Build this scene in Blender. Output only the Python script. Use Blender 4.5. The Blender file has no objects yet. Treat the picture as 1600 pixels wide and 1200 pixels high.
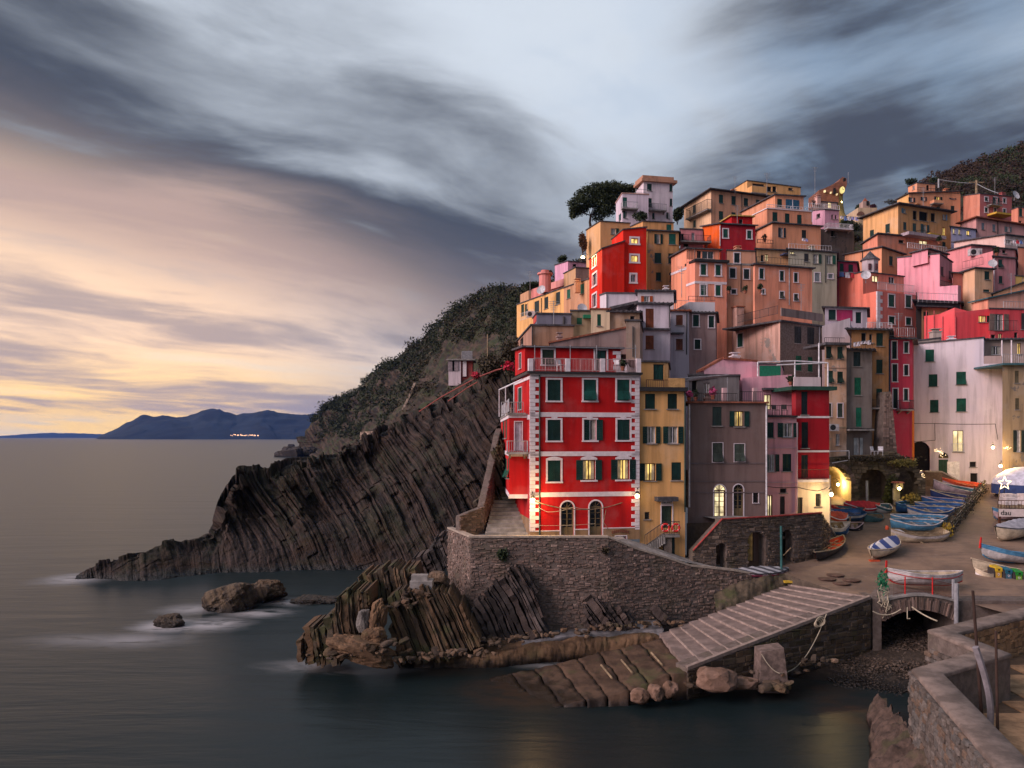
import bpy,bmesh,math,random
import numpy as np
from mathutils import Vector,noise as mnoise
R = math.radians
random.seed(11)
rng = np.random.default_rng(11)
SC = bpy.context.scene
COL = SC.collection

# ------------------------------------------------------------------ camera
F,CZ,HY = 1200.0,15.0,683.0
cam_d = bpy.data.cameras.new('camera')
cam = bpy.data.objects.new('camera',cam_d)
COL.objects.link(cam)
cam.location = (0,0,CZ)
cam.rotation_euler = (R(90),0,0)
cam_d.sensor_fit = 'HORIZONTAL'
cam_d.sensor_width = 36.0
cam_d.lens = 36.0 * F / 1600.0
cam_d.shift_y = (HY - 600.0) / 1600.0
cam_d.clip_start = 0.3
cam_d.clip_end = 90000.0
SC.camera = cam

# ------------------------------------------------------------------ colour management
SC.view_settings.view_transform = 'Standard'
SC.view_settings.look = 'None'
SC.view_settings.gamma = 1.0
SC.view_settings.use_curve_mapping = False
SC.view_settings.exposure = 1.42
SC.render.engine = 'CYCLES'
SC.cycles.max_bounces = 5
SC.cycles.diffuse_bounces = 3
SC.cycles.glossy_bounces = 3
SC.cycles.volume_bounces = 0
SC.cycles.use_denoising = True
SUN_DIR = Vector((-0.80,-0.36,0.46)).normalized()      # towards the light
SUN_STRENGTH = 1.5
SUN_ANGLE = 38
SUN_COLOR = (1.0,0.77,0.75)
SKY_GAIN = 0.45

# ------------------------------------------------------------------ node helpers
class NT:
    def __init__(s,nt):
        s.nt = nt
    def n(s,t,**kw):
        nd = s.nt.nodes.new(t)
        for k,v in kw.items():
            setattr(nd,k,v)
        return nd
    def put(s,sock,v):
        if v is None:
            return
        if hasattr(v,'is_output') or isinstance(v,bpy.types.NodeSocket):
            s.nt.links.new(v,sock)
        else:
            if sock.type == 'RGBA' and len(v) == 3:
                v = tuple(v) + (1.0,)
            sock.default_value = v
    def m(s,op,a,b=None,c=None,clamp=False):
        nd = s.n('ShaderNodeMath',operation=op,use_clamp=clamp)
        for i,v in enumerate((a,b,c)):
            s.put(nd.inputs[i],v)
        return nd.outputs[0]
    def vm(s,op,a,b=None):
        nd = s.n('ShaderNodeVectorMath',operation=op)
        s.put(nd.inputs[0],a)
        if b is not None:
            s.put(nd.inputs[1],b)
        return nd.outputs['Value'] if op in ('DOT_PRODUCT','LENGTH') else nd.outputs[0]
    def mix(s,f,a,b,blend='MIX'):
        nd = s.n('ShaderNodeMix',data_type='RGBA',blend_type=blend)
        nd.clamp_factor = True
        s.put(nd.inputs[0],f); s.put(nd.inputs[6],a); s.put(nd.inputs[7],b)
        return nd.outputs[2]
    def comb(s,x,y,z):
        nd = s.n('ShaderNodeCombineXYZ')
        for i,v in enumerate((x,y,z)):
            s.put(nd.inputs[i],v)
        return nd.outputs[0]
    def sep(s,v):
        nd = s.n('ShaderNodeSeparateXYZ'); s.put(nd.inputs[0],v)
        return nd.outputs
    def noise(s,vec,scale=1.0,detail=4.0,rough=0.55,dist=0.0):
        nd = s.n('ShaderNodeTexNoise')
        s.put(nd.inputs['Vector'],vec)
        nd.inputs['Scale'].default_value = scale
        nd.inputs['Detail'].default_value = detail
        nd.inputs['Roughness'].default_value = rough
        nd.inputs['Distortion'].default_value = dist
        return nd.outputs[0]
    def ramp(s,f,lo,hi,a=0.0,b=1.0):
        nd = s.n('ShaderNodeMapRange',interpolation_type='SMOOTHSTEP')
        s.put(nd.inputs[0],f)
        for i,v in enumerate((lo,hi,a,b)):
            nd.inputs[i + 1].default_value = v
        return nd.outputs[0]
    def scale(s,v,f):
        return s.vm('MULTIPLY',v,f)

# ------------------------------------------------------------------ world: dusk sky with drawn-out clouds
def dirpx(px,py):
    return Vector(((px - 800) / F,1.0,(HY - py) / F)).normalized()

def build_world():
    w = bpy.data.worlds.new('World'); SC.world = w; w.use_nodes = True
    t = NT(w.node_tree); w.node_tree.nodes.clear()
    out = t.n('ShaderNodeOutputWorld'); bg = t.n('ShaderNodeBackground')
    w.node_tree.links.new(bg.outputs[0],out.inputs[0])
    d = t.n('ShaderNodeTexCoord').outputs['Generated']
    dx,dy,dz = t.sep(d)
    up = t.m('MAXIMUM',dz,0.0)
    den = t.m('ADD',up,0.15)
    u = t.m('DIVIDE',dx,den); v = t.m('DIVIDE',dy,den)
    az = t.m('ARCTAN2',dx,dy)
    # two sheets of cloud, each drawn out along its own wind by the long exposure
    def sheet(deg,seed,sc=1.0):
        a = R(deg)
        al = t.m('ADD',t.m('MULTIPLY',u,math.sin(a)),t.m('MULTIPLY',v,math.cos(a)))
        ac = t.m('SUBTRACT',t.m('MULTIPLY',u,math.cos(a)),t.m('MULTIPLY',v,math.sin(a)))
        wp = t.noise(t.comb(t.m('MULTIPLY',ac,.35),t.m('MULTIPLY',al,.25),seed),1.0,3,.5)
        ac = t.m('ADD',ac,t.m('MULTIPLY',wp,1.6))
        n = []
        for (k,l,w_,dt) in ((.62,.22,.42,4),(1.6,.62,.36,6),(4.2,1.7,.24,6)):
            q = t.noise(t.comb(t.m('MULTIPLY',ac,k * sc),t.m('MULTIPLY',al,l * sc),seed + k),1.0,dt,.55,.25)
            n.append(t.m('MULTIPLY',q,w_))
        return t.m('SUBTRACT',t.m('ADD',t.m('ADD',n[0],n[1]),n[2]),.51)
    nA = sheet(44,2.2); nB = sheet(-50,5.7)
    wB = t.ramp(az,-.02,.34)
    nz = t.m('ADD',t.m('MULTIPLY',nA,t.m('SUBTRACT',1,wB)),t.m('MULTIPLY',nB,wB))
    def blob(px,py,sharp):
        return t.m('POWER',t.m('MAXIMUM',t.vm('DOT_PRODUCT',d,tuple(dirpx(px,py))),0.0),sharp)
    def band(p0,p1,wid,wob):
        nrm = dirpx(*p0).cross(dirpx(*p1)).normalized()
        if nrm.z < 0: nrm.negate()
        dist = t.m('ADD',t.vm('DOT_PRODUCT',d,tuple(nrm)),t.m('MULTIPLY',nz,wob))
        x = t.m('DIVIDE',dist,wid)
        return t.m('POWER',2.718,t.m('MULTIPLY',t.m('MULTIPLY',x,x),-1.0)),dist
    sky = t.n('ShaderNodeTexSky',sky_type='NISHITA')
    sky.sun_disc = False; sky.sun_elevation = R(4); sky.sun_rotation = math.atan2(SUN_DIR.x,SUN_DIR.y)
    sky.air_density = 1.4; sky.dust_density = 1.2
    clear = t.vm('ADD',t.scale(sky.outputs[0],(.08,.08,.08)),(.15,.24,.40))
    # density of the deck: one long bank across the sunset, heavy cloud to the right, light overhead
    g1,d1 = band((0,238),(800,478),.070,.34)
    g2,_ = band((0,40),(560,190),.055,.40)
    right = t.ramp(az,.14,.42)
    b = t.m('ADD',.66,t.m('MULTIPLY',blob(850,150,11.0),.30))
    b = t.m('SUBTRACT',b,t.m('MULTIPLY',right,.42))
    b = t.m('SUBTRACT',b,t.m('MULTIPLY',g1,.46))
    b = t.m('SUBTRACT',b,t.m('MULTIPLY',g2,.17))
    b = t.m('SUBTRACT',b,t.m('MULTIPLY',blob(790,410,90.0),.42))
    b = t.m('SUBTRACT',b,t.m('MULTIPLY',blob(1340,170,50.0),.34))
    b = t.m('ADD',b,t.m('MULTIPLY',nz,3.7))
    k = t.ramp(b,.04,.98)
    cloud = t.mix(k,(.064,.074,.098),(.575,.63,.705))
    gap = t.ramp(t.m('ADD',nA,t.m('MULTIPLY',nB,.8)),-.02,.12,0,.7)
    cloud = t.mix(t.m('MULTIPLY',gap,t.m('SUBTRACT',1.0,t.m('MULTIPLY',k,.6))),cloud,clear)
    # sunset along the lower left
    low = t.ramp(t.m('ADD',d1,t.m('MULTIPLY',nz,.12)),.055,-.105)
    west = t.ramp(az,.10,-.42); front = t.ramp(dy,-.35,.15)
    warm = t.mix(t.ramp(up,.0,.13),(1.45,.90,.22),(1.02,.71,.48))
    warm = t.mix(t.ramp(nz,.02,-.09,0,.92),warm,(.44,.34,.31))
    warm = t.mix(t.ramp(nz,.0,.10,0,.8),warm,(.95,.78,.58))
    wf = t.m('MULTIPLY',low,t.m('MULTIPLY',west,front))
    c = t.mix(wf,cloud,warm)
    g3,_ = band((0,318),(800,525),.040,.30)
    c = t.mix(t.m('MULTIPLY',t.m('MULTIPLY',g3,.6),t.m('MULTIPLY',west,front)),c,(.50,.34,.29))
    c = t.mix(t.m('MULTIPLY',t.ramp(up,.28,.02),t.m('SUBTRACT',.8,t.m('MULTIPLY',wf,.8))),c,(.36,.30,.30))
    c = t.mix(t.ramp(dz,0.0,-.03),c,(.05,.06,.07))
    t.put(bg.inputs[0],c)
    bg.inputs[1].default_value = SKY_GAIN
build_world()

sun_d = bpy.data.lights.new('sun','SUN')
sun_d.energy = SUN_STRENGTH; sun_d.angle = R(SUN_ANGLE); sun_d.color = SUN_COLOR
sun = bpy.data.objects.new('sun',sun_d); COL.objects.link(sun)
sun.rotation_euler = (-SUN_DIR).to_track_quat('-Z','Y').to_euler()
sun.location = (-40,-20,60)

# ------------------------------------------------------------------ materials
MATS = {}
def newmat(key):
    m = bpy.data.materials.new(key); m.use_nodes = True
    m.node_tree.nodes.clear()
    t = NT(m.node_tree)
    out = t.n('ShaderNodeOutputMaterial'); b = t.n('ShaderNodeBsdfPrincipled')
    m.node_tree.links.new(b.outputs[0],out.inputs[0])
    b.inputs['Specular IOR Level'].default_value = 0.3
    return m,t,b,out
def pos(t):
    return t.n('ShaderNodeNewGeometry').outputs['Position']
def bump(t,b,h,strength=.3,dist=.05):
    nd = t.n('ShaderNodeBump'); nd.inputs['Strength'].default_value = strength; nd.inputs['Distance'].default_value = dist
    t.put(nd.inputs['Height'],h); t.put(b.inputs['Normal'],nd.outputs[0])

def plaster(col,wear=.35,key=None):
    g = sum(col) / 3; col = tuple(max(.006,min(.82,g + (c - g) * 1.16)) for c in col)
    if .33 * col[0] < col[1] < .72 * col[0]: col = (min(.82,col[0] * 1.05),col[1],max(col[2],(.26 if col[1] < .5 * col[0] else .22) * col[0]))
    k = ('pl',) + tuple(round(c,3) for c in col) + (wear,)
    if k in MATS: return MATS[k]
    m,t,b,o = newmat('plaster')
    p = pos(t)
    n1 = t.noise(p,.45,6,.62)
    st = t.noise(t.scale(p,(1.6,1.6,.14)),1.0,5,.6)
    n3 = t.noise(p,5.0,5,.7)
    c2 = tuple(c * (1 - .30 - .32 * wear) for c in col)
    g = sum(col) / 3
    c3 = tuple(min(.85,c * .72 + g * .34 + .02) for c in col)
    c = t.mix(t.ramp(st,.42,.68,0,.75),col,c2)
    c = t.mix(t.ramp(n1,.48,.70,0,.9 * wear + .22),c,c3)
    c = t.mix(t.ramp(n3,.56,.72,0,.35),c,tuple(x * .72 for x in col))
    if wear > .75:                                       # plaster fallen off in patches
        n4 = t.noise(p,.33,7,.68)
        c = t.mix(t.ramp(n4,.585,.60,0,.9),c,tuple(g * x for x in (.62,.55,.5)))
    t.put(b.inputs['Base Color'],c); b.inputs['Roughness'].default_value = .93
    bump(t,b,t.noise(p,9.0,6,.7),.35,.03)
    MATS[k] = m; return m

def flat(key,col,rough=.6,metal=0.0,nscale=3.0,amt=.25,bmp=0.0):
    k = ('fl',key,col)
    if k in MATS: return MATS[k]
    m,t,b,o = newmat(key)
    p = pos(t)
    n = t.noise(p,nscale,5,.6)
    c = t.mix(t.ramp(n,.35,.7),tuple(x * (1 - amt) for x in col),tuple(min(.9,x * (1 + amt * .6)) for x in col))
    t.put(b.inputs['Base Color'],c)
    b.inputs['Roughness'].default_value = rough; b.inputs['Metallic'].default_value = metal
    if bmp: bump(t,b,t.noise(p,nscale * 4,5,.7),bmp,.04)
    MATS[k] = m; return m

def paint(key,col):
    """scuffed boat paint over planking"""
    k = ('bp',key)
    if k in MATS: return MATS[k]
    m,t,b,o = newmat(key); p = pos(t)
    n = t.noise(p,1.6,6,.65); n2 = t.noise(t.scale(p,(3,3,14)),1.0,5,.7); f = t.m('FRACT',t.m('MULTIPLY',t.sep(p)[2],6.5))
    c = t.mix(t.ramp(n,.36,.66),tuple(x * .62 for x in col),tuple(min(.8,x * 1.12) for x in col))
    c = t.mix(t.ramp(n2,.56,.68,0,.7),c,tuple(x * .35 + .05 for x in col))
    c = t.mix(t.ramp(f,.10,.0,0,.6),c,tuple(x * .4 for x in col))
    t.put(b.inputs['Base Color'],c); b.inputs['Roughness'].default_value = .5
    bump(t,b,t.m('ADD',t.ramp(f,.16,.0),t.m('MULTIPLY',n2,-.5)),.5,.03)
    MATS[k] = m; return m

def shutter_mat(col):
    k = ('sh',col)
    if k in MATS: return MATS[k]
    m,t,b,o = newmat('shutter_paint')
    p = pos(t); z = t.sep(p)[2]
    s = t.m('FRACT',t.m('MULTIPLY',z,11.0))
    n = t.noise(p,1.3,4,.6)
    c = t.mix(t.ramp(n,.35,.7),tuple(x * .65 for x in col),tuple(x * 1.25 for x in col))
    t.put(b.inputs['Base Color'],c); b.inputs['Roughness'].default_value = .55
    bump(t,b,s,.6,.03)
    MATS[k] = m; return m

def stone_mat(key,cols,island=True,scale=1.2,moss=0.0):
    k = ('st',key)
    if k in MATS: return MATS[k]
    m,t,b,o = newmat(key)
    p = pos(t)
    n = t.noise(p,scale,6,.65); n2 = t.noise(p,scale * 6,6,.7)
    c = t.mix(t.ramp(n,.36,.64),cols[0],cols[1])
    if island:
        ri = t.n('ShaderNodeNewGeometry').outputs['Random Per Island']
        c = t.mix(t.ramp(ri,.0,1.0,0,.8),c,cols[2] if len(cols) > 2 else cols[1])
        c = t.mix(t.ramp(ri,.82,1.0,0,.7),c,tuple(min(.6,x * 1.8) for x in cols[1]))
        rk = t.m('FRACT',t.m('MULTIPLY',ri,17.3))
        c = t.mix(t.ramp(rk,.6,1.0,0,.75),c,tuple(x * .45 for x in cols[0]))
    c = t.mix(t.ramp(n2,.5,.75,0,.55),c,tuple(x * .5 for x in cols[0]))
    if moss:
        n3 = t.noise(p,.5,5,.6)
        c = t.mix(t.ramp(n3,.5,.66,0,moss),c,(.055,.062,.022))
    wet = t.ramp(t.m('ADD',t.sep(p)[2],t.m('MULTIPLY',n,1.1)),1.15,.65)           # tide mark
    c = t.mix(wet,c,tuple(x * .30 for x in cols[0]))
    t.put(b.inputs['Base Color'],c); t.put(b.inputs['Roughness'],t.m('SUBTRACT',.9,t.m('MULTIPLY',wet,.45)))
    bump(t,b,t.m('ADD',n2,t.m('MULTIPLY',t.noise(p,22,4,.7),.5)),.7,.06)
    MATS[k] = m; return m

STRATA = Vector((.885,.22,.42)).normalized()
def strata_mat(key,dark,light,tint,axis=STRATA,freq=2.4,wet=True,green=0.0):
    k = ('ro',key)
    if k in MATS: return MATS[k]
    m,t,b,o = newmat(key)
    p = pos(t)
    wv = t.noise(p,.10,3,.5)
    s = t.m('ADD',t.vm('DOT_PRODUCT',p,tuple(axis)),t.m('MULTIPLY',wv,3.4))
    z = t.sep(p)[2]
    lay = t.noise(t.comb(t.m('MULTIPLY',s,freq),t.m('MULTIPLY',z,.09),t.m('MULTIPLY',t.sep(p)[1],.05)),1.0,6,.68)
    blot = t.noise(p,.22,6,.62)
    fine = t.noise(p,2.6,7,.72)
    c = t.mix(t.ramp(lay,.40,.64),dark,light)
    c = t.mix(t.ramp(blot,.50,.68,0,.75),c,tint)
    c = t.mix(t.ramp(fine,.52,.72,0,.6),c,tuple(x * .5 for x in dark))
    if green:
        n3 = t.noise(p,.16,6,.65)
        nz = t.sep(t.n('ShaderNodeNewGeometry').outputs['Normal'])[2]
        c = t.mix(t.m('MULTIPLY',t.ramp(n3,.46,.60,0,green),t.ramp(nz,.0,.5)),c,(.030,.042,.014))
    ro = .88
    if wet:                                            # tide mark: rock kept wet by the sea
        wetf = t.ramp(t.m('ADD',z,t.m('MULTIPLY',fine,1.2)),1.4,.7)
        c = t.mix(wetf,c,tuple(x * .45 for x in dark))
        t.put(b.inputs['Roughness'],t.m('SUBTRACT',.9,t.m('MULTIPLY',wetf,.5)))
    else:
        b.inputs['Roughness'].default_value = ro
    t.put(b.inputs['Base Color'],c)
    bump(t,b,t.m('ADD',t.m('MULTIPLY',lay,1.4),fine),.9,.16)
    MATS[k] = m; return m

def glow(key,col,strength,var=0.0):
    k = ('gl',key)
    if k in MATS: return MATS[k]
    m,t,b,o = newmat(key)
    b.inputs['Base Color'].default_value = tuple(x * .6 for x in col) + (1,)
    if var:
        n = t.noise(t.scale(pos(t),(1,1,.5)),2.2,3,.5)
        c = t.mix(t.ramp(n,.38,.62),tuple(x * (1 - var) for x in col),col)
        t.put(b.inputs['Emission Color'],c)
    else:
        b.inputs['Emission Color'].default_value = tuple(col) + (1,)
    b.inputs['Emission Strength'].default_value = strength
    MATS[k] = m; return m

def leaf_mat(key,c0,c1):
    k = ('lf',key)
    if k in MATS: return MATS[k]
    m,t,b,o = newmat(key)
    ri = t.n('ShaderNodeNewGeometry').outputs['Random Per Island']
    n = t.noise(pos(t),.5,3,.5)
    c = t.mix(t.m('ADD',t.m('MULTIPLY',ri,.7),t.m('MULTIPLY',n,.4)),c0,c1)
    t.put(b.inputs['Base Color'],c); b.inputs['Roughness'].default_value = .75
    MATS[k] = m; return m

def glass_mat():
    if 'glass' in MATS: return MATS['glass']
    m,t,b,o = newmat('window_glass')
    b.inputs['Base Color'].default_value = (.012,.015,.02,1)
    b.inputs['Roughness'].default_value = .08; b.inputs['Specular IOR Level'].default_value = .6
    MATS['glass'] = m; return m

GREEN = (.012,.075,.05)
DKGREEN = (.006,.035,.03)
WHITE = flat('white_trim',(.70,.62,.66),.7,amt=.12)
IRON = flat('dark_iron',(.03,.028,.03),.5)
GREYMET = flat('grey_metal',(.33,.33,.36),.45,.3)
WHITEMET = flat('white_metal',(.66,.64,.68),.5)
SLATE = flat('roof_slate',(.085,.08,.09),.85,amt=.5,bmp=.5)
TERRA = flat('terracotta',(.30,.10,.06),.85,amt=.4,bmp=.5)
CONC = flat('concrete',(.27,.25,.24),.9,nscale=1.5,amt=.35,bmp=.4)
WOOD = flat('brown_wood',(.11,.04,.022),.65,amt=.35)
OLDWOOD = flat('weathered_wood',(.26,.19,.12),.8,amt=.4)
RED = flat('red_paint',(.55,.025,.025),.45,amt=.2)
DARK = flat('dark_interior',(.012,.011,.012),.9)
ROPE = flat('rope',(.42,.36,.27),.9)
BLUEPAINT = flat('blue_paint',(.05,.16,.40),.45)
LIT = glow('lit_room',(1.0,.68,.20),.50,.75)
LITW = glow('lit_room_white',(1.0,.82,.45),.48,.7)
LAMPM = glow('lamp_bulb',(1.0,.74,.32),12.0)
FAIRY = glow('fairy_light',(1.0,.70,.36),1.7)

# ------------------------------------------------------------------ geometry helpers
def P(px,py,Y):
    return Vector(((px - 800) * Y / F,Y,CZ - (py - HY) * Y / F))
def PZ(px,py,z):
    Y = (CZ - z) * F / (py - HY)
    return Vector(((px - 800) * Y / F,Y,z))
def gz(Y):
    return 4.3 + .158 * (Y - 54)
def GP(px,py):
    Y = (CZ - 4.3 + .158 * 54) / (.158 + (py - HY) / F)
    return P(px,py,Y)

class MB:
    def __init__(s):
        s.v = []; s.f = []
    def add(s,vs,fs):
        k = len(s.v); s.v.extend([tuple(x) for x in vs]); s.f.extend([tuple(i + k for i in f) for f in fs])
        return s
    def box(s,o,ax,ay,az):
        o,ax,ay,az = (Vector(x) for x in (o,ax,ay,az))
        vs = [o,o + ax,o + ax + ay,o + ay]
        vs += [x + az for x in vs]
        return s.add(vs,[(0,3,2,1),(4,5,6,7),(0,1,5,4),(1,2,6,5),(2,3,7,6),(3,0,4,7)])
    def cbox(s,c,sx,sy,sz,ang=0.0):
        ca,sa = math.cos(ang),math.sin(ang)
        ax = Vector((ca * sx,sa * sx,0)); ay = Vector((-sa * sy,ca * sy,0)); az = Vector((0,0,sz))
        return s.box(Vector(c) - ax / 2 - ay / 2 - az / 2,ax,ay,az)
    def hexa(s,p):
        return s.add(p,[(0,3,2,1),(4,5,6,7),(0,1,5,4),(1,2,6,5),(2,3,7,6),(3,0,4,7)])
    def prism(s,poly,vec):
        n = len(poly); vec = Vector(vec)
        vs = [Vector(x) for x in poly]; vs += [x + vec for x in vs]
        return s.add(vs,[tuple(range(n))[::-1],tuple(range(n,2 * n))] + [(i,(i + 1) % n,n + (i + 1) % n,n + i) for i in range(n)])
    def tube(s,pts,r,n=6,r1=None,caps=True):
        pts = [Vector(x) for x in pts]; N = len(pts); k = len(s.v)
        for i,c in enumerate(pts):
            d = (pts[min(i + 1,N - 1)] - pts[max(i - 1,0)])
            d = d.normalized() if d.length > 1e-9 else Vector((0,0,1))
            a = Vector((0,0,1)) if abs(d.z) < .9 else Vector((1,0,0))
            e1 = d.cross(a).normalized(); e2 = d.cross(e1)
            rr = r if r1 is None else r + (r1 - r) * i / max(1,N - 1)
            for j in range(n):
                an = 2 * math.pi * j / n
                s.v.append(tuple(c + (e1 * math.cos(an) + e2 * math.sin(an)) * rr))
        for i in range(N - 1):
            for j in range(n):
                s.f.append((k + i * n + j,k + i * n + (j + 1) % n,k + (i + 1) * n + (j + 1) % n,k + (i + 1) * n + j))
        if caps:
            s.f.append(tuple(k + j for j in range(n))[::-1]); s.f.append(tuple(k + (N - 1) * n + j for j in range(n)))
        return s
    def lathe(s,c,prof,n=14):
        k = len(s.v); c = Vector(c)
        for r,z in prof:
            for j in range(n):
                an = 2 * math.pi * j / n
                s.v.append((c.x + r * math.cos(an),c.y + r * math.sin(an),c.z + z))
        for i in range(len(prof) - 1):
            for j in range(n):
                s.f.append((k + i * n + j,k + i * n + (j + 1) % n,k + (i + 1) * n + (j + 1) % n,k + (i + 1) * n + j))
        s.f.append(tuple(k + j for j in range(n))[::-1]); s.f.append(tuple(k + (len(prof) - 1) * n + j for j in range(n)))
        return s
    def torus(s,c,R0,r,ax1,ax2,n=20,m=8):
        k = len(s.v); c = Vector(c); ax1 = Vector(ax1); ax2 = Vector(ax2); w = ax1.cross(ax2)
        for i in range(n):
            a = 2 * math.pi * i / n; d = ax1 * math.cos(a) + ax2 * math.sin(a)
            for j in range(m):
                b = 2 * math.pi * j / m
                s.v.append(tuple(c + d * (R0 + r * math.cos(b)) + w * (r * math.sin(b))))
        for i in range(n):
            for j in range(m):
                s.f.append((k + i * m + j,k + i * m + (j + 1) % m,k + ((i + 1) % n) * m + (j + 1) % m,k + ((i + 1) % n) * m + j))
        return s
    def build(s,name,mat,parent=None,smooth=False,**props):
        me = bpy.data.meshes.new(name)
        off = Vector((0,0,0)); q = parent
        while q is not None:
            off += q.location; q = q.parent
        me.from_pydata([(a - off.x,b - off.y,c - off.z) for a,b,c in s.v],[],s.f)
        if mat: me.materials.append(mat)
        if smooth:
            me.polygons.foreach_set('use_smooth',[True] * len(me.polygons))
        me.update()
        o = bpy.data.objects.new(name,me); COL.objects.link(o)
        if parent is not None: o.parent = parent
        for k,v in props.items(): o[k] = v
        return o

def root(name,label,cat,loc,group=None):
    o = bpy.data.objects.new(name,None); COL.objects.link(o)
    o.location = loc; o.empty_display_size = .3
    o['label'] = label; o['category'] = cat
    if group: o['group'] = group
    return o
def tag(o,label,cat,group=None):
    o['label'] = label; o['category'] = cat
    if group: o['group'] = group
    return o
def np_mesh(name,V,Fq,mat,smooth=True,parent=None,**props):
    me = bpy.data.meshes.new(name)
    off = np.array(parent.location) if parent is not None else 0
    V = np.asarray(V,float) - off; Fq = np.asarray(Fq,np.int32)
    me.vertices.add(len(V)); me.vertices.foreach_set('co',V.astype(np.float32).ravel())
    k = Fq.shape[1]
    me.loops.add(Fq.size); me.loops.foreach_set('vertex_index',Fq.ravel())
    me.polygons.add(len(Fq)); me.polygons.foreach_set('loop_start',np.arange(0,Fq.size,k,dtype=np.int32))
    me.polygons.foreach_set('loop_total',np.full(len(Fq),k,np.int32))
    if smooth: me.polygons.foreach_set('use_smooth',np.ones(len(Fq),bool))
    me.materials.append(mat); me.update(calc_edges=True); me.validate()
    o = bpy.data.objects.new(name,me); COL.objects.link(o)
    if parent is not None: o.parent = parent
    for a,b in props.items(): o[a] = b
    return o

# numpy value noise, several octaves
_perm = rng.random((64,64,64))
def vnoise(p):
    p = np.asarray(p,float); i = np.floor(p).astype(int); f = p - i; f = f * f * (3 - 2 * f)
    r = 0
    for dx in (0,1):
        for dy in (0,1):
            for dz in (0,1):
                w = (f[...,0] if dx else 1 - f[...,0]) * (f[...,1] if dy else 1 - f[...,1]) * (f[...,2] if dz else 1 - f[...,2])
                r = r + w * _perm[(i[...,0] + dx) % 64,(i[...,1] + dy) % 64,(i[...,2] + dz) % 64]
    return r - .5
def fbm(p,oct=4,gain=.5):
    p = np.asarray(p,float); a = 1.0; r = 0
    for k in range(oct):
        r = r + a * vnoise(p * (2 ** k) + 13.7 * k); a *= gain
    return r
def resample(pts,n):
    pts = np.asarray(pts,float); d = np.r_[0,np.cumsum(np.linalg.norm(np.diff(pts,axis=0),axis=1))]
    x = np.linspace(0,d[-1],n)
    return np.stack([np.interp(x,d,pts[:,k]) for k in range(pts.shape[1])],1)
# ================================================================== SETTING
# ------------------------------------------------------------------ sea
def build_sea():
    m,t,b,o = newmat('sea_water')
    p = pos(t)
    sw = t.noise(t.scale(p,(.035,.16,1)),1.0,5,.6,.4)
    sw2 = t.noise(t.scale(p,(.25,.9,1)),1.0,4,.6)
    b.inputs['Base Color'].default_value = (.009,.016,.0175,1)
    b.inputs['Roughness'].default_value = .33
    b.inputs['IOR'].default_value = 1.33; b.inputs['Specular IOR Level'].default_value = .28
    bump(t,b,t.m('ADD',t.m('MULTIPLY',sw,1.0),t.m('MULTIPLY',sw2,.12)),.13,1.2)
    # milky foam the long exposure leaves round the rocks
    foam = None
    wv = t.noise(t.scale(p,(.22,.5,1)),1.0,7,.66,.8)
    for (px,py,rx,ry,k) in FOAM:
        c = PZ(px,py,0); q = t.vm('SUBTRACT',p,tuple(c))
        dd = t.vm('LENGTH',t.scale(q,(1 / rx,1 / ry,0)))
        dd = t.m('ADD',dd,t.m('MULTIPLY',t.m('SUBTRACT',wv,.5),1.9))
        f = t.m('MULTIPLY',t.ramp(dd,1.05,.05),k)
        foam = f if foam is None else t.m('MAXIMUM',foam,f)
    ff = t.m('MULTIPLY',foam,t.ramp(wv,.30,.62))
    col = t.mix(ff,(.009,.016,.0175),(.62,.60,.62))
    shal = None
    for (px,py,rx,ry,k) in SHALLOW:                     # brown sea bed showing through
        c = PZ(px,py,0); q = t.vm('SUBTRACT',p,tuple(c))
        dd = t.vm('LENGTH',t.scale(q,(1 / rx,1 / ry,0)))
        f = t.m('MULTIPLY',t.ramp(dd,1.0,.0),k)
        shal = f if shal is None else t.m('MAXIMUM',shal,f)
    bed = t.noise(t.scale(p,(.5,.8,1)),1.0,6,.65)
    col = t.mix(t.m('MULTIPLY',shal,t.ramp(bed,.36,.6,.3,1)),col,(.055,.030,.017))
    t.put(b.inputs['Base Color'],col)
    t.put(b.inputs['Roughness'],t.m('ADD',.33,t.m('MULTIPLY',ff,.5)))
    S = 18000
    xs = [-S,-2000,-400,-100,-40,0,40,100,400,2000,S]; ys = [-60,0,20,40,70,110,200,500,2000,8000,S]
    V = [(x,y,0) for y in ys for x in xs]; n = len(xs)
    Fq = [(j * n + i,j * n + i + 1,(j + 1) * n + i + 1,(j + 1) * n + i) for j in range(len(ys) - 1) for i in range(n - 1)]
    np_mesh('sea',V,Fq,m,kind='structure')
FOAM = [(265,978,4.2,3.2,.9),(330,975,4.0,3.4,.75),(300,952,4,3.2,.5),(400,958,4,2.6,.6),(122,903,5,6,.7),(205,1000,6,3.2,.4),
        (455,940,4,2.5,.6),(480,1040,4,2,.35),(880,1040,5,1.6,.35),(560,1045,6,1.6,.3),(140,1000,7,3,.28)]
SHALLOW = [(830,1080,6,4.5,.9),(1230,1075,7,3.2,.5),(690,1048,6,2.2,.4),(1330,1110,3.0,5,.7)]
build_sea()

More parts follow.
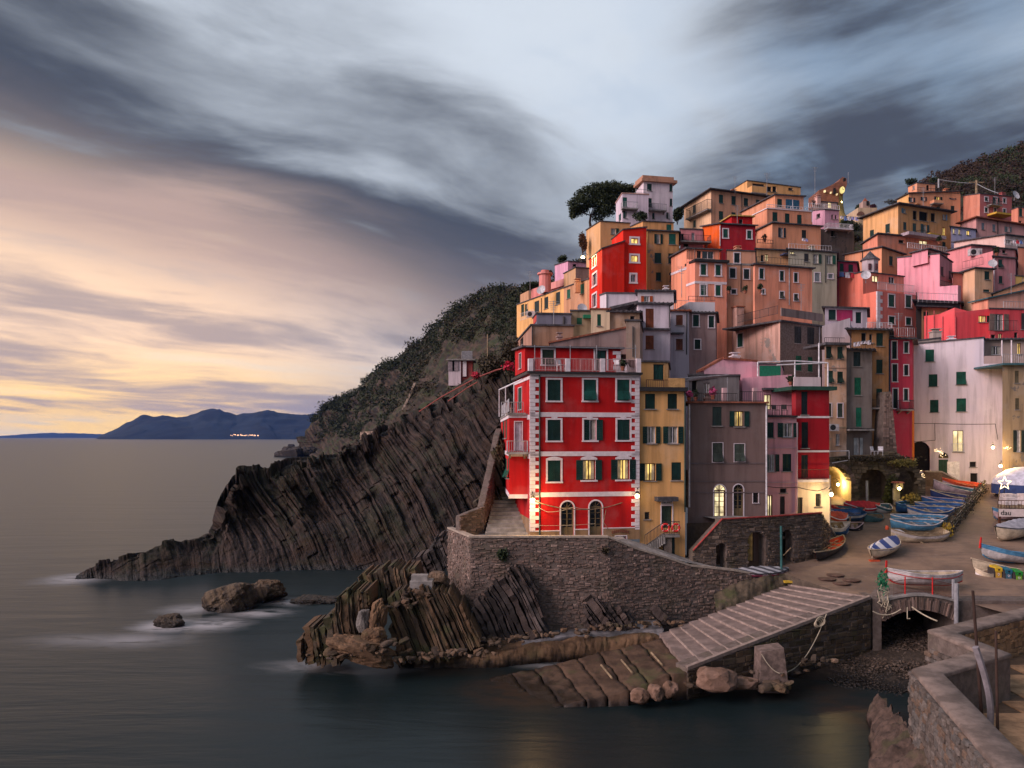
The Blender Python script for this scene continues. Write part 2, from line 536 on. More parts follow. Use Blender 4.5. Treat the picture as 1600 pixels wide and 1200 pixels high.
# ------------------------------------------------------------------ far mountains across the gulf
def mountain(name,ridge,Y,depth,mat,seed):
    r = resample(ridge,220)
    nv = 26; V = []
    for j in range(nv):
        f = j / (nv - 1)
        for i,(px,py) in enumerate(r):
            top = P(px,py,Y); zt = max(top.z,0)
            y = Y - depth * (1 - f)
            # foot of the slope is nearer; fold the slope into spurs and gullies
            n = fbm(np.array([[top.x / 420 + seed,y / 520,f * 1.2]]),5)[0]
            z = zt * (f ** .8) * (1 + .55 * n * (1 - f) * 1.6) + (fbm(np.array([[top.x / 90,y / 90,3.3]]),3)[0] * 26 * f * min(1,zt / 120))
            V.append((top.x * y / Y + n * 260 * (1 - f),y,max(z,-1) if j else -2))
    n = len(r)
    Fq = [(j * n + i,j * n + i + 1,(j + 1) * n + i + 1,(j + 1) * n + i) for j in range(nv - 1) for i in range(n - 1)]
    # back slope
    k = len(V)
    for i,(px,py) in enumerate(r):
        top = P(px,py,Y); V.append((top.x,Y + depth,-2))
    Fq += [((nv - 1) * n + i,(nv - 1) * n + i + 1,k + i + 1,k + i) for i in range(n - 1)]
    return np_mesh(name,V,Fq,mat,kind='structure')
MTN = flat('far_forest',(.012,.018,.024),.95,nscale=.004,amt=.6)
RIDGE = [(150,684.5),(158,680),(175,673),(186,668),(200,658),(212,652),(225,650),(250,649),(275,651),(290,650),(305,645),(318,641),(330,639.5),
         (342,640),(352,644),(368,649),(382,647),(398,643.5),(412,641.5),(428,642),(440,645),(455,647),(480,648),(500,647),(530,640),(570,634),(620,640),(700,660)]
mountain('mountain_range',RIDGE,6200,900,MTN,2.0)
RIDGE2 = [(-200,684),(-60,684),(-20,682.5),(10,680.5),(50,677.5),(80,676.5),(110,677),(140,677.5),(170,678),(230,679),(320,682)]
mountain('distant_mountain_range',RIDGE2,15500,1200,MTN,7.0)
lm = MB()                                                     # lights of the village on the far shore
for i in range(34):
    px = 362 + 42 * (i / 33.0) + rng.normal(0,2); py = 681.0 - abs(rng.normal(0,.9))
    lm.cbox(P(px,py,5050),3.4,3.4,3.4)
lm.build('far_village_lights',glow('far_lights',(1.0,.55,.3),1.0),None,kind='stuff')

# ------------------------------------------------------------------ lofted rock and hill surfaces
def loft(lines,nu,segs):
    """lines: lists of (px,py,Y); returns a grid of world points, nu columns, rows interpolated between lines by segs."""
    L = []
    for ln in lines:
        q = np.array(ln,float)
        x = np.linspace(q[0,0],q[-1,0],nu)
        r = np.stack([x] + [np.interp(x,q[:,0],q[:,k]) for k in (1,2)],1)
        L.append(np.stack([(r[:,0] - 800) * r[:,2] / F,r[:,2],CZ - (r[:,1] - HY) * r[:,2] / F],1))
    rows = []
    for a in range(len(L) - 1):
        n = segs[a]
        for j in range(n + (1 if a == len(L) - 2 else 0)):
            f = j / n
            rows.append(L[a] * (1 - f) + L[a + 1] * f)
    return np.stack(rows)                                        # (rows, nu, 3)
def grid_normals(G):
    du = np.gradient(G,axis=1); dv = np.gradient(G,axis=0)
    n = np.cross(du,dv); n /= np.linalg.norm(n,axis=2,keepdims=True) + 1e-9
    return n
def grid_faces(h,w):
    i,j = np.meshgrid(np.arange(w - 1),np.arange(h - 1))
    a = (j * w + i).ravel()
    return np.stack([a,a + 1,a + w + 1,a + w],1)
def smooth_rows(G,k):
    for _ in range(k):
        G[1:-1] = (G[:-2] + 2 * G[1:-1] + G[2:]) / 4
        G[:,1:-1] = (G[:,:-2] + 2 * G[:,1:-1] + G[:,2:]) / 4
    return G
def _h(x):
    return np.modf(np.abs(np.sin(x) * 43758.5453))[0]
def strata_disp(G,axis,t1,a1,seed):
    """plates of rock of uneven thickness, snapped off into blocks along their dip, standing out by different amounts"""
    axis = np.array(axis); wv = fbm(G * .045 + seed,3); s = G @ axis + wv * 3.2
    dip = np.array([.43,0,-.90]); tc = G @ dip + fbm(G * .3 + seed,2) * .9
    s = s + vnoise(np.stack([s * .55 / t1,s * 0 + seed,tc * .02],-1)) * 1.5 * t1
    out = 0
    for th,am,ln in ((t1,a1,5.5),(t1 * .42,a1 * .42,3.4),(t1 * 3.3,a1 * 1.5,11.0)):
        q = s / th; k = np.floor(q); f = q - k; hk = _h(k * 127.1 + seed)
        j = np.floor(tc / (ln * (.5 + 1.4 * hk)) + hk * 13); h = _h(k * 12.9898 + j * 78.233 + seed)
        big = _h(k * 3.17 + seed * 5) 
        out = out + am * (1.15 * (h - .5) * (.35 + big) + .5 * (hk - .5)) - am * .35 * (np.exp(-f * 12) + np.exp(-(1 - f) * 12)) * (.3 + big)
    return out

# near headland: a wall of tilted strata running out to a low reef
base = [(118,905),(150,903),(190,905),(235,908),(290,901),(340,896),(400,894),(460,893),(520,892),(580,891),(640,890),(700,890),(760,892),(860,893)]
def headland():
    l0 = [(a,b + 4,CZ * F / (b - HY)) for a,b in base]
    l1 = []
    l2 = [(122,900,82),(150,884,82.5),(175,880,83),(212,872,84),(228,866,84.5),(242,856,86),(268,852,87),(300,851,88),(322,842,89),(333,830,90),(346,792,91),(352,777,92),(362,748,94),(372,737,95),
          (398,735,97),(430,736,99),(446,722,100),(470,717,102),(500,714,104),(530,712,105),(558,704,106),(575,697,106),(600,672,107),(640,652,108),(668,640,106),(700,618,104),(730,603,100),(765,590,97),(800,586,94),(860,586,90)]
    l3 = [(130,899,88),(200,872,92),(270,853,97),(333,832,104),(352,780,110),(400,737,118),(470,720,126),(530,713,130),(600,676,134),(640,655,132),(700,622,126),(765,594,118),(860,590,108)]
    G = loft([l0,l2,l3],1250,[360,40])
    # hollow the wall a little so that it leans back less evenly
    G = smooth_rows(G,2)
    N = grid_normals(G)
    N *= np.sign((N * (np.array([0,0,CZ]) - G)).sum(2,keepdims=True))
    N = N * .3 + np.array([.10,-.85,.22]); N /= np.linalg.norm(N,axis=2,keepdims=True)
    amp = np.clip((G[...,2] + .5) / 6,.25,1)
    big = fbm(G * np.array([.10,.10,.035]) + 5,4) * 4.2
    G2 = G + N * ((strata_disp(G,STRATA,.8,.85,3.0) + big) * amp)[...,None]
    G2 = G2 + N * (fbm(G * .9,4) * .40 + fbm(G * .27 + 3,3) * .9 * amp)[...,None]
    w = np.exp(-((np.arange(G2.shape[0])[:,None] - 360) / 22.0) ** 2); sx = G[...,0] * 1.1 + G[...,2] * .5
    G2[...,2] += w * amp * ((_h(np.floor(sx) * 3.7) - .5) * 1.5 + (_h(np.floor(sx * .31) * 9.1) - .5) * 2.4)
    G2[0,:,2] = -3
    return np_mesh('rock_headland',G2.reshape(-1,3),grid_faces(*G2.shape[:2]),
                   strata_mat('headland_rock',(.008,.006,.0055),(.056,.037,.031),(.034,.018,.010),freq=2.6,green=.25),smooth=False,kind='structure')
headland()

# the wooded hill that falls to the sea beyond it
HILL_LINES = [
    [(476,718,640),(500,717,560),(540,716,420),(580,705,300),(620,680,200),(660,660,160),(720,628,130),(780,604,116),(860,600,104)],
    [(477,694,640),(505,668,600),(545,663,520),(600,655,360),(650,630,270),(700,598,220),(760,560,180),(800,530,160),(880,520,130)],
    [(478,688,640),(505,658,610),(530,640,570),(566,622,520),(600,592,450),(650,570,370),(710,530,290),(770,498,230),(820,490,190),(890,480,150)],
    [(480,684,650),(496,671,640),(512,655,630),(530,643,620),(548,633,600),(565,616,590),(572,604,585),(584,594,575),(592,586,565),(612,570,545),(640,553,510),(668,530,480),(678,512,470),(700,497,450),
     (722,487,430),(745,472,400),(765,464,380),(790,464,350),(820,462,300),(850,460,250),(880,450,200),(915,430,175)],
    [(482,700,760),(565,640,700),(612,600,650),(668,560,600),(722,520,540),(790,500,460),(850,470,340),(915,400,230)]]
def hill():
    G = loft(HILL_LINES,420,[70,50,60,20])
    G = smooth_rows(G,4)
    N = grid_normals(G)
    N *= np.sign(N[...,2:3] + 1e-6)
    sc = np.clip(G[...,1:2] / 300,.35,2)
    rock = strata_disp(G / 3.0,STRATA,1.2,.9,9.0) * 4.5
    steep = np.clip(1.15 - N[...,2] * 1.6,0,1)
    G2 = G + N * (fbm(G * .03,5) * 6 * sc[...,0] + rock * steep * sc[...,0] + np.abs(fbm(G * .16 + 2,3)) * 3.2 * (1 - steep))[...,None]
    return G2,np_mesh('wooded_hill',G2.reshape(-1,3),grid_faces(*G2.shape[:2]),
                       strata_mat('hill_rock',(.010,.008,.007),(.070,.046,.035),(.042,.025,.015),freq=.7,wet=False,green=.7),smooth=False,kind='structure')
HG,_ = hill()

# the hill behind the upper village, on the right
def right_hill():
    lines = [[(1180,470,120),(1300,440,130),(1400,430,140),(1560,430,150),(1760,430,160)],
             [(1180,352,165),(1290,350,172),(1360,352,185),(1440,330,195),(1500,300,200),(1600,300,205),(1760,300,205)],
             [(1180,372,200),(1290,360,210),(1360,352,225),(1405,330,235),(1440,300,240),(1475,284,250),(1505,274,255),(1535,263,260),(1560,254,265),(1600,238,270),(1640,215,270),(1760,170,270)],
             [(1180,420,300),(1360,380,320),(1500,330,330),(1600,290,330),(1760,230,330)]]
    G = smooth_rows(loft(lines,260,[50,70,20]),4)
    N = grid_normals(G); N *= np.sign(N[...,2:3] + 1e-6)
    G2 = G + N * (fbm(G * .05,5) * 3.5 + np.abs(fbm(G * .22 + 4,3)) * 2.0)[...,None]
    np_mesh('upper_hill',G2.reshape(-1,3),grid_faces(*G2.shape[:2]),
            strata_mat('hill_scrub',(.030,.020,.015),(.075,.048,.034),(.050,.030,.021),freq=.4,wet=False,green=.8),smooth=False,kind='structure')
    return G2
RG = right_hill()

# the slope the village stands on (mostly hidden by it)
def tz(Y):
    if Y < 88: return gz(Y) - .4
    return gz(88) - .4 + (min(Y,140) - 88) * .74 + max(0,Y - 140) * .30
def village_slope():
    V = []; xs = np.linspace(0,1,60); ys = np.linspace(78,186,70)
    for y in ys:
        xl = np.interp(y,[78,95,110,125,150,186],[22,11,10,11,16,24]); xr = 150
        for f in xs:
            x = xl + (xr - xl) * f
            V.append((x,y,tz(y) - 1.0 + vnoise(np.array([x * .2,y * .2,0]))*1.2))
    np_mesh('village_slope',V,grid_faces(70,60),stone_mat('slope_earth',[(.06,.05,.04),(.10,.08,.06)],island=False,moss=.8),kind='structure')
village_slope()

# ------------------------------------------------------------------ piazza and road
def piazza():
    m,t,b,o = newmat('worn_paving')
    p = pos(t)
    n1 = t.noise(p,.22,6,.62); n2 = t.noise(p,1.7,6,.7); n3 = t.noise(t.scale(p,(.5,2.2,1)),1.0,5,.65)
    c = t.mix(t.ramp(n1,.38,.62),(.135,.090,.068),(.235,.158,.112))
    c = t.mix(t.ramp(n3,.50,.70,0,.6),c,(.085,.065,.06))
    c = t.mix(t.ramp(n2,.54,.74,0,.5),c,(.27,.205,.17))
    t.put(b.inputs['Base Color'],c)
    t.put(b.inputs['Roughness'],t.ramp(n1,.35,.65,.62,.9))
    bump(t,b,t.m('ADD',n2,t.noise(p,7,5,.7)),.45,.05)
    poly = [(14.6,56.3),(20.3,57.2),(23.9,51.4),(30.6,51.4),(32,49.5),(37,51),(60,51),(78,60),(80,92),(30,92),(26,76),(16,66),(14.6,60)]
    xs = np.arange(12,82,.9); ys = np.arange(41,93,.9)
    bm = bmesh.new()
    vs = [bm.verts.new((x,y,gz(y))) for x,y in poly]
    bm.faces.new(vs)
    bmesh.ops.triangulate(bm,faces=bm.faces[:])
    for _ in range(5):
        long = [e for e in bm.edges if e.calc_length() > 1.4]
        if not long: break
        bmesh.ops.subdivide_edges(bm,edges=long,cuts=1)
        bmesh.ops.triangulate(bm,faces=[f for f in bm.faces if len(f.verts) > 3])
    me = bpy.data.meshes.new('piazza'); 
    for v in bm.verts:
        v.co.z = gz(v.co.y) + .05 * mnoise.noise(v.co * .4)
    bm.normal_update(); bm.to_mesh(me); bm.free(); me.materials.append(m)
    o = bpy.data.objects.new('piazza',me); COL.objects.link(o); o['kind'] = 'structure'
    sk = MB()
    for (x0,y0),(x1,y1) in zip(poly[:2],poly[1:3]): sk.add([(x0,y0,gz(y0) + .03),(x1,y1,gz(y1) + .03),(x1,y1,1.5),(x0,y0,1.5)],[(0,1,2,3)])
    sk.build('quay_edge',stone_mat('quay_stone',[(.06,.046,.036),(.11,.085,.066)],island=False,scale=2.5,moss=.4),None,kind='structure')
piazza()
# ================================================================== HOUSES
CR = dict(K1=(760,500,5),K2=(760,680,5),K3=(1040,540,5),K4=(1040,700,5),R1=(1340,500,6.154),R2=(1270,660,4.84),R3=(1200,800,4),R4=(1300,900,4),
          A=(790,260,5.714),B=(790,400,5.714),C=(1040,260,5.714),D=(1040,400,5.714),E=(1320,240,5.714),F=(1250,380,4.571),
          G1=(440,780,3.81),G2=(840,860,3.81),S1=(1480,720,5.714),S2=(1270,730,7.057),S3=(1390,720,8.573),S4=(1290,480,6.664),S5=(1440,380,7.5),S6=(1230,270,9.23),
          T1=(1440,270,10),T2=(1270,620,6.669),T3=(980,540,8.571),T6=(660,520,6.667))
def X_(cr,x): o = CR[cr]; return o[0] + x / o[2]
def Y_(cr,y): o = CR[cr]; return o[1] + y / o[2]
def PC(cr,x,y,Y): return P(X_(cr,x),Y_(cr,y),Y)

class House:
    """A block with a front and a left-hand face; every measure is read off the photograph and put at its own distance."""
    def __init__(s,cr,label,Y,c,l,r,t,b,col,th=10,thl=None,tr=None,tl=None,roof='eave',name='house',of=None,lcol=None,wear=.35,
                 rcol=None,mat=None,over=.32,group=None,cat='house',depth=7.0,border=None,near=None,keep=False):
        s.cr = cr; s.hole = {'F': [],'L': []}; s.todo = []
        a = R(th); al = R(th if thl is None else thl)
        cp = P(X_(cr,c),Y_(cr,t),Y)
        if l is None and thl is None: al = -(math.atan2(cp.x,cp.y) + R(3))     # side wall turned along the line of sight, so its face stays unseen
        s.u = Vector((math.cos(a),math.sin(a),0)); s.v = Vector((-math.sin(al),math.cos(al),0))
        s.nF = Vector((math.sin(a),-math.cos(a),0)); s.nL = Vector((-math.cos(al),-math.sin(al),0))
        cp = P(X_(cr,c),Y_(cr,t),Y)
        s.c = Vector((cp.x,cp.y,0)); s.z0 = cp.z
        k = (X_(cr,r) - 800) / F
        s.w = (k * cp.y - cp.x) / (s.u.x - k * s.u.y)
        if not (0 < s.w < 60): print('bad width',label,s.w); s.w = 6
        if l is None: s.d = depth
        else:
            k = (X_(cr,l) - 800) / F
            s.d = (k * cp.y - cp.x) / (s.v.x - k * s.v.y)
            if not (0.3 < s.d < 40): print('bad depth',label,round(s.d,2)); s.d = depth
        s.pr = s.c + s.u * s.w; s.pl = s.c + s.v * s.d; s.pb = s.pr + s.v * s.d
        def zat(py,Yq): return CZ - (Y_(cr,py) - HY) * Yq / F
        s.zr = s.z0 if tr is None else zat(tr,s.pr.y)
        s.zl = s.z0 if tl is None else zat(tl,s.pl.y)
        s.zb_ = s.zr + s.zl - s.z0
        zb = zat(b,Y)
        s.base = zb if of is not None or keep else min(zb,tz(max(66,s.pb.y)) if Y > 66 else zb)
        s.col = col; s.border = border
        s.near = (Y < 92) if near is None else near
        s.far = Y > 112
        s.mat = mat or plaster(col,wear)
        s.matL = plaster(lcol,wear) if lcol else None  # most side colours are the wall colour with sunset light put in
        s.roofkind = roof; s.over = over; s.rcol = rcol or SLATE
        if of is None:
            s.root = root(name,label,cat,(s.c.x,s.c.y,s.base),group)
        else:
            s.root = of.root
        s.done_ = False
        HOUSES.append(s)
    # --- face coordinates
    def hit(s,face,x,y,off=0.0):
        px,py = X_(s.cr,x),Y_(s.cr,y)
        d = Vector(((px - 800) / F,1,(HY - py) / F)); o = Vector((0,0,CZ))
        n = s.nF if face == 'F' else s.nL
        q = s.c + n * off
        tt = (q - o).dot(n) / d.dot(n)
        p = o + d * tt
        ax = s.u if face == 'F' else s.v
        return (p - s.c).dot(ax),p.z
    def pt(s,face,q,z,off=0.0):
        ax,n = (s.u,s.nF) if face == 'F' else (s.v,s.nL)
        p = s.c + ax * q + n * off
        return Vector((p.x,p.y,z))
    def rect(s,face,r):
        a,z1 = s.hit(face,r[0],(r[1] + r[1]) / 2); b,_ = s.hit(face,r[2],r[1])
        m = (r[0] + r[2]) / 2
        _,z1 = s.hit(face,m,r[1]); _,z0 = s.hit(face,m,r[3])
        return min(a,b),z0,max(a,b),z1
    def slab(s,mb,face,q0,z0,q1,z1,o0,o1):
        """box on a face: along q, up z, from o0 to o1 outwards"""
        ps = [s.pt(face,q0,z0,o0),s.pt(face,q1,z0,o0),s.pt(face,q1,z0,o1),s.pt(face,q0,z0,o1)]
        ps += [Vector((p.x,p.y,z1)) for p in ps]
        mb.hexa(ps); return mb
    # --- openings
    def win(s,kind,rects,face='F',col=None,border=None,sill=True):
        for r in rects:
            q = s.rect(face,r)
            s.todo.append((kind,face,q,col or GREEN,s.border if border is None else border,sill))
        return s
    def finish(s):
        if s.done_: return
        s.done_ = True
        lim = {'F': (s.w,s.z0,s.zr),'L': (s.d,s.z0,s.zl)}
        for (kind,face,q,col,border,sill) in s.todo:
            W,za,zb = lim[face]
            q = (max(q[0],.08),max(q[1],s.base + .05),min(q[2],W - .08),min(q[3],min(za,zb) - .1))
            if q[2] - q[0] < .15 or q[3] - q[1] < .15:
                continue
            s.hole[face].append((q,kind))
            s.make_window(kind,face,q,col,border,sill)
        mbF = MB(); mbL = MB()
        s.wall_face(mbF,'F',s.w,s.z0,s.zr)
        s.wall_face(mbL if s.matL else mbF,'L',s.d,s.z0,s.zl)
        B = s.base
        up = lambda p,z: Vector((p.x,p.y,z))
        mbF.add([up(s.pr,B),up(s.pb,B),up(s.pb,s.zb_),up(s.pr,s.zr)],[(0,1,2,3)])
        mbF.add([up(s.pb,B),up(s.pl,B),up(s.pl,s.zl),up(s.pb,s.zb_)],[(0,1,2,3)])
        mbF.add([up(s.c,s.z0),up(s.pr,s.zr),up(s.pb,s.zb_),up(s.pl,s.zl)],[(0,1,2,3)])
        wl = mbF.build('wall',s.mat,s.root)
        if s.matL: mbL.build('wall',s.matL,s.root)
        if s.roofkind == 'eave': s.roof(s.over,.16,s.rcol)
        elif s.roofkind == 'thin': s.roof(.12,.14,s.rcol)
        elif s.roofkind == 'parapet': s.roof(.06,.10,CONC)
    def wall_face(s,mb,face,W,za,zb):
        B = s.base; zm = min(za,zb)
        hs = [h for h in s.hole[face]]
        xs = sorted({0.0,W} | {round(h[0][0],4) for h in hs} | {round(h[0][2],4) for h in hs})
        zs = sorted({B,zm} | {round(h[0][1],4) for h in hs} | {round(h[0][3],4) for h in hs})
        pt = lambda q,z,o=0.0: s.pt(face,q,z,o)
        for i in range(len(xs) - 1):
            for j in range(len(zs) - 1):
                cx,cz = (xs[i] + xs[i + 1]) / 2,(zs[j] + zs[j + 1]) / 2
                if any(h[0][0] < cx < h[0][2] and h[0][1] < cz < h[0][3] for h in hs): continue
                mb.add([pt(xs[i],zs[j]),pt(xs[i + 1],zs[j]),pt(xs[i + 1],zs[j + 1]),pt(xs[i],zs[j + 1])],[(0,1,2,3)])
        if abs(za - zb) > .01:
            mb.add([pt(0,zm),pt(W,zm)] + ([pt(W,zb)] if zb > za else [pt(0,za)]),[(0,1,2)])
        rec = -.30
        for (q,kind) in hs:
            a,z0,b,z1 = q
            for (p,r) in (((a,z0),(b,z0)),((b,z0),(b,z1)),((b,z1),(a,z1)),((a,z1),(a,z0))):
                mb.add([pt(*p),pt(*r),pt(r[0],r[1],rec),pt(p[0],p[1],rec)],[(0,1,2,3)])
            if kind in ('A','AL','AO'):                      # fill the spandrels of a round-headed opening
                rad = (b - a) / 2; cx = (a + b) / 2; cz = z1 - rad
                for sg in (-1,1):
                    arc = [(cx + sg * rad * math.cos(x),cz + rad * math.sin(x)) for x in np.linspace(0,math.pi / 2,9)]
                    cor = (cx + sg * rad,z1)
                    for k in range(8):
                        mb.add([pt(*cor,.0),pt(*arc[k],.0),pt(*arc[k + 1],.0)],[(0,1,2)])
                        mb.add([pt(*arc[k],.0),pt(*arc[k + 1],.0),pt(*arc[k + 1],rec),pt(*arc[k],rec)],[(0,1,2,3)])
    def leaf(s,mb,face,a,z0,b,z1,o0,o1):
        """one shutter leaf: stiles, rails and slats when near enough to read"""
        if s.near and (z1 - z0) > .5:
            f = .07
            s.slab(mb,face,a,z0,a + f,z1,o0,o1); s.slab(mb,face,b - f,z0,b,z1,o0,o1)
            s.slab(mb,face,a + f,z0,b - f,z0 + f,o0,o1); s.slab(mb,face,a + f,z1 - f,b - f,z1,o0,o1)
            n = max(3,int((z1 - z0) / .13)); h = (z1 - z0 - 2 * f) / n
            for k in range(n):
                zz = z0 + f + h * k
                ps = [s.pt(face,a + f,zz,o1 - .002),s.pt(face,b - f,zz,o1 - .002),s.pt(face,b - f,zz,o1 - .03),s.pt(face,a + f,zz,o1 - .03),
                      s.pt(face,a + f,zz + h * .96,o0 + .022),s.pt(face,b - f,zz + h * .96,o0 + .022),s.pt(face,b - f,zz + h * .96,o0),s.pt(face,a + f,zz + h * .96,o0)]
                mb.hexa(ps)
        else:
            s.slab(mb,face,a,z0,b,z1,o0,o1)
    def make_window(s,kind,face,q,col,border,sill):
        a,z0,b,z1 = q; w = b - a; h = z1 - z0
        fr = MB(); vr = random.choice((.75,.9,1,1,1.2,1.4)); col = tuple(round(c * vr,4) for c in col)
        sm = shutter_mat(col) if s.Yc() < 95 else flat('shutter_paint_far',col,.55)
        isdoor = kind in ('D','A','AL','DL','DC','AO')
        if border:
            bw = border
            if kind in ('A','AL','AO'):
                rad = w / 2; cx = (a + b) / 2; cz = z1 - rad
                s.slab(fr,face,a - bw,z0,a - .002,cz,.002,.04); s.slab(fr,face,b + .002,z0,b + bw,cz,.002,.04)
                an = np.linspace(0,math.pi,17)
                for k in range(16):
                    pp = []
                    for o in (.002,.04):
                        for (rr,x) in ((rad,an[k]),(rad + bw,an[k]),(rad + bw,an[k + 1]),(rad,an[k + 1])):
                            pp.append(s.pt(face,cx + rr * math.cos(x),cz + rr * math.sin(x),o))
                    fr.hexa(pp)
            else:
                s.slab(fr,face,a - bw,z0,a - .002,z1,.002,.045); s.slab(fr,face,b + .002,z0,b + bw,z1,.002,.045)
                s.slab(fr,face,a - bw,z1 + .002,b + bw,z1 + bw,.002,.045)
                if border > .11 and s.Yc() < 60 and kind in ('o','ol','c') and s.arch_lintel:
                    pass
                if not isdoor: s.slab(fr,face,a - bw * 1.25,z0 - bw * .9,b + bw * 1.25,z0 - .002,.002,.10)
        else:
            f = .05
            s.slab(fr,face,a,z0,a + f,z1,-.18,-.12); s.slab(fr,face,b - f,z0,b,z1,-.18,-.12)
            s.slab(fr,face,a + f,z1 - f,b - f,z1,-.18,-.12)
            if sill and not isdoor: s.slab(fr,face,a - .10,z0 - .08,b + .10,z0 - .003,.002,.11)
        wn = fr.build('door' if isdoor else 'window',WHITE if border else (CONC if not isdoor else WOOD),s.root)
        def pane(mat,o=-.2,nm='pane'):
            m = MB(); s.slab(m,face,a + .001,z0 + .001,b - .001,z1 - .001,o - .03,o); m.build(nm,mat,wn)
        def sash(matl,n=1):
            m = MB(); f = .06
            s.slab(m,face,a + .002,z0,a + f,z1,-.17,-.11); s.slab(m,face,b - f,z0,b - .002,z1,-.17,-.11)
            s.slab(m,face,a + f,z1 - f,b - f,z1 - .002,-.17,-.11); s.slab(m,face,a + f,z0 + .002,b - f,z0 + f,-.17,-.11)
            for k in range(1,n + 1):
                x = a + w * k / (n + 1); s.slab(m,face,x - f * .6,z0 + f,x + f * .6,z1 - f,-.17,-.10)
            m.build('sash',matl,wn)
        def curtain():
            m = MB(); n = 10; st = []
            for sgn,x0 in ((1,a + .05),(-1,b - .05)):
                for k in range(n):
                    xa = x0 + sgn * w * .26 * k / n; xb = x0 + sgn * w * .26 * (k + 1) / n
                    o = -.19 + .025 * (k % 2)
                    s.slab(m,face,min(xa,xb),z0 + .05,max(xa,xb),z1 - .05,o - .004,o)
            m.build('curtain',flat('lace_curtain',(.62,.57,.50),.9),wn)
        def shut(x0,x1,o0=.03,o1=.075,za=z0,zb=z1):
            m = MB(); s.leaf(m,face,x0,za,x1,zb,o0,o1); m.build('shutter',sm,wn)
        g = .012
        if kind in ('c','f'):
            pane(DARK,-.25)
            if kind == 'c' or h < .8:
                shut(a + g,(a + b) / 2 - g / 2,-.07,-.025); shut((a + b) / 2 + g / 2,b - g,-.07,-.025)
            else:                                              # flaps of the lower half propped outwards
                zm = z0 + h * .46
                shut(a + g,(a + b) / 2 - g / 2,-.07,-.025,zm,z1); shut((a + b) / 2 + g / 2,b - g,-.07,-.025,zm,z1)
                for (x0,x1) in ((a + g,(a + b) / 2 - g / 2),((a + b) / 2 + g / 2,b - g)):
                    m = MB(); out = .26 + .1 * random.random(); n = 7
                    for k in range(n):
                        f0,f1 = k / n,(k + .82) / n
                        ps = []
                        for (ff,dd) in ((f0,0),(f1,0)):
                            zz = zm - (zm - z0) * .93 * ff; o = -.05 + out * ff
                            ps.append((zz,o))
                        q8 = []
                        for dd in (0,.03):
                            for (zz,o),xx in ((ps[0],x0),(ps[0],x1),(ps[1],x1),(ps[1],x0)):
                                q8.append(s.pt(face,xx,zz,o + dd))
                        m.hexa(q8)
                    m.build('shutter',sm,wn)
        elif kind[0] == 'o':                                   # open: sash with shutters folded back
            lit = 'L' in kind
            pane(LIT if lit else glass_mat())
            sash(WOOD if lit else WHITEMET)
            if not lit or s.near: curtain()
            sw = max(.32,w * .5)
            if 'r' not in kind: shut(a - sw - .02,a - .02)
            if 'l' not in kind: shut(b + .02,b + sw + .02)
        elif kind == 'd':
            pane(glass_mat()); sash(WHITEMET)
            if s.near: curtain()
        elif kind == 'l':
            pane(LITW if (a * 7.3) % 1 < .5 else LIT); sash(WOOD)
        elif kind == 'g':                                      # small barred opening
            pane(DARK,-.2); m = MB()
            for k in range(1,5):
                x = a + w * k / 5; m.tube([s.pt(face,x,z0,-.05),s.pt(face,x,z1,-.05)],.016,5)
            for k in range(1,3):
                z = z0 + h * k / 3; m.tube([s.pt(face,a,z,-.05),s.pt(face,b,z,-.05)],.014,5)
            m.build('grating',IRON,wn)
        elif kind == 'x':
            pane(DARK,-.24,'recess')
        elif kind in ('D','DC'):
            m = MB(); n = 2
            for k in range(n):
                x0 = a + w * k / n + .01; x1 = a + w * (k + 1) / n - .01
                s.slab(m,face,x0,z0 + .02,x1,z1 - .02,-.16,-.11)
                for (f0,f1) in ((.06,.45),(.52,.94)):
                    s.slab(m,face,x0 + .08,z0 + h * f0,x1 - .08,z0 + h * f1,-.11,-.085)
            m.build('panel',flat('door_paint',col,.5),wn)
        elif kind == 'DL':
            pane(LITW); sash(WOOD)
        elif kind in ('A','AL','AO'):
            rad = w / 2; cz = z1 - rad
            if kind == 'AL': pane(LITW)
            elif kind == 'AO': pane(DARK,-.28)
            else: pane(glass_mat())
            if kind != 'AO':
                m = MB()
                s.slab(m,face,a,cz - .05,b,cz + .05,-.17,-.09)
                s.slab(m,face,(a + b) / 2 - .03,cz + .05,(a + b) / 2 + .03,z1,-.17,-.11)
                for an in (R(45),R(135)):
                    x = (a + b) / 2; m.tube([s.pt(face,x,cz,-.13),s.pt(face,x + rad * math.cos(an),cz + rad * math.sin(an),-.13)],.02,4)
                s.slab(m,face,a,z0,a + .09,cz,-.17,-.09); s.slab(m,face,b - .09,z0,b,cz,-.17,-.09)
                s.slab(m,face,(a + b) / 2 - .04,z0,(a + b) / 2 + .04,cz,-.17,-.09)
                for k in range(1,5):
                    z = z0 + (cz - z0) * k / 5; s.slab(m,face,a + .09,z - .02,b - .09,z + .02,-.165,-.12)
                if kind == 'A': s.slab(m,face,a + .09,z0,b - .09,z0 + (cz - z0) * .32,-.16,-.115)
                m.build('door_frame',flat('door_oak',(.16,.115,.06),.6) if kind == 'A' else WOOD,wn)
    arch_lintel = False
    def Yc(s): return s.c.y
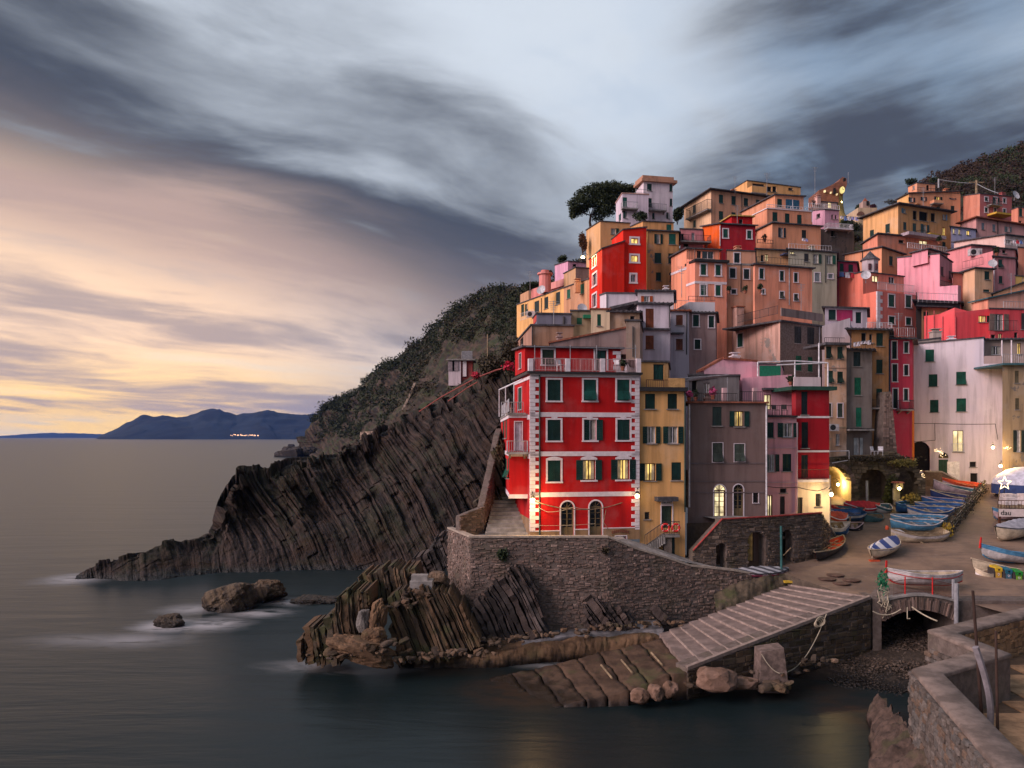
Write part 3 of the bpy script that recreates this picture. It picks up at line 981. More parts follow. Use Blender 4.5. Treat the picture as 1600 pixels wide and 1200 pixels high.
    # --- other parts
    def roof(s,ov,th,mat):
        u,v = s.u,s.v
        pts = [(s.c,s.z0,-u - v),(s.pr,s.zr,u - v),(s.pb,s.zb_,u + v),(s.pl,s.zl,-u + v)]
        lo = []; 
        for p,z,d in pts:
            q = p + d * ov; lo.append(Vector((q.x,q.y,z + .003)))
        # raised to a low ridge so that the roof sheds water
        mb = MB(); hi = [x + Vector((0,0,th)) for x in lo]
        mb.hexa(lo + hi)
        if ov > .3:                                            # fascia of tile ends along the eaves
            n = int(s.w / .34)
            if s.near:
                for k in range(n):
                    q = lo[0] + (lo[1] - lo[0]) * ((k + .5) / n) + Vector((0,0,th * .9))
                    mb.tube([q - s.nF * -.04,q - s.nF * .5],.09,6)
        mb.build('roof',mat,s.root)
    def band(s,ys,face='F',th=.28,mat=None,x0=None,x1=None,name='band',out=.05):
        W = s.w if face == 'F' else s.d
        for y in ys:
            xc = None
            q,z = s.hit(face,x0 if x0 is not None else s._mid(face),y)
            a = 0 if x0 is None else s.hit(face,x0,y)[0]; b = W if x1 is None else s.hit(face,x1,y)[0]
            a,b = min(a,b),max(a,b)
            m = MB(); s.slab(m,face,a - (out if x0 is None and face == 'F' else 0),z - th / 2,b,z + th / 2,.002,out)
            m.build(name,mat or WHITE,s.root)
        return s
    def _mid(s,face):
        p = s.pt(face,(s.w if face == 'F' else s.d) * .02,s.z0)
        return (800 + p.x / p.y * F - CR[s.cr][0]) * CR[s.cr][2]
    def pipe(s,x,y0,y1,face='F',mat=None,r=.055):
        q,z0 = s.hit(face,x,y0); _,z1 = s.hit(face,x,y1)
        m = MB(); m.tube([s.pt(face,q,z0,.08),s.pt(face,q,z1,.08)],r,6); m.build('downpipe',mat or IRON,s.root); return s
    def rail(s,x0,x1,yt,yb,face='F',off=.0,mat=None,parent=None,posts=None,gap=.14,solid=False,side=0.0,name='railing'):
        """railing parallel to a face, its top at yt and foot at yb (photograph rows), off metres in front"""
        a,zt = s.hit(face,x0,yt,off); b,_ = s.hit(face,x1,yt,off)
        am,ztm = s.hit(face,(x0 + x1) / 2,yt,off); _,zb = s.hit(face,(x0 + x1) / 2,yb,off)
        a,b = min(a,b),max(a,b)
        m = MB(); zt = ztm
        if s.far: gap = max(gap,.24)
        legs = [(a,off,b,off)]
        def run(p,q):
            L = (q - p).length
            if solid:
                n = (q - p).normalized().cross(Vector((0,0,1))) * .05
                m.hexa([p - n + Vector((0,0,zb)),q - n + Vector((0,0,zb)),q + n + Vector((0,0,zb)),p + n + Vector((0,0,zb)),
                        p - n + Vector((0,0,zt)),q - n + Vector((0,0,zt)),q + n + Vector((0,0,zt)),p + n + Vector((0,0,zt))]); return
            rr = .026 if not s.far else .04
            m.tube([p + Vector((0,0,zt)),q + Vector((0,0,zt))],rr,5); m.tube([p + Vector((0,0,zb + .08)),q + Vector((0,0,zb + .08))],rr * .8,5)
            n = max(1,int(L / gap))
            for k in range(n + 1):
                x = p + (q - p) * (k / n); m.tube([x + Vector((0,0,zb)),x + Vector((0,0,zt))],rr * (1.2 if k % 8 == 0 else .55),4)
        p0,p1 = s.pt(face,a,0,off),s.pt(face,b,0,off)
        run(p0,p1)
        if side:
            n = s.nF if face == 'F' else s.nL
            run(p0 - n * side,p0); run(p1 - n * side,p1)
        return m.build(name,mat or IRON,parent or s.root)
    def balcony(s,x0,x1,yf,yr,face='F',out=.9,mat=None,smat=None,solid=False):
        a,z = s.hit(face,x0,yf,out); b,_ = s.hit(face,x1,yf,out); a,b = min(a,b),max(a,b)
        _,z = s.hit(face,(x0 + x1) / 2,yf,out)
        m = MB(); s.slab(m,face,a - .05,z - .16,b + .05,z,.003,out + .06)
        for q in (a + .2,b - .2):
            m.hexa([s.pt(face,q - .08,z - .5,.003),s.pt(face,q + .08,z - .5,.003),s.pt(face,q + .08,z - .161,out * .75),s.pt(face,q - .08,z - .161,out * .75),
                    s.pt(face,q - .08,z - .3,.003),s.pt(face,q + .08,z - .3,.003),s.pt(face,q + .08,z - .16,out * .75),s.pt(face,q - .08,z - .16,out * .75)])
        bo = m.build('balcony',smat or CONC,s.root)
        s.rail(x0,x1,yr,yf,face,off=out,mat=mat,parent=bo,side=out - .01,solid=solid)
        return s
    def chimney(s,x,yt,w=.55,back=1.5,mat=None,h=1.3,face='F'):
        q,z = s.hit(face,x,yt,-back)
        p = s.pt(face,q,0,-back); m = MB()
        m.cbox((p.x,p.y,z - h / 2 - .1),w,w,h,math.atan2(s.u.y,s.u.x)); m.cbox((p.x,p.y,z - .06),w + .16,w + .16,.1,math.atan2(s.u.y,s.u.x))
        m.cbox((p.x,p.y,z + .12),w * .6,w * .6,.25,math.atan2(s.u.y,s.u.x)); m.cbox((p.x,p.y,z + .27),w + .1,w + .1,.06,math.atan2(s.u.y,s.u.x))
        m.build('chimney',mat or s.mat,s.root); return s
    def plate(s,face,r,mat,o0=.003,o1=.06,name='panel'):
        q = s.rect(face,r); m = MB(); s.slab(m,face,*q,o0,o1); m.build(name,mat,s.root); return s
HOUSES = []
# ------------------------------------------------------------------ front row
RD = (.43,.010,.028)
# the red house: wall z from terrace to first roof terrace
red = House('K1','big scarlet house with white corner stones and bands above the sea wall',56.0,345,221,1195,418,1730,RD,th=9,roof='none',wear=.28,border=.13)
red.win('f',[(760,466,858,630),(1020,466,1118,630)],col=(.008,.07,.055)); red.win('c',[(477,466,580,630),(477,780,580,942),(1022,778,1120,938),(479,1096,580,1262)],col=DKGREEN)
red.win('or',[(762,778,858,940)],col=DKGREEN)
red.win('oL',[(752,1094,850,1250),(1022,1090,1116,1246)],col=DKGREEN)
red.win('A',[(582,1418,682,1690),(805,1412,902,1686)],border=.10)
red.win('d',[(1008,1688,1092,1752)],border=.07)
red.win('c',[(250,530,278,700)],face='L',border=.06)
red.finish(); m = MB(); red.leaf(m,'F',red.hit('F',764,800)[0],red.hit('F',790,938)[1],red.hit('F',806,800)[0],red.hit('F',790,780)[1],-.10,-.06); m.build('shutter',shutter_mat(DKGREEN),red.root)
for y,th in ((428,.30),(738,.42),(1046,.42),(1366,.42)):
    red.band([y],th=th * .8)
    if y < 1300: red.band([y + 20],face='L',th=th * .8)
red.band([1650],th=.07,x0=345,x1=578); red.band([1636],th=.07,x0=686,x1=800); red.band([1626],th=.07,x0=908,x1=1190)
def plinth():
    m = MB(); mt = plaster((.26,.175,.105),.6)
    for (x0,x1,yt) in ((345,568,1652),(696,792,1638),(912,1003,1630),(1098,1195,1622)):
        a,zt = red.hit('F',(x0 + x1) / 2,yt); q0 = red.hit('F',x0,yt)[0]; q1 = red.hit('F',x1,yt)[0]
        m = MB(); red.slab(m,'F',q0 - (.03 if x0 == 345 else 0),red.base,q1,zt,.003,.035); m.build('plinth',mt,red.root)
    a,zt = red.hit('F',1050,1626); q0 = red.hit('F',1003,1626)[0]; q1 = red.hit('F',1098,1626)[0]; _,zl = red.hit('F',1050,1684)
    m = MB(); red.slab(m,'F',q0 + .002,zl,q1 - .002,zt,.003,.03)
    m.build('plinth',mt,red.root)
    m = MB(); a,zt = red.hit('L',300,1690); red.slab(m,'L',0,red.base,red.d,red.base + 1.6,.003,.03); m.build('plinth',mt,red.root)
    # brick lintel over the cellar window
    m = MB()
    for k in range(9):
        q = red.hit('F',985 + 15 * k,1665)[0]; z = red.hit('F',1050,1668)[1] + .10 * math.sin(math.pi * k / 8)
        red.slab(m,'F',q - .04,z,q + .035,z + .22,.036,.08)
    m.build('brick_lintel',flat('brick',(.22,.07,.045),.9),red.root,kind='stuff')
plinth()
def quoins(h,face_side,za,zb,hh=.285,mat=WHITE,w0=.34,w1=.62):
    """alternating long and short corner stones"""
    z = za; k = 0; m = MB()
    while z < zb - .1:
        w = w1 if k % 2 else w0
        if face_side == 'left':
            h.slab(m,'F',-.055,z,w,z + hh - .02,.003,.05); h.slab(m,'L',0.0,z,.16 if k % 2 else .12,z + hh - .02,.003,.05)
        else:
            h.slab(m,'F',h.w - w,z,h.w - .002,z + hh - .02,.003,.05)
        z += hh; k += 1
    m.build('corner_stones',mat,h.root,kind='stuff')
zq = red.hit('F',345,1652)[1]
for sd in ('left','right'): quoins(red,sd,zq,red.z0 - .3)
# little key blocks under the bands and arched hoods over the third row of windows
m = MB()
for x in (531,806,1070):
    q,z = red.hit('F',x,760); red.slab(m,'F',q - .22,z - .06,q + .22,z + .12,.006,.06); red.slab(m,'F',q - .13,z - .18,q + .13,z - .07,.006,.06)
for x,y in ((529,1086),(800,1080),(1070,1076)):
    q,z = red.hit('F',x,y)
    for k in range(8):
        f0,f1 = -1 + k / 4,-1 + (k + 1) / 4
        h0,h1 = .16 * (1 - f0 * f0),.16 * (1 - f1 * f1); W = .62
        pp = []
        for o in (.046,.075): pp += [red.pt('F',q + f0 * W,z - .1,o),red.pt('F',q + f1 * W,z - .1,o),red.pt('F',q + f1 * W,z + .02 + h1,o),red.pt('F',q + f0 * W,z + .02 + h0,o)]
        m.hexa(pp)
m.build('window_hood',WHITE,red.root,kind='stuff')
red.pipe(414,430,1700,mat=flat('green_pipe',(.03,.06,.05),.5),r=.06)
# roof terrace of the red house
m = MB(); red.slab(m,'F',-.3,red.z0,red.w + .15,red.z0 + .16,-red.d,.35); m.build('terrace_slab',IRON,red.root)
redtop = House('K1','',57.6,300,224,1048,216,400,RD,th=9,of=red,roof='none',wear=.16,border=.12,tl=238)
redtop.win('f',[(436,232,528,348)],col=(.03,.05,.03)); redtop.win('D',[(850,232,938,396)],col=DKGREEN); redtop.win('c',[(258,262,274,380)],face='L',border=.05)
redtop.finish(); redtop.roof(.25,.14,SLATE)
quoins(redtop,'right',redtop.z0 - 2.4,redtop.z0 - .3)
red.rail(370,1190,305,402,off=.12,mat=flat('rosy_railing',(.45,.30,.30),.5),gap=.11)
for x in (346,636,908,1188):
    q,zt = red.hit('F',x,306,.1); m = MB(); red.slab(m,'F',q - .17,red.z0 + .16,q + .17,zt + .04,-.16,.2); m.build('parapet_pillar',WHITE,red.root)
m = MB()                                                       # pergola wires and poles on the terrace
for x in (378,655,862,1165):
    q,zt = red.hit('F',x,196,-.1); m.tube([red.pt('F',q,red.z0 + .16,-.1),red.pt('F',q,zt,-.1)],.03,5)
q0,zt = red.hit('F',310,206,-.1); q1,zt1 = red.hit('F',1175,206,-.1); m.tube([red.pt('F',q0,zt,-.1),red.pt('F',q1,zt,-.1)],.025,5)
m.build('awning_frame',GREYMET,red.root)
# bay on the left over the steps
bay = House('K1','',57.1,178,114,338,740,1385,RD,th=3,of=red,roof='none',wear=.16)
bay.win('D',[(222,795,278,1020)],col=(.5,.45,.5),border=.06); bay.win('c',[(128,775,140,925),(148,772,160,922)],face='L')
bay.win('f',[(140,1078,160,1225),(168,1085,184,1235)],face='L')
bay.finish(); bay.band([748,1050,1378],th=.3); bay.band([752,1046,1366],face='L',th=.3)
m = MB(); bay.slab(m,'F',-.1,bay.z0,bay.w - .3,bay.z0 + .14,-bay.d,.25); m.build('terrace_slab',CONC,red.root)
bay.rail(118,290,642,738,off=.2,mat=GREYMET); bay.rail(116,176,646,735,face='L',off=.1,mat=GREYMET)
bay.balcony(165,325,1032,945,out=.8,mat=GREYMET)
m = MB()
for (x,y,dep) in ((150,520,2.5),(100,545,5.5),(150,520,.1),(215,500,.2)):
    q,z = bay.hit('F',x,y,-dep); m.tube([bay.pt('F',q,bay.z0,-dep),bay.pt('F',q,z,-dep)],.04,5)
a0 = PC('K1',98,545,62.5); a1 = PC('K1',280,462,57.5); a2 = PC('K1',150,525,58.5); m.tube([a0,a1],.045,5); m.tube([a2,a1],.045,5); m.tube([a0,a2],.045,5)
m.build('pergola_frame',WHITEMET,red.root)
# foot of the wall below the bay is the main block itself

yel = House('K1','narrow mustard yellow house between the scarlet house and the grey house',red.pr.y + .25,1197,None,1552,556,1900,(.66,.40,.18),th=8,roof='none',wear=.3)
yel.win('c',[(1240,576,1318,694),(1416,576,1490,694),(1446,1112,1522,1252)],col=DKGREEN)
yel.win('o',[(1256,832,1322,964),(1420,832,1496,964)],col=DKGREEN); yel.win('oL',[(1236,1120,1322,1256)],col=DKGREEN)
yel.win('D',[(1368,1452,1450,1625)],col=(.03,.05,.035),border=.09); yel.win('g',[(1236,1500,1274,1556)]); yel.win('d',[(1368,1418,1450,1436)],border=.05)
yel.finish()
m = MB(); yel.slab(m,'F',-.05,yel.z0,yel.w + .1,yel.z0 + .3,-5,.35); m.build('terrace_slab',IRON,yel.root)
yt = House('T3','',yel.c.y + 2.0,182,None,548,222,600,(.42,.26,.10),th=8,of=yel,roof='thin',wear=.25)
yt.win('D',[(352,250,492,470)],col=DKGREEN); yt.finish()
yel.rail(1250,1420,468,540,off=.1,mat=WOOD,gap=.16); yel.rail(1425,1550,455,540,off=.15,mat=flat('ochre_panel',(.55,.32,.13),.8),solid=True)
yel.pipe(1548,560,1500,mat=flat('green_pipe',(.03,.06,.05),.5),r=.06)
q0,z0 = yel.hit('F',1312,1412); q1,z1 = yel.hit('F',1474,1378); m = MB(); yel.slab(m,'F',q0,z0,q1,z1,.003,.75); m.build('door_canopy',SLATE,yel.root)

gry = House('K3','plain grey brown house with a roof terrace and one lit window',59.6,172,None,788,448,1750,(.185,.135,.125),th=6,roof='none',wear=.3)
gry.win('c',[(366,478,438,626)],col=(.03,.05,.045)); gry.win('oL',[(538,512,612,632)],col=DKGREEN)
gry.win('f',[(366,760,446,910),(536,768,616,906)],col=(.06,.075,.06),border=.05)
gry.win('AL',[(378,1088,468,1345)],border=.07); gry.win('A',[(530,1085,606,1340)],border=.08); gry.win('g',[(682,1148,724,1228)],border=.05)
gry.finish()
m = MB(); gry.slab(m,'F',-.15,gry.z0,gry.w + .1,gry.z0 + .12,-6,.25); m.build('terrace_slab',TERRA,gry.root)
gry.band([920,1062,1150],th=.09,mat=plaster((.17,.13,.13),.3),x0=190,x1=780)
gry.pipe(182,460,1262,mat=WHITEMET,r=.07); gry.pipe(784,470,1330,mat=WHITEMET,r=.07)
gry.rail(182,560,372,440,off=.05,mat=IRON); gry.rail(575,770,360,440,off=.05,mat=IRON)
for x in (462,700): q,z = gry.hit('F',x,330,-.1); m = MB(); gry.slab(m,'F',q - .16,gry.z0 + .12,q + .16,z,-.35,-.05); m.build('parapet_pillar',plaster((.5,.36,.38),.3),gry.root)
gb = House('K3','grey washed roof house behind the railing of the grey house terrace',64.5,182,None,575,235,470,(.20,.185,.19),th=6,roof='thin',wear=.6)
gb.win('x',[(205,270,248,360)]); gb.win('d',[(300,290,345,400)]); gb.finish()
m = MB(); q0,z0 = gb.hit('F',40,262,2.5); q1,z1 = gb.hit('F',480,262,2.5)
for k in range(6):
    yy = -.2 + .55 * k; m.tube([gb.pt('F',q0,z0 - .05 * k,2.6 - yy),gb.pt('F',q1,z0 + .35,2.6 - yy)],.04,5)
for q in (q0 + 1.4,q1): m.tube([gb.pt('F',q,gry.z0,2.6),gb.pt('F',q,z0 + .2,2.6)],.035,5)
m.build('pergola_frame',GREYMET,gb.root)

pnk = House('K3','narrow pink house between the grey house and the dark red house',62.8,782,None,1022,560,1700,(.60,.33,.36),th=4,roof='none',wear=.25)
pnk.win('c',[(795,600,845,720),(914,846,982,982)],col=DKGREEN); pnk.win('o',[(916,604,994,716),(804,850,854,984)],col=DKGREEN)
pnk.win('D',[(894,1178,932,1325)],col=(.08,.06,.05)); pnk.win('DL',[(797,1168,835,1335)]); pnk.win('g',[(894,1116,944,1150)])
pnk.finish(); pnk.band([800,1070],th=.1,mat=plaster((.5,.33,.36),.3)); pnk.pipe(1024,600,1290,mat=plaster((.6,.45,.5),.2),r=.05)
m = MB(); pnk.slab(m,'F',-.1,pnk.z0,pnk.w,pnk.z0 + .15,-4,.25); m.build('terrace_slab',IRON,pnk.root)
pnk.rail(795,985,468,550,off=.1)
pku = House('K3','tall pink house with a lit door opening on the terrace above the narrow pink house',66.5,600,None,985,252,700,(.66,.38,.45),th=4,roof='none',wear=.2,tr=226)
pku.win('DL',[(770,382,826,500)]); pku.finish(); pku.plate('F',(750,332,850,348),SLATE,.003,.5,'door_canopy')
pkg = House('K3','pink gable with a red edge and a small white chimney below the stone house',69.5,300,None,722,188,420,(.62,.38,.44),th=4,roof='none',wear=.25,tr=128)
pkg.finish()
m = MB(); aa = [(300,190),(455,102),(720,128)]
for (p,q) in zip(aa[:-1],aa[1:]):
    p = PC('K3',*p,69.45); q = PC('K3',*q,69.45 + .6 * (q[0] - 300) / 420)
    m.hexa([p + Vector((0,0,-.02)),q + Vector((0,0,-.02)),q + Vector((0,3,-.02)),p + Vector((0,3,-.02)),p + Vector((0,0,.18)),q + Vector((0,0,.18)),q + Vector((0,3,.18)),p + Vector((0,3,.18))])
p0,p1,p2 = PC('K3',302,190,69.48),PC('K3',455,104,69.7),PC('K3',718,130,70.0)
m.build('roof',TERRA,pkg.root); m = MB(); m.prism([p0,Vector((p2.x,p2.y,p0.z)),p2,p1],(0,2.5,0)); m.build('gable',pkg.mat,pkg.root)
pkg.chimney(540,80,w=.7,back=1.2,mat=WHITE)
gp = House('K3','roof room with a broad green blind under a white frame',68.2,722,None,905,148,300,(.62,.38,.44),th=4,roof='thin',wear=.2); gp.plate('F',(732,158,898,240),flat('green_blind',(.01,.16,.085),.6,nscale=8),.003,.05,'blind'); gp.finish()

mar = House('K3','dark red tower house with three tall dark shutters and a cream ground floor',63.6,1018,985,1278,348,1040,(.30,.022,.030),th=7,roof='none',wear=.2)
mar.win('c',[(1060,358,1110,540),(1062,598,1114,800),(1060,855,1112,1035)],col=(.008,.018,.025)); mar.finish()
mar.band([558,826],th=.16)
mac = House('K3','',63.55,1018,None,1282,1042,1760,(.68,.56,.46),th=7,of=mar,roof='none',wear=.3)
mac.win('D',[(1032,1186,1070,1316)],col=(.05,.045,.04)); mac.win('g',[(1172,1156,1214,1256)]); mac.finish()
mac.plate('F',(1022,1046,1262,1066),WHITE,.003,.25,'cornice')
mar.rail(1022,1276,968,1046,off=.3,mat=flat('wine_railing',(.13,.02,.025),.5),gap=.12)
m = MB(); mar.slab(m,'F',-.6,mar.z0,mar.w + .45,mar.z0 + .3,-5,.45); m.build('terrace_slab',flat('green_fascia',(.02,.07,.05),.6),mar.root)
mar.rail(1000,1210,246,318,off=.25,mat=plaster((.6,.5,.52),.3),solid=True)
m = MB()
for (xa,ya,xb,yb,dep) in ((720,130,1010,120,-1.5),(870,152,1268,134,.3),(1010,120,1010,320,-1.5),(1268,134,1268,320,.3),(1198,-20,1198,320,.2),(720,130,720,240,-1.5),(1010,120,1268,134,-.5)):
    q0,za = mar.hit('F',xa,ya,dep); q1,zb = mar.hit('F',xb,yb,dep); m.tube([mar.pt('F',q0,za,dep),mar.pt('F',q1,zb,dep)],.06,6)
m.build('terrace_frame',WHITEMET,mar.root)

# ------------------------------------------------------------------ behind the red house
h = House('B','blank tan rendered block directly above the scarlet house',66,232,103,605,622,900,(.34,.22,.155),th=6,lcol=(.36,.22,.17),wear=.5,roof='thin'); h.win('g',[(128,735,158,800)],face='L'); h.finish(); h.pipe(236,630,800)
h = House('B','grey lean-to wall with a sloping tiled edge directly behind the scarlet house',64.2,395,None,1085,782,870,(.30,.225,.215),th=6,tr=640,wear=.7,roof='thin',rcol=TERRA); h.win('x',[(818,728,878,795)]); h.finish(); h.chimney(480,715,.4,.6,h=1.2)
h = House('B','square grey plaster shaft beside the grey lean-to',64.6,1075,None,1200,580,930,(.38,.285,.23),th=6,wear=.6,roof='thin'); h.finish(); h.pipe(1134,630,900)
h = House('B','low blue grey roof room below the yellow row',75,280,248,585,518,700,(.19,.185,.235),th=5,roof='thin',wear=.3); h.finish(); h.pipe(516,540,610,r=.09); h.plate('L',(250,525,276,600),RED,.003,.05)
h = House('B','olive plaster roof room with green shutters left of the cream wall',76,585,None,760,492,760,(.30,.245,.18),th=5,roof='thin',wear=.6); h.win('c',[(636,552,682,612)],col=(.01,.10,.06)); h.finish(); h.plate('F',(690,530,756,560),flat('green_blind',(.01,.16,.085),.6),.003,.5,'awning')
tan = House('B','tan end of the clifftop row with two bright green shutters',104,748,520,800,205,700,(.50,.29,.185),th=12,thl=25,roof='thin',wear=.35); tan.win('c',[(548,298,578,378),(668,248,701,334)],face='L',col=(.01,.13,.085)); tan.finish(); 
yrow = House('B','yellow clifftop row with dark shutters and a white railed balcony',tan.pl.y,521,100,560,285,700,(.70,.43,.15),th=25,thl=25,roof='thin',wear=.2); yrow.win('c',[(258,402,300,498),(346,366,381,470),(450,322,487,430)],face='L',col=(.012,.03,.035)); yrow.win('D',[(138,432,165,540),(172,428,200,530)],face='L',col=DKGREEN); yrow.finish()
yrow.rail(130,250,495,560,face='L',off=.9,mat=WHITEMET,gap=.3); yrow.pipe(323,375,510,face='L')
h = House('B','salmon pink terrace house with a round chimney on the clifftop',118,510,225,540,205,420,(.62,.26,.24),th=20,thl=30,roof='none',wear=.25,tl=300); h.win('x',[(395,250,420,300)],face='L'); h.finish(); h.rail(380,520,225,285,face='L',off=.3,mat=plaster((.6,.3,.28),.2),solid=True)
m = MB(); m.lathe(PC('B',352,330,116),[(.9,0),(.9,2.7),(1.15,2.75),(1.15,3.0),(.6,3.05),(.6,3.4)],12); m.build('chimney',plaster((.62,.26,.24),.25),h.root)
h = House('B','tan terrace corner at the left end of the clifftop houses',121,205,130,230,308,470,(.50,.31,.2),th=10,thl=20,roof='none',wear=.2,name='house'); h.finish()
h = House('A','lilac pink cube house below the street lamp on the clifftop',124,556,440,730,848,1080,(.64,.38,.50),th=20,tl=884,roof='thin',wear=.2); h.win('x',[(600,872,632,895)]); h.finish()
h = House('A','grey brown roof room with a tan side next to the tall red house',112,625,520,745,905,1120,(.24,.18,.17),th=16,tl=960,lcol=(.5,.33,.2),roof='thin',wear=.3); h.finish()
tr_ = House('A','tall vermilion red house with white framed windows, two of them lit',98,862,748,1060,738,1300,(.60,.045,.020),th=10,tr=668,roof='thin',wear=.15,border=.24,near=False)
tr_.win('l',[(777,792,812,892)],face='L'); tr_.win('d',[(777,958,814,1062),(775,1142,812,1255)],face='L'); tr_.finish()
tr2 = House('A','',98.9,1050,948,1256,568,1300,(.60,.045,.020),th=10,tr=545,of=tr_,roof='thin',wear=.15,border=.24)
tr2.win('l',[(1121,642,1182,688),(1119,795,1182,852)]); tr2.win('d',[(1119,966,1160,1033)]); tr2.finish()
h = House('A','ochre block with a broad dark window above the tall vermilion house',112,846,720,1110,492,760,(.56,.33,.18),th=14,tl=572,lcol=(.66,.42,.23),roof='thin',wear=.35); h.win('or',[(940,552,985,606)],col=DKGREEN); h.finish()
h = House('A','faded ochre house with flaking plaster right of the vermilion house',104,1266,None,1545,575,1160,(.55,.31,.12),th=10,roof='eave',wear=.8); h.win('o',[(1348,605,1380,690)],col=DKGREEN); h.win('c',[(1458,602,1520,696)],col=(.01,.10,.075)); h.win('c',[(1330,772,1390,864),(1453,776,1500,866),(1342,946,1388,1022)],col=DKGREEN); h.win('x',[(1466,950,1480,1028)]); h.finish(); h.pipe(1262,580,1090,mat=plaster((.62,.4,.12),.2))
h = House('A','small ochre roof house with one green window below the white tower house',112,1226,1105,1500,492,640,(.55,.32,.16),th=10,tl=545,roof='thin',wear=.4); h.win('c',[(1436,518,1480,574)],col=(.01,.10,.075)); h.finish()
wt = House('A','tall white tower house with a flat brown crown at the top of the village',140,1232,1165,1492,135,520,(.66,.58,.64),th=12,tl=225,roof='none',wear=.2)
wt.win('c',[(1263,154,1305,218),(1463,156,1490,224),(1271,284,1305,364),(1466,288,1490,354)],col=DKGREEN); wt.win('ol',[(1450,412,1464,468)],col=DKGREEN); wt.win('c',[(1309,414,1330,468)],col=DKGREEN); wt.finish()
m = MB(); wt.slab(m,'F',-.5,wt.z0,wt.w + .7,wt.z0 + .5,-wt.d,.5); wt.slab(m,'F',-.2,wt.z0 + .5,wt.w + .2,wt.z0 + 1.15,-wt.d,.1); m.build('roof_crown',plaster((.42,.25,.18),.4),wt.root)
wt.balcony(1272,1436,388,332,out=1.0,mat=GREYMET)
ww = House('A','white round-cornered wing with balconies beside the umbrella pine',137,1042,985,1275,242,540,(.66,.57,.65),th=8,tl=330,roof='thin',rcol=plaster((.5,.33,.28),.3),over=.4,wear=.2)
ww.win('c',[(1036,275,1040,360)],face='L'); ww.win('c',[(1046,276,1084,360)],col=(.01,.09,.07)); ww.win('ol',[(1066,400,1085,465)],col=DKGREEN); ww.win('c',[(1010,425,1032,484)],face='L',col=(.02,.06,.07)); ww.finish()
ww.balcony(1046,1182,372,316,out=1.1,mat=GREYMET); ww.rail(1165,1280,205,240,off=.1,mat=GREYMET,gap=.3)

# ------------------------------------------------------------------ white houses in the middle
h = House('B','long white wing with a dark eave in front of the vermilion house',87,902,842,1190,334,620,(.66,.60,.66),th=4,tl=352,roof='thin',wear=.2); h.finish(); h.pipe(902,340,470)
h = House('B','white upper house with a small orange shuttered window',84.5,1178,None,1500,318,560,(.68,.60,.63),th=3,roof='eave',wear=.3); h.win('o',[(1236,358,1285,408)],col=(.45,.09,.02)); h.finish(); h.chimney(1430,290,.5,2,h=1.2)
wb = House('B','white house with two tall brown shuttered doors one above the other',79,1182,1178,1470,432,960,(.64,.57,.64),th=3,roof='eave',wear=.35); wb.win('c',[(1250,470,1323,640),(1250,710,1323,832)],col=(.17,.045,.018)); wb.finish(); wb.plate('F',(1212,648,1468,664),SLATE,.003,.4,'ledge'); wb.pipe(1462,440,640)
m = MB(); p = [PC('B',930,474,79.4),PC('B',1182,418,79.2)]
m.hexa([p[0],p[1],p[1] + Vector((0,4,0)),p[0] + Vector((0,4,0)),p[0] + Vector((0,0,.25)),p[1] + Vector((0,0,.25)),p[1] + Vector((0,4,.25)),p[0] + Vector((0,4,.25))]); m.build('lean_to_roof',SLATE,wb.root)
h = House('B','cream wall with a narrow green shutter and a peeling grey end',72.5,762,None,930,478,800,(.72,.58,.42),th=3,roof='thin',rcol=TERRA,wear=.25); h.win('c',[(818,520,852,624)],col=(.01,.10,.06)); h.finish()
h2 = House('B','',72.9,928,None,1195,506,900,(.48,.34,.24),th=3,of=h,roof='eave',wear=1.0); h2.win('x',[(1112,534,1154,600)]); h2.finish()
h = House('D','pale grey house with two square brown shutters',84,46,None,208,494,1000,(.42,.39,.44),th=4,roof='eave',wear=.3,rcol=TERRA); h.win('c',[(93,526,154,618),(93,740,154,840)],col=(.15,.045,.025)); h.finish(); h.pipe(186,500,880)
h.plate('F',(46,688,150,702),SLATE,.003,.6,'ledge')
h = House('D','mauve brown house with dark green shutters under a white roof parapet',85,205,None,448,512,1100,(.285,.205,.20),th=4,roof='eave',wear=.6); h.win('c',[(244,526,297,630),(384,536,432,640),(259,746,310,832)],col=DKGREEN,border=.1); h.finish()
h2 = House('D','',87.5,205,85,440,410,530,(.60,.56,.60),th=4,of=h,roof='none',wear=.25); h2.finish()
h2.rail(88,205,398,480,off=.6,mat=WHITEMET,gap=.25); h2.rail(205,440,360,400,off=.0,mat=IRON,gap=.5)
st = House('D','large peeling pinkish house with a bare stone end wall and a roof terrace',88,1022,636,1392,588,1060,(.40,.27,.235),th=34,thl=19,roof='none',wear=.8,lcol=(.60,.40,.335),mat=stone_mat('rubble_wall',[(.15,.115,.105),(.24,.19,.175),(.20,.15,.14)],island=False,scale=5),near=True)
st.win('x',[]); st.win('c',[(1150,630,1212,780),(1264,637,1328,788)],col=(.03,.035,.04)); st.win('c',[(1162,890,1214,1024),(1270,902,1314,1034)],col=(.008,.13,.075)); st.win('c',[(643,692,691,812)],face='L',col=(.01,.07,.055),border=.1); st.finish()
m = MB(); st.slab(m,'F',-.25,st.z0 + .003,st.w + .4,st.z0 + .2,-st.d,.35); m.build('terrace_slab',SLATE,st.root)
st.band([582],face='L',th=.2,mat=RED); st.pipe(1368,620,1060,mat=WHITEMET)
st.rail(640,1000,488,560,face='L',off=-.1,gap=.2); st.rail(1030,1400,490,560,off=.1,mat=plaster((.25,.2,.19),.8),solid=True)
st2 = House('D','',st.c.y + st.v.y * st.d,636,448,700,455,1000,(.50,.33,.28),th=10,thl=19,of=st,roof='thin',rcol=TERRA,wear=.7); st2.win('c',[(455,742,508,920)],face='L',col=(.02,.06,.045),border=.15); st2.finish()
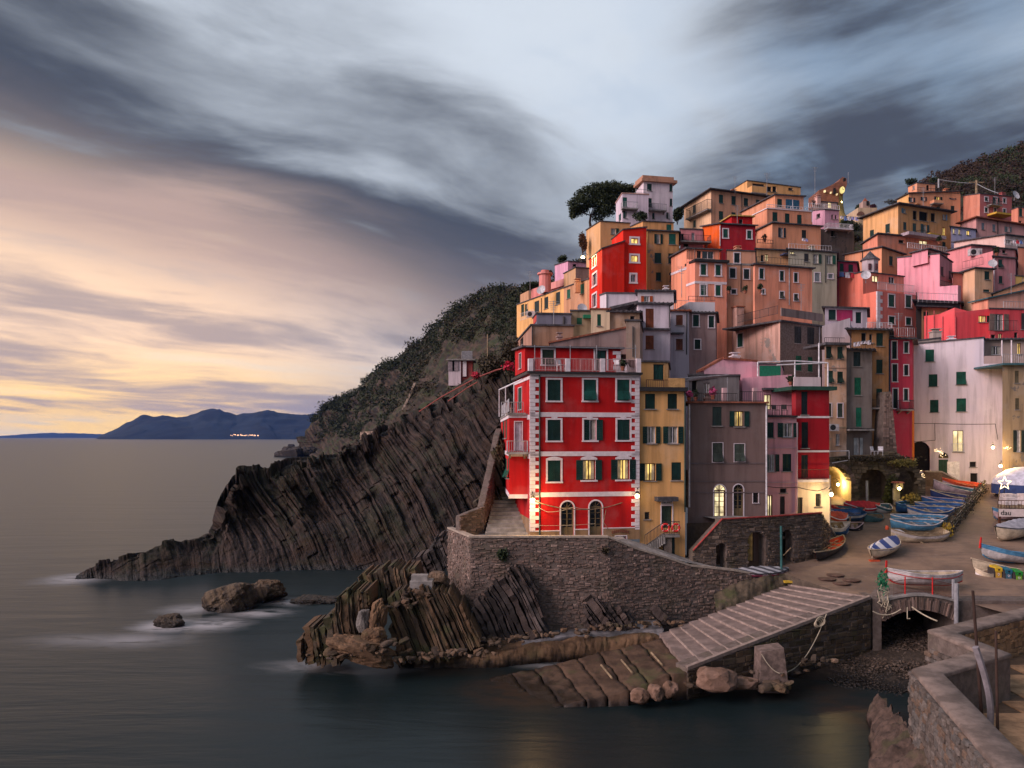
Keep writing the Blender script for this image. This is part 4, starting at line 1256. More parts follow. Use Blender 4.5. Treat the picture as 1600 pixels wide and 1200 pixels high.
h = House('D','long white roof house with sloping ends behind the peeling house terrace',98,800,458,1000,350,640,(.66,.58,.62),th=12,tl=425,roof='thin',rcol=TERRA,wear=.25); h.win('x',[(830,362,872,412)]); h.win('l',[(885,392,912,416)]); h.finish(); h.plate('F',(800,350,1000,366),OLDWOOD,.003,1.6,'awning')

# ------------------------------------------------------------------ peach row
p1 = House('C','peach corner house with white window frames and a white band round it',95,262,186,545,852,1300,(.70,.31,.19),th=10,thl=18,tl=826,roof='none',wear=.2,border=.17,near=False); p1.win('c',[(314,874,362,970),(447,880,492,974),(314,1058,362,1150),(447,1060,492,1155)],col=(.01,.07,.045)); p1.finish()
m = MB(); p1.slab(m,'F',-.2,p1.z0,p1.w + .2,p1.z0 + .3,-8,.4); m.build('terrace_slab',IRON,p1.root); p1.band([1034],th=.3); p1.band([1036],face='L',th=.3)
p1b = House('C','',97.2,188,50,482,738,1300,(.70,.33,.21),th=10,thl=18,tl=815,of=p1,roof='eave',wear=.2); p1b.win('d',[(326,755,430,824)]); p1b.win('x',[(280,752,318,820)]); p1b.finish(); p1b.band([910],face='L',th=.3)
p1.rail(190,260,745,850,face='L',off=0,gap=.5); p1.rail(262,540,760,850,off=.2,gap=.5)
p2 = House('C','pinkish tan house with grey window frames between the two peach houses',96.6,548,None,800,752,1300,(.60,.34,.24),th=8,roof='thin',wear=.35,border=.12,near=False); p2.win('c',[(612,774,662,862),(573,910,624,996),(698,918,747,1006),(588,1098,630,1138)],col=(.015,.03,.035)); p2.finish(); p2.band([870],th=.25,mat=CONC); p2.pipe(670,870,1120)
p3 = House('C','broad peach house with a cluttered roof terrace',94,796,782,1308,878,1330,(.68,.31,.20),th=13,tr=916,roof='eave',wear=.25,near=False,border=.10); p3.win('c',[(838,912,876,1004),(1020,934,1056,1022),(1146,952,1180,1034)],col=DKGREEN); p3.win('f',[(1020,1118,1056,1178),(1146,1140,1182,1200),(862,1098,884,1138)],col=(.05,.06,.05)); p3.finish(); p3.pipe(1101,900,1240,mat=GREYMET)
p3.rail(815,1290,820,875,off=-.2,gap=.4)
p3b = House('C','tan terrace house with a lit door and striped awning behind the broad peach house',102.5,812,None,1095,742,1000,(.48,.31,.19),th=11,roof='eave',wear=.4); p3b.win('DL',[(890,786,920,845)]); p3b.win('l',[(1112,760,1150,785)]); p3b.win('x',[(850,790,880,850)]); p3b.finish(); p3b.plate('F',(1020,790,1090,802),flat('blue_awning',(.05,.06,.12),.7),.003,1.2,'awning')
p4_ = House('C','grey green house with brown upper windows right of the broad peach house',101,1095,None,1528,742,1200,(.46,.42,.335),th=12,tr=775,roof='eave',wear=.3,near=False); p4_.win('c',[(1238,778,1278,850)],col=(.03,.03,.035)); p4_.win('or',[(1316,784,1364,866)],col=(.03,.07,.055)); p4_.win('or',[(1436,794,1488,872)],col=(.015,.09,.06)); p4_.win('c',[(1332,952,1376,1028),(1452,962,1492,1000)],col=(.18,.2,.22),border=.14); p4_.win('l',[(1114,758,1150,784)]); p4_.finish(); p4_.pipe(1424,790,1040)
p4_.rail(1100,1480,700,745,off=.3,mat=WHITEMET,gap=.4)
m2 = House('C','small wine red house with sunset glow painted orange on its side wall',108,488,328,802,516,800,(.34,.03,.04),th=8,tl=535,tr=535,roof='eave',wear=.2,lcol=(.70,.14,.05),near=False,border=.15); m2.win('c',[(514,560,556,638),(728,574,766,646)],col=(.01,.06,.045)); m2.finish(); m2.pipe(484,530,710,mat=WHITEMET)  # side wall orange is the front red with sunset light put in
m2b = House('C','',116,590,508,775,445,560,(.42,.02,.03),th=8,tl=495,of=m2,roof='eave',rcol=flat('yellow_edge',(.5,.35,.1),.7),wear=.2); m2b.win('x',[(654,470,690,515)]); m2b.finish()
h = House('C','rose pink terrace house left of the sunset-tinted side wall',106.5,130,None,332,560,900,(.58,.24,.26),th=8,roof='thin',wear=.3,near=False); h.win('x',[(140,600,165,660)]); h.win('d',[(232,592,262,660)]); h.win('x',[(160,684,205,716)]); h.finish(); h.balcony(135,405,666,612,out=1.2)
o1 = House('C','three-stepped orange house with a blue glazed loft',113,952,806,1385,508,860,(.64,.32,.10),th=14,tl=580,tr=540,roof='eave',wear=.2,near=False); o1.win('oL',[]); o1.win('o',[(1022,548,1052,634)],col=(.01,.02,.03)); o1.win('c',[(1216,568,1256,640)],col=(.015,.02,.02)); o1.finish()
o2 = House('C','',117,906,778,1305,378,560,(.62,.30,.095),th=14,tl=440,tr=408,of=o1,roof='thin',rcol=WHITE,wear=.2); o2.win('c',[(954,408,1000,490),(1066,420,1108,506),(1174,432,1216,520)],col=DKGREEN); o2.finish()
o3 = House('C','',120.5,976,680,1232,258,430,(.62,.31,.11),th=14,tl=410,tr=272,of=o1,roof='eave',wear=.2); o3.win('c',[(997,290,1040,362)],col=DKGREEN); o3.finish(); o3.plate('F',(1072,298,1190,382),flat('blue_glazing',(.03,.10,.17),.15),.003,.08,'glazing'); o3.plate('F',(1128,298,1134,382),WHITEMET,.081,.12,'mullion')
o2.rail(906,1300,355,380,off=0,mat=WHITEMET,gap=.5); o1.rail(820,960,655,690,off=3,gap=.4)
pt_ = House('C','big pale peach house with a long balcony on its side wall',140,406,165,895,210,640,(.60,.345,.24),th=20,tl=368,tr=272,roof='eave',over=.7,wear=.3,lcol=(.74,.53,.36),near=False); pt_.win('c',[(476,252,514,328),(588,264,627,344),(698,284,736,354),(806,298,840,330),(476,400,514,474),(588,410,626,440)],col=DKGREEN); pt_.win('c',[(243,345,269,415),(246,480,269,544)],face='L',col=DKGREEN); pt_.finish(); pt_.balcony(180,372,425,340,face='L',out=1.0,mat=IRON); pt_.pipe(678,250,420)
yt2 = House('C','yellow orange house with a solid curved balcony at the top of the village',152,728,585,1205,128,420,(.68,.40,.125),th=16,tl=215,tr=190,roof='thin',wear=.2,near=False); yt2.win('x',[(775,150,880,175),(905,180,945,225),(955,178,990,230),(1096,192,1135,212)]); yt2.finish(); yt2.balcony(770,900,235,180,out=1.6,mat=plaster((.68,.4,.12),.2),solid=True)
pw = House('S6','lilac pink house with a white railed roof terrace',128,542,362,748,535,860,(.56,.34,.43),th=14,tl=545,tr=548,roof='thin',wear=.25,near=False); pw.win('x',[(638,602,664,668),(690,606,716,670)]); pw.win('x',[(420,592,474,650)],face='L'); pw.finish()
pw2 = House('S6','',131,362,None,720,412,560,(.5,.36,.32),th=12,of=pw,roof='thin',wear=.3); pw2.win('x',[(365,420,410,455)]); pw2.finish(); pw.rail(310,752,455,520,off=.4,mat=WHITEMET,gap=.35); pw.chimney(440,350,.7,3,mat=plaster((.6,.4,.36),.2)); pw.plate('F',(575,445,612,512),LITW,.3,.34,'lit_lantern')
h = House('S6','rough stone cellar wall under a white railed balcony',124,480,None,960,810,1120,(.13,.10,.09),th=12,roof='none',wear=.9,near=False); h.win('x',[(630,820,680,920)]); h.finish(); h.balcony(590,950,800,735,out=1.0,mat=WHITEMET,smat=WHITE)

# ------------------------------------------------------------------ right-hand slope
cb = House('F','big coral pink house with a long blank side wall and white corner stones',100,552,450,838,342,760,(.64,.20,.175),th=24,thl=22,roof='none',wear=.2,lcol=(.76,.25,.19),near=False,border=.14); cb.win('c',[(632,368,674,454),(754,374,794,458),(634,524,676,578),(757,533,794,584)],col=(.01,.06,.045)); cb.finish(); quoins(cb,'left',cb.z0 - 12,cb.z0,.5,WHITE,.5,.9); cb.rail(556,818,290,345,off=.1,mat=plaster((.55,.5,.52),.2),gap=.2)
cb2 = House('F','',cb.pl.y,450,90,742,206,760,(.66,.27,.17),th=24,thl=22,tl=292,of=cb,roof='thin',wear=.2,lcol=(.76,.25,.19)); cb2.win('l',[(516,232,560,276)]); cb2.win('d',[(634,240,676,290)]); cb2.finish(); cb.pipe(828,350,600)
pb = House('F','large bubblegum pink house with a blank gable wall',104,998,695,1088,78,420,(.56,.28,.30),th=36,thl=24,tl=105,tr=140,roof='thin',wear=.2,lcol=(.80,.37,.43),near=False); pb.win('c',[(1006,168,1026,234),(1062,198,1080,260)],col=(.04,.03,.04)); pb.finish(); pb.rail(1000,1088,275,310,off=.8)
pb2 = House('F','',pb.c.y + 1.2,912,800,1050,44,140,(.50,.27,.24),th=36,thl=24,of=pb,roof='eave',wear=.2,lcol=(.80,.37,.43)); pb2.win('x',[(913,62,935,92)]); pb2.finish()
h = House('F','low pink garden wall with a step below the bubblegum pink house',101,1128,985,1150,300,420,(.5,.26,.3),th=30,thl=20,tl=310,roof='none',lcol=(.80,.40,.48),wear=.2); h.finish()
oc = House('E','ochre orange house with an open attic loft above the coral pink house',112,330,0,525,838,1120,(.50,.27,.13),th=26,thl=26,tl=905,tr=905,roof='eave',wear=.3,lcol=(.66,.33,.085),near=False); oc.win('c',[(396,916,429,998)],col=DKGREEN); oc.finish(); oc.pipe(160,850,1050,face='L')
sg = House('E','salmon roofed house with a white railed terrace below the long ochre house',118,292,160,835,718,940,(.66,.30,.185),th=22,tl=810,tr=768,roof='eave',wear=.4,lcol=(.72,.32,.2),near=False); sg.win('x',[(480,770,530,800)]); sg.win('l',[(665,775,740,810)]); sg.finish(); sg.rail(560,910,815,865,off=2.5,mat=WHITEMET,gap=.35); sg.plate('F',(500,735,830,762),flat('mauve_awning',(.4,.32,.36),.8),.003,1.5,'awning')
ol = House('E','long ochre house with a pillared loggia under its eave',122,476,163,945,455,900,(.56,.315,.155),th=26,tl=578,tr=525,roof='eave',over=.7,wear=.3,lcol=(.70,.43,.22),near=False); ol.win('ol',[(520,490,548,534)],col=(.08,.19,.27)); ol.win('x',[(608,508,646,592),(664,518,742,602),(768,530,808,608)]); ol.win('or',[(872,542,898,592)],col=(.16,.28,.42)); ol.win('c',[(522,612,552,682),(606,622,638,696)],col=(.02,.05,.05)); ol.win('o',[(696,634,732,718)],col=(.015,.05,.06)); ol.win('l',[(872,660,900,738)]); ol.win('c',[(870,790,902,832)],col=DKGREEN); ol.win('c',[(362,628,402,706),(224,682,260,744)],face='L',col=DKGREEN); ol.finish(); ol.balcony(672,760,720,690,out=.8); ol.plate('F',(680,738,822,752),flat('yellow_awning',(.6,.36,.05),.7),.003,1.6,'awning')
ot = House('E','orange house with white curtained windows and a set-back attic at the hilltop',150,572,468,1032,358,640,(.66,.335,.125),th=14,tl=412,tr=338,roof='eave',wear=.2,lcol=(.74,.46,.22),near=False); ot.win('o',[(582,392,610,430),(690,388,716,420),(948,368,978,408)],col=(.02,.03,.05)); ot.win('oL',[(816,374,850,430)],col=DKGREEN); ot.win('c',[(946,466,979,510),(820,474,850,500)],col=DKGREEN); ot.finish(); ot.balcony(796,880,440,415,out=1.0,solid=True,mat=plaster((.66,.34,.12),.2))
ot2 = House('E','',153.5,645,565,806,262,420,(.66,.33,.15),th=14,tl=300,of=ot,roof='thin',wear=.2); ot2.win('AO',[(728,280,754,328)]); ot2.win('d',[(606,288,624,320)],face='L'); ot2.finish(); ot.rail(650,1030,318,345,off=0,gap=.6)
rp = House('E','rose red house with white window frames and two small balconies by the scrubby hill',150,1206,1058,1490,360,640,(.50,.17,.17),th=20,tl=378,tr=385,roof='thin',wear=.3,lcol=(.56,.26,.19),near=False,border=.18); rp.win('c',[(1250,390,1278,424),(1414,400,1436,440),(1250,482,1276,524),(1414,494,1436,534)],col=(.01,.06,.045)); rp.win('o',[(1334,392,1362,450)],col=DKGREEN); rp.win('c',[(1332,486,1352,544)],col=DKGREEN); rp.finish(); rp.balcony(1310,1405,455,420,out=1.0); rp.plate('F',(1270,552,1420,568),flat('yellow_awning',(.6,.36,.05),.7),.003,2.0,'awning')
h = House('E','orange house at the edge of the picture right of the rose red house',142,1545,1488,1720,482,700,(.60,.26,.10),th=10,roof='thin',wear=.2,near=False); h.win('c',[(1556,490,1585,560)],col=DKGREEN); h.win('x',[(1555,600,1580,625)]); h.finish()
h = House('E','low lilac house with three lit yellow windows',123,948,None,1168,656,860,(.46,.44,.60),th=18,tr=682,roof='eave',wear=.2,near=False); h.win('l',[(962,668,985,716),(1014,674,1036,722),(1088,688,1118,728)]); h.finish()
h = House('E','long pale pink house with blue grey shutters',126,1172,1040,1660,574,820,(.58,.34,.33),th=16,tl=622,tr=655,roof='eave',over=.6,wear=.25,near=False,rcol=TERRA); h.win('c',[(1220,618,1246,678),(1318,632,1344,694)],col=(.16,.20,.25)); h.win('o',[(1440,652,1470,700)],col=(.14,.18,.2)); h.finish(); h.pipe(1362,600,720)
h = House('E','whitish house with a long sloping roof edge',113,1430,975,1640,728,960,(.60,.47,.45),th=20,tl=792,roof='eave',wear=.35,lcol=(.66,.49,.45),near=False); h.win('x',[(1440,770,1490,800)]); h.win('l',[(1525,760,1548,780)]); h.finish(); h.rail(1426,1560,772,822,off=1.2,mat=WHITEMET,gap=.3)
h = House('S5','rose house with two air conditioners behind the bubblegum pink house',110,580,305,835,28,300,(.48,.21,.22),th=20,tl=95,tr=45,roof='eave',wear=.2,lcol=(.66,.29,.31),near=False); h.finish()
h = House('S5','plain rose wall stepping down behind the cream house',106.5,835,572,860,92,400,(.5,.25,.27),th=20,tl=165,roof='none',wear=.2,lcol=(.66,.29,.31)); h.finish(); h.rail(480,720,190,280,face='L',off=1,gap=.5)
rr_ = House('S5','dusky pink house with two green shutters at the right of the slope',103.5,846,None,1098,162,700,(.54,.26,.275),th=16,roof='eave',wear=.3,near=False); rr_.win('f',[(898,190,948,284)],col=DKGREEN); rr_.win('c',[(904,384,949,470)],col=DKGREEN); rr_.finish()
rr2 = House('S5','',106.2,846,None,1098,58,200,(.48,.25,.26),th=16,of=rr_,roof='eave',wear=.3); rr2.win('x',[(945,68,990,120)]); rr2.finish(); rr_.rail(846,930,95,155,off=-.1,gap=.5); rr_.pipe(842,180,570,mat=WHITEMET)
h = House('S5','cream house with green shutters below the rose wall',101.5,622,462,836,296,700,(.64,.43,.29),th=14,tl=352,roof='eave',wear=.3,near=False); h.win('c',[(737,328,796,426),(722,542,794,570)],col=DKGREEN); h.finish()
h = House('S5','small brick red house with a yellow handrail',103,366,None,664,352,700,(.44,.17,.125),th=14,tr=378,roof='eave',wear=.35,near=False); h.win('c',[(518,384,566,456)],col=DKGREEN); h.win('x',[(540,540,570,600)]); h.finish()
h = House('S5','bright orange house cut off by the picture edge',107,1132,None,1290,52,500,(.66,.29,.06),th=12,roof='thin',wear=.2); h.finish()
h = House('S5','small yellow annexe below the bright orange house',104.6,1096,None,1280,386,600,(.60,.42,.06),th=12,roof='thin',wear=.2); h.win('d',[(1180,392,1198,450)]); h.finish()
h = House('S5','peach gable with a dark sloping roof edge at the right of the picture',99.5,838,None,1300,602,800,(.68,.35,.2),th=8,tr=425,roof='eave',wear=.25); h.finish()
h = House('S5','faded salmon house with a teal roof edge',96.5,780,585,1300,655,1000,(.62,.36,.29),th=8,tr=535,roof='eave',rcol=flat('teal_edge',(.05,.12,.14),.6),wear=.45,lcol=(.70,.34,.25)); h.finish(); h.rail(960,1200,685,760,off=1.2,mat=GREYMET,gap=.4)
cr_ = House('S5','strong coral red house with a stepped gable and a lit shuttered window',95,388,28,800,812,1300,(.62,.10,.115),th=3,thl=40,roof='none',wear=.18,lcol=(.72,.13,.14),tr=768,tl=None,near=True); cr_.win('orL',[(668,850,760,926)],col=DKGREEN); cr_.finish()
cr2 = House('S5','',95.15,386,28,560,755,1300,(.66,.12,.13),th=3,thl=40,tl=905,tr=800,of=cr_,roof='none',wear=.18); cr2.finish()
for x in (60,150,250,392): cr_.pipe(x,860 if x > 160 else 790,1130,face='L' if x < 388 else 'F',mat=flat('coral_pipe',(.5,.09,.1),.6))
cr3 = House('S5','',93.6,800,None,1300,770,1300,(.60,.10,.115),th=8,of=cr_,roof='thin',wear=.18); cr3.win('o',[(850,830,960,1020)],col=(.3,.2,.17)); cr3.win('c',[(1168,820,1210,1010)],col=(.05,.05,.05)); cr3.win('l',[(900,1060,945,1118)]); cr3.win('x',[(815,1070,870,1118),(1085,1045,1130,1125)]); cr3.finish(); cr3.rail(790,1130,905,1030,off=1.2,gap=.2)
h = House('S5','tan brown house under the dark slate terrace',98,0,None,300,752,1200,(.40,.25,.15),th=10,roof='eave',wear=.5,over=.8); h.win('c',[(20,805,78,892)],col=DKGREEN); h.finish(); h.rail(-40,420,590,700,off=.4,mat=GREYMET,gap=.6)
h2 = House('S5','dark slate sheeted terrace with a grey pipe rail',99.5,-60,None,450,680,1000,(.05,.048,.055),th=12,roof='eave',wear=.2,over=.6,cat='terrace',name='slate_terrace'); h2.finish()
h = House('F','small magenta house with hanging laundry beside the coral pink house',106,268,None,405,132,330,(.42,.07,.12),th=12,roof='eave',wear=.3,near=False); h.win('c',[(284,144,312,204),(346,152,380,206)],col=DKGREEN); h.finish()
mg = House('F','white framed terrace room with magenta walls',92.5,178,None,478,462,760,(.60,.52,.58),th=8,roof='eave',wear=.25,over=.4); mg.win('c',[(204,474,256,548)],col=DKGREEN); mg.win('D',[(398,492,440,572)],col=DKGREEN); mg.finish(); mg.plate('F',(262,476,374,556),plaster((.36,.05,.12),.2),.003,.03)
h = House('F','sloping white gable between the stone end wall and the grey olive house',86.5,158,None,358,592,800,(.60,.53,.57),th=6,tr=534,roof='none',wear=.3); h.finish()
pe = House('S4','peach house with torn plaster and dark tilted shutters',80,-10,None,216,395,1560,(.60,.40,.28),keep=True,th=8,roof='none',wear=1.0); pe.win('f',[(6,408,62,532),(122,412,178,538),(18,662,78,788),(122,670,182,790)],col=(.012,.035,.025)); pe.win('c',[(25,1002,60,1138),(124,1002,178,1146)],col=(.05,.07,.055),border=.08); pe.win('AO',[(20,1345,42,1460)]); pe.win('d',[(106,1320,150,1440)]); pe.finish()
pe.band([630],th=.08,mat=plaster((.4,.26,.2),.3)); pe.band([1250],th=.12,mat=plaster((.4,.3,.2),.3)); m = MB(); pe.slab(m,'F',-.2,pe.z0,pe.w + .2,pe.z0 + .25,-4,.5); m.build('terrace_slab',SLATE,pe.root); pe.rail(-10,200,318,375,off=.3,gap=.2)
go = House('S4','tall grey olive house with bright green shutters',81,216,None,482,448,1560,(.20,.165,.15),keep=True,th=8,roof='eave',over=.5,wear=.6); go.win('c',[(290,466,364,616)],col=(.012,.025,.025)); go.win('c',[(300,732,369,914)],col=(.01,.16,.085)); go.win('c',[(315,1045,375,1245)],col=(.008,.12,.07)); go.win('o',[(322,1360,352,1535)],col=(.3,.32,.34)); go.finish(); go.balcony(255,500,1270,1262,out=1.1); go.rail(258,490,385,440,off=.5,gap=.2)
tn = House('S4','ochre tan house with dark green shutters and a white roof parapet',82.2,268,None,655,238,1560,(.36,.20,.095),keep=True,th=8,roof='eave',wear=.7,over=.6); tn.win('c',[(528,270,598,404),(528,546,594,690),(528,848,590,1030)],col=(.01,.04,.03)); tn.win('x',[(372,266,428,372),(455,280,490,370)]); tn.finish(); tn.rail(430,690,160,235,off=.3,mat=WHITEMET,gap=.18); tn.balcony(485,625,1045,965,out=.8)
ro = House('S4','raspberry red house with white framed shutters next to the white house',84.5,656,None,900,335,1080,(.50,.07,.105),th=5,roof='eave',wear=.2,border=.10,over=.6); ro.win('c',[(691,356,740,538),(694,594,744,774),(702,848,750,1052),(817,364,860,476),(817,602,860,710),(815,850,858,974)],col=(.008,.035,.03)); ro.finish(); ro.rail(665,925,215,305,off=.5,mat=GREYMET,gap=.25); ro.balcony(785,920,1062,968,out=.9); ro.pipe(662,340,1050,r=.09,mat=flat('blue_pipe',(.05,.06,.12),.5))
ros = House('S4','',84.7,716,None,905,1064,1600,(.58,.17,.03),th=5,of=ro,roof='none',wear=.3); ros.win('AO',[(760,1130,850,1420)],border=.12); ros.finish()
wh = House('R1','large white house with green shutters and a lit balcony door on the square',90,499,None,1212,238,1640,(.70,.63,.69),th=-16,thl=-34,tr=172,roof='thin',over=.3,wear=.15); wh.win('c',[(652,284,736,400),(684,522,768,640),(696,768,778,888),(950,754,1044,880)],col=(.006,.06,.04)); wh.win('f',[(948,498,1043,622)],col=(.006,.06,.04)); wh.win('l',[(916,1062,1018,1270)]); wh.win('AO',[(506,1168,696,1452)]); wh.win('DC',[(778,1342,872,1480)],col=(.01,.05,.03)); wh.win('A',[(778,1274,874,1330)]); wh.win('x',[(1078,1362,1142,1414),(1084,1472,1156,1560)]); wh.finish()
wh.rail(905,1032,1190,1270,off=.12,mat=WHITEMET,gap=.14)
wh2 = House('R1','',wh.pr.y - .02,1210,None,1392,422,1640,(.70,.63,.68),th=-14,thl=-34,of=wh,roof='none',wear=.45); wh2.finish()
wh3 = House('R1','brown loggia with white posts on the shoulder of the white house',wh.pr.y + 1.6,1212,None,1640,196,520,(.36,.28,.25),th=-4,thl=-36,roof='eave',wear=.3,over=.6); wh3.win('l',[(1538,222,1572,330)]); wh3.win('d',[(1285,250,1380,335)]); wh3.finish(); wh2.rail(1212,1388,345,420,off=-.1,mat=plaster((.42,.32,.3),.3),solid=True)
m = MB()
for x in (1388,1480): q,z = wh2.hit('F',x,195,-.15); m.tube([wh2.pt('F',q,wh2.z0,-.15),wh2.pt('F',q,z,-.15)],.07,6)
m.build('loggia_post',WHITE,wh3.root)
tr3 = House('R1','weathered tan house at the picture edge beside the white house',83.2,1392,None,1760,436,1640,(.30,.225,.15),th=-2,thl=-40,roof='none',wear=.8); tr3.win('c',[(1511,487,1551,606),(1516,752,1554,862)],col=(.12,.10,.06)); tr3.win('o',[(1525,1060,1570,1270)],col=(.02,.035,.03)); tr3.finish(); m = MB(); tr3.slab(m,'F',-.3,tr3.z0,tr3.w,tr3.z0 + .2,-5,.6); m.build('terrace_slab',flat('teal_edge',(.05,.12,.14),.6),tr3.root); tr3.rail(1396,1640,328,425,off=.5,mat=GREYMET,gap=.2)
h = House('R1','small cupola shaped chimney stack on the grey tiled roof behind the white house',93,560,None,790,205,330,(.42,.36,.33),th=-5,tr=175,roof='thin',wear=.5,cat='roof',name='chimney_stack_roof'); h.finish(); h.chimney(748,110,1.0,.6,h=2.4)
for _h in HOUSES: _h.finish()

# ================================================================== STONE WALLS, ROCKS, RAMP, BRIDGE
def stones(mb,p0,p1,zt0,zt1,zb0,zb1,h=.2,w=.42,proud=.05,gap=.025,skip=0.06,hole=None,rub=.6):
    """courses of separate stones on a vertical face from p0 to p1 (plan points)"""
    p0 = Vector((p0[0],p0[1],0)); p1 = Vector((p1[0],p1[1],0)); L = (p1 - p0).length; u = (p1 - p0) / L; n = Vector((u.y,-u.x,0))
    z = min(zb0,zb1)
    while z < max(zt0,zt1):
        hh = h * random.uniform(.65,1.4); s = -random.random() * w
        while s < L:
            ww = w * random.uniform(.5,1.7); a = max(0,s); b = min(L,s + ww - gap); s += ww
            if b - a < .08: continue
            f = (a + b) / 2 / L; zt = zt0 + (zt1 - zt0) * f; zb = zb0 + (zb1 - zb0) * f
            t = min(z + hh - gap,zt)
            if t - z < .05 or z + hh * .4 < zb or random.random() < skip: continue
            if hole and hole(p0 + u * ((a + b) / 2),(z + t) / 2): continue
            o = proud * random.uniform(.2,1.6); j = lambda k: random.uniform(-k,k)
            ps = []; zj = random.uniform(-.3,.3) * h * rub
            for oo,sh in ((-.06,0),(o,min(.035,(b - a) * .15))):
                for q,zz in ((a + sh,z + sh + zj + j(.03)),(b - sh,z + sh + zj + j(.03)),(b - sh,min(t + zj,zt) - sh + j(.03)),(a + sh,min(t + zj,zt) - sh + j(.03))):
                    p = p0 + u * (q + (j(.02) if oo > 0 else 0)) + n * oo; ps.append(Vector((p.x,p.y,zz)))
            mb.hexa(ps)
        z += hh
def wall_body(mb,p0,p1,zt0,zt1,zb,th=.5,back=None):
    p0 = Vector((p0[0],p0[1],0)); p1 = Vector((p1[0],p1[1],0)); u = (p1 - p0).normalized(); n = Vector((u.y,-u.x,0))
    q = [p0,p1,p1 - n * th,p0 - n * th]; zt = [zt0,zt1,zt1,zt0]
    mb.hexa([Vector((a.x,a.y,zb)) for a in q] + [Vector((a.x,a.y,z)) for a,z in zip(q,zt)])

MORTAR = stone_mat('wall_mortar',[(.105,.080,.070),(.165,.130,.115)],island=False,scale=2.2,moss=.25)
STONE = stone_mat('wall_stone',[(.125,.088,.074),(.225,.162,.140),(.195,.125,.10)],moss=.2)
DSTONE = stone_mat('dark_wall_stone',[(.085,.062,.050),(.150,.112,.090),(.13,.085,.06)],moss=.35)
FSTONE = stone_mat('field_stone',[(.15,.125,.115),(.27,.235,.215),(.21,.16,.13)],scale=2.5)

# the great retaining wall below the red house
def retaining_wall():
    pts = [((700,826),60.0,7.8),((735,840),54.0,7.93),((950,840),54.0,7.93),((990,857),54.5,None),((1040,872),55.1,None),((1080,885),55.6,None),((1146,892),56.3,None),((1200,902),57.0,None)]
    pl = []
    for (px,py),Y,z in pts:
        q = P(px,py,Y); pl.append((q.x,q.y,q.z))
    w = root('retaining_wall','massive rubble retaining wall carrying the terrace of the scarlet house','wall',(pl[1][0],pl[1][1],0))
    body = MB(); st_ = MB(); cop = MB(); zb = [.5,.5,.2,.6,1.0,1.4,2.2,3.4]
    for i in range(len(pl) - 1):
        a,b = pl[i],pl[i + 1]
        wall_body(body,a,b,a[2],b[2],-.5,th=.8 if i else .5)
        stones(st_,a,b,a[2] - .02,b[2] - .02,zb[i],zb[i + 1],h=.18,w=.30,proud=.06,skip=.16,rub=1.3)
        # coping
        A = Vector(a); Bv = Vector(b); u = (Bv - A); u.z = 0; u.normalize(); n = Vector((u.y,-u.x,0))
        cop.hexa([A + n * .07,Bv + n * .07,Bv - n * .38,A - n * .38] + [x + Vector((0,0,.13)) for x in (A + n * .07,Bv + n * .07,Bv - n * .38,A - n * .38)])
    body.build('wall_core',MORTAR,w); st_.build('wall_stones',STONE,w,kind='stuff'); cop.build('coping',flat('pale_coping',(.36,.30,.25),.85,amt=.3),w)
    # floor of the terrace and of the alley that drops to the square
    m = MB(); z = 7.62
    m.add([(pl[0][0] - .2,61,z),(pl[1][0],54.3,z),(7.0,54.3,z),(8.2,55.8,z),(8.2,58,z),(1,59,z),(-2,66,z + .0)],[(0,1,2,3,4,5,6)])
    m.add([(7.0,54.3,z),(8.9,54.7,6.9),(11.2,55.3,6.3),(13.2,55.8,5.8),(16.3,56.5,5.05),(16.3,58.5,5.1),(13.2,60,5.9),(8.2,59.5,7.1),(8.2,55.8,z)],[(0,1,2,3,4,5,6,7,8)])
    m.build('terrace_paving',CONC,None,kind='structure')
    # a rough rendered patch and a drain pipe on the wall
retaining_wall()

# steps climbing past the left side of the red house
def stair():
    s = root('stone_stair','stone steps climbing between the scarlet house and the cliff path wall','stairs',(-.5,57,7.6))
    n = 13
    for i in range(n):
        f = i / n; y = 57.0 + 9.5 * f; y2 = 57.0 + 9.5 * (i + 1) / n; z = 7.66 + .24 * (i + 1)
        x0 = -2.0 + .75 * f; x1 = 1.35 - 1.5 * f
        m = MB(); m.hexa([(x0,y,7.2),(x1,y,7.2),(x1,y2 + .3,7.2),(x0,y2 + .3,7.2),(x0,y - .03,z),(x1,y - .03,z),(x1,y2 + .3,z),(x0,y2 + .3,z)])
        m.build('step',CONC,s)
    w = root('rubble_wall','low rubble wall along the steps beside the scarlet house','wall',(-3,57,7))
    body = MB(); ss = MB(); pl = [(-3.9,57.2,9.1),(-2.15,58.6,9.7),(-1.55,62.5,12.6),(-1.1,66.5,15.2),(-1.0,72,15.8)]
    for a,b in zip(pl[:-1],pl[1:]):
        wall_body(body,a,b,a[2],b[2],2.0,th=.5); stones(ss,a,b,a[2],b[2],7.4,7.4,h=.18,w=.35)
        wall_body(body,a,b,a[2] - .01,b[2] - .01,2.0,th=-.02) if False else None
    stones(ss,(-3.9 - .1,58.0),(-3.9,57.2),9.1,9.1,6,6,h=.2,w=.35)
    body.build('wall_core',MORTAR,w); ss.build('wall_stones',STONE,w,kind='stuff')
stair()

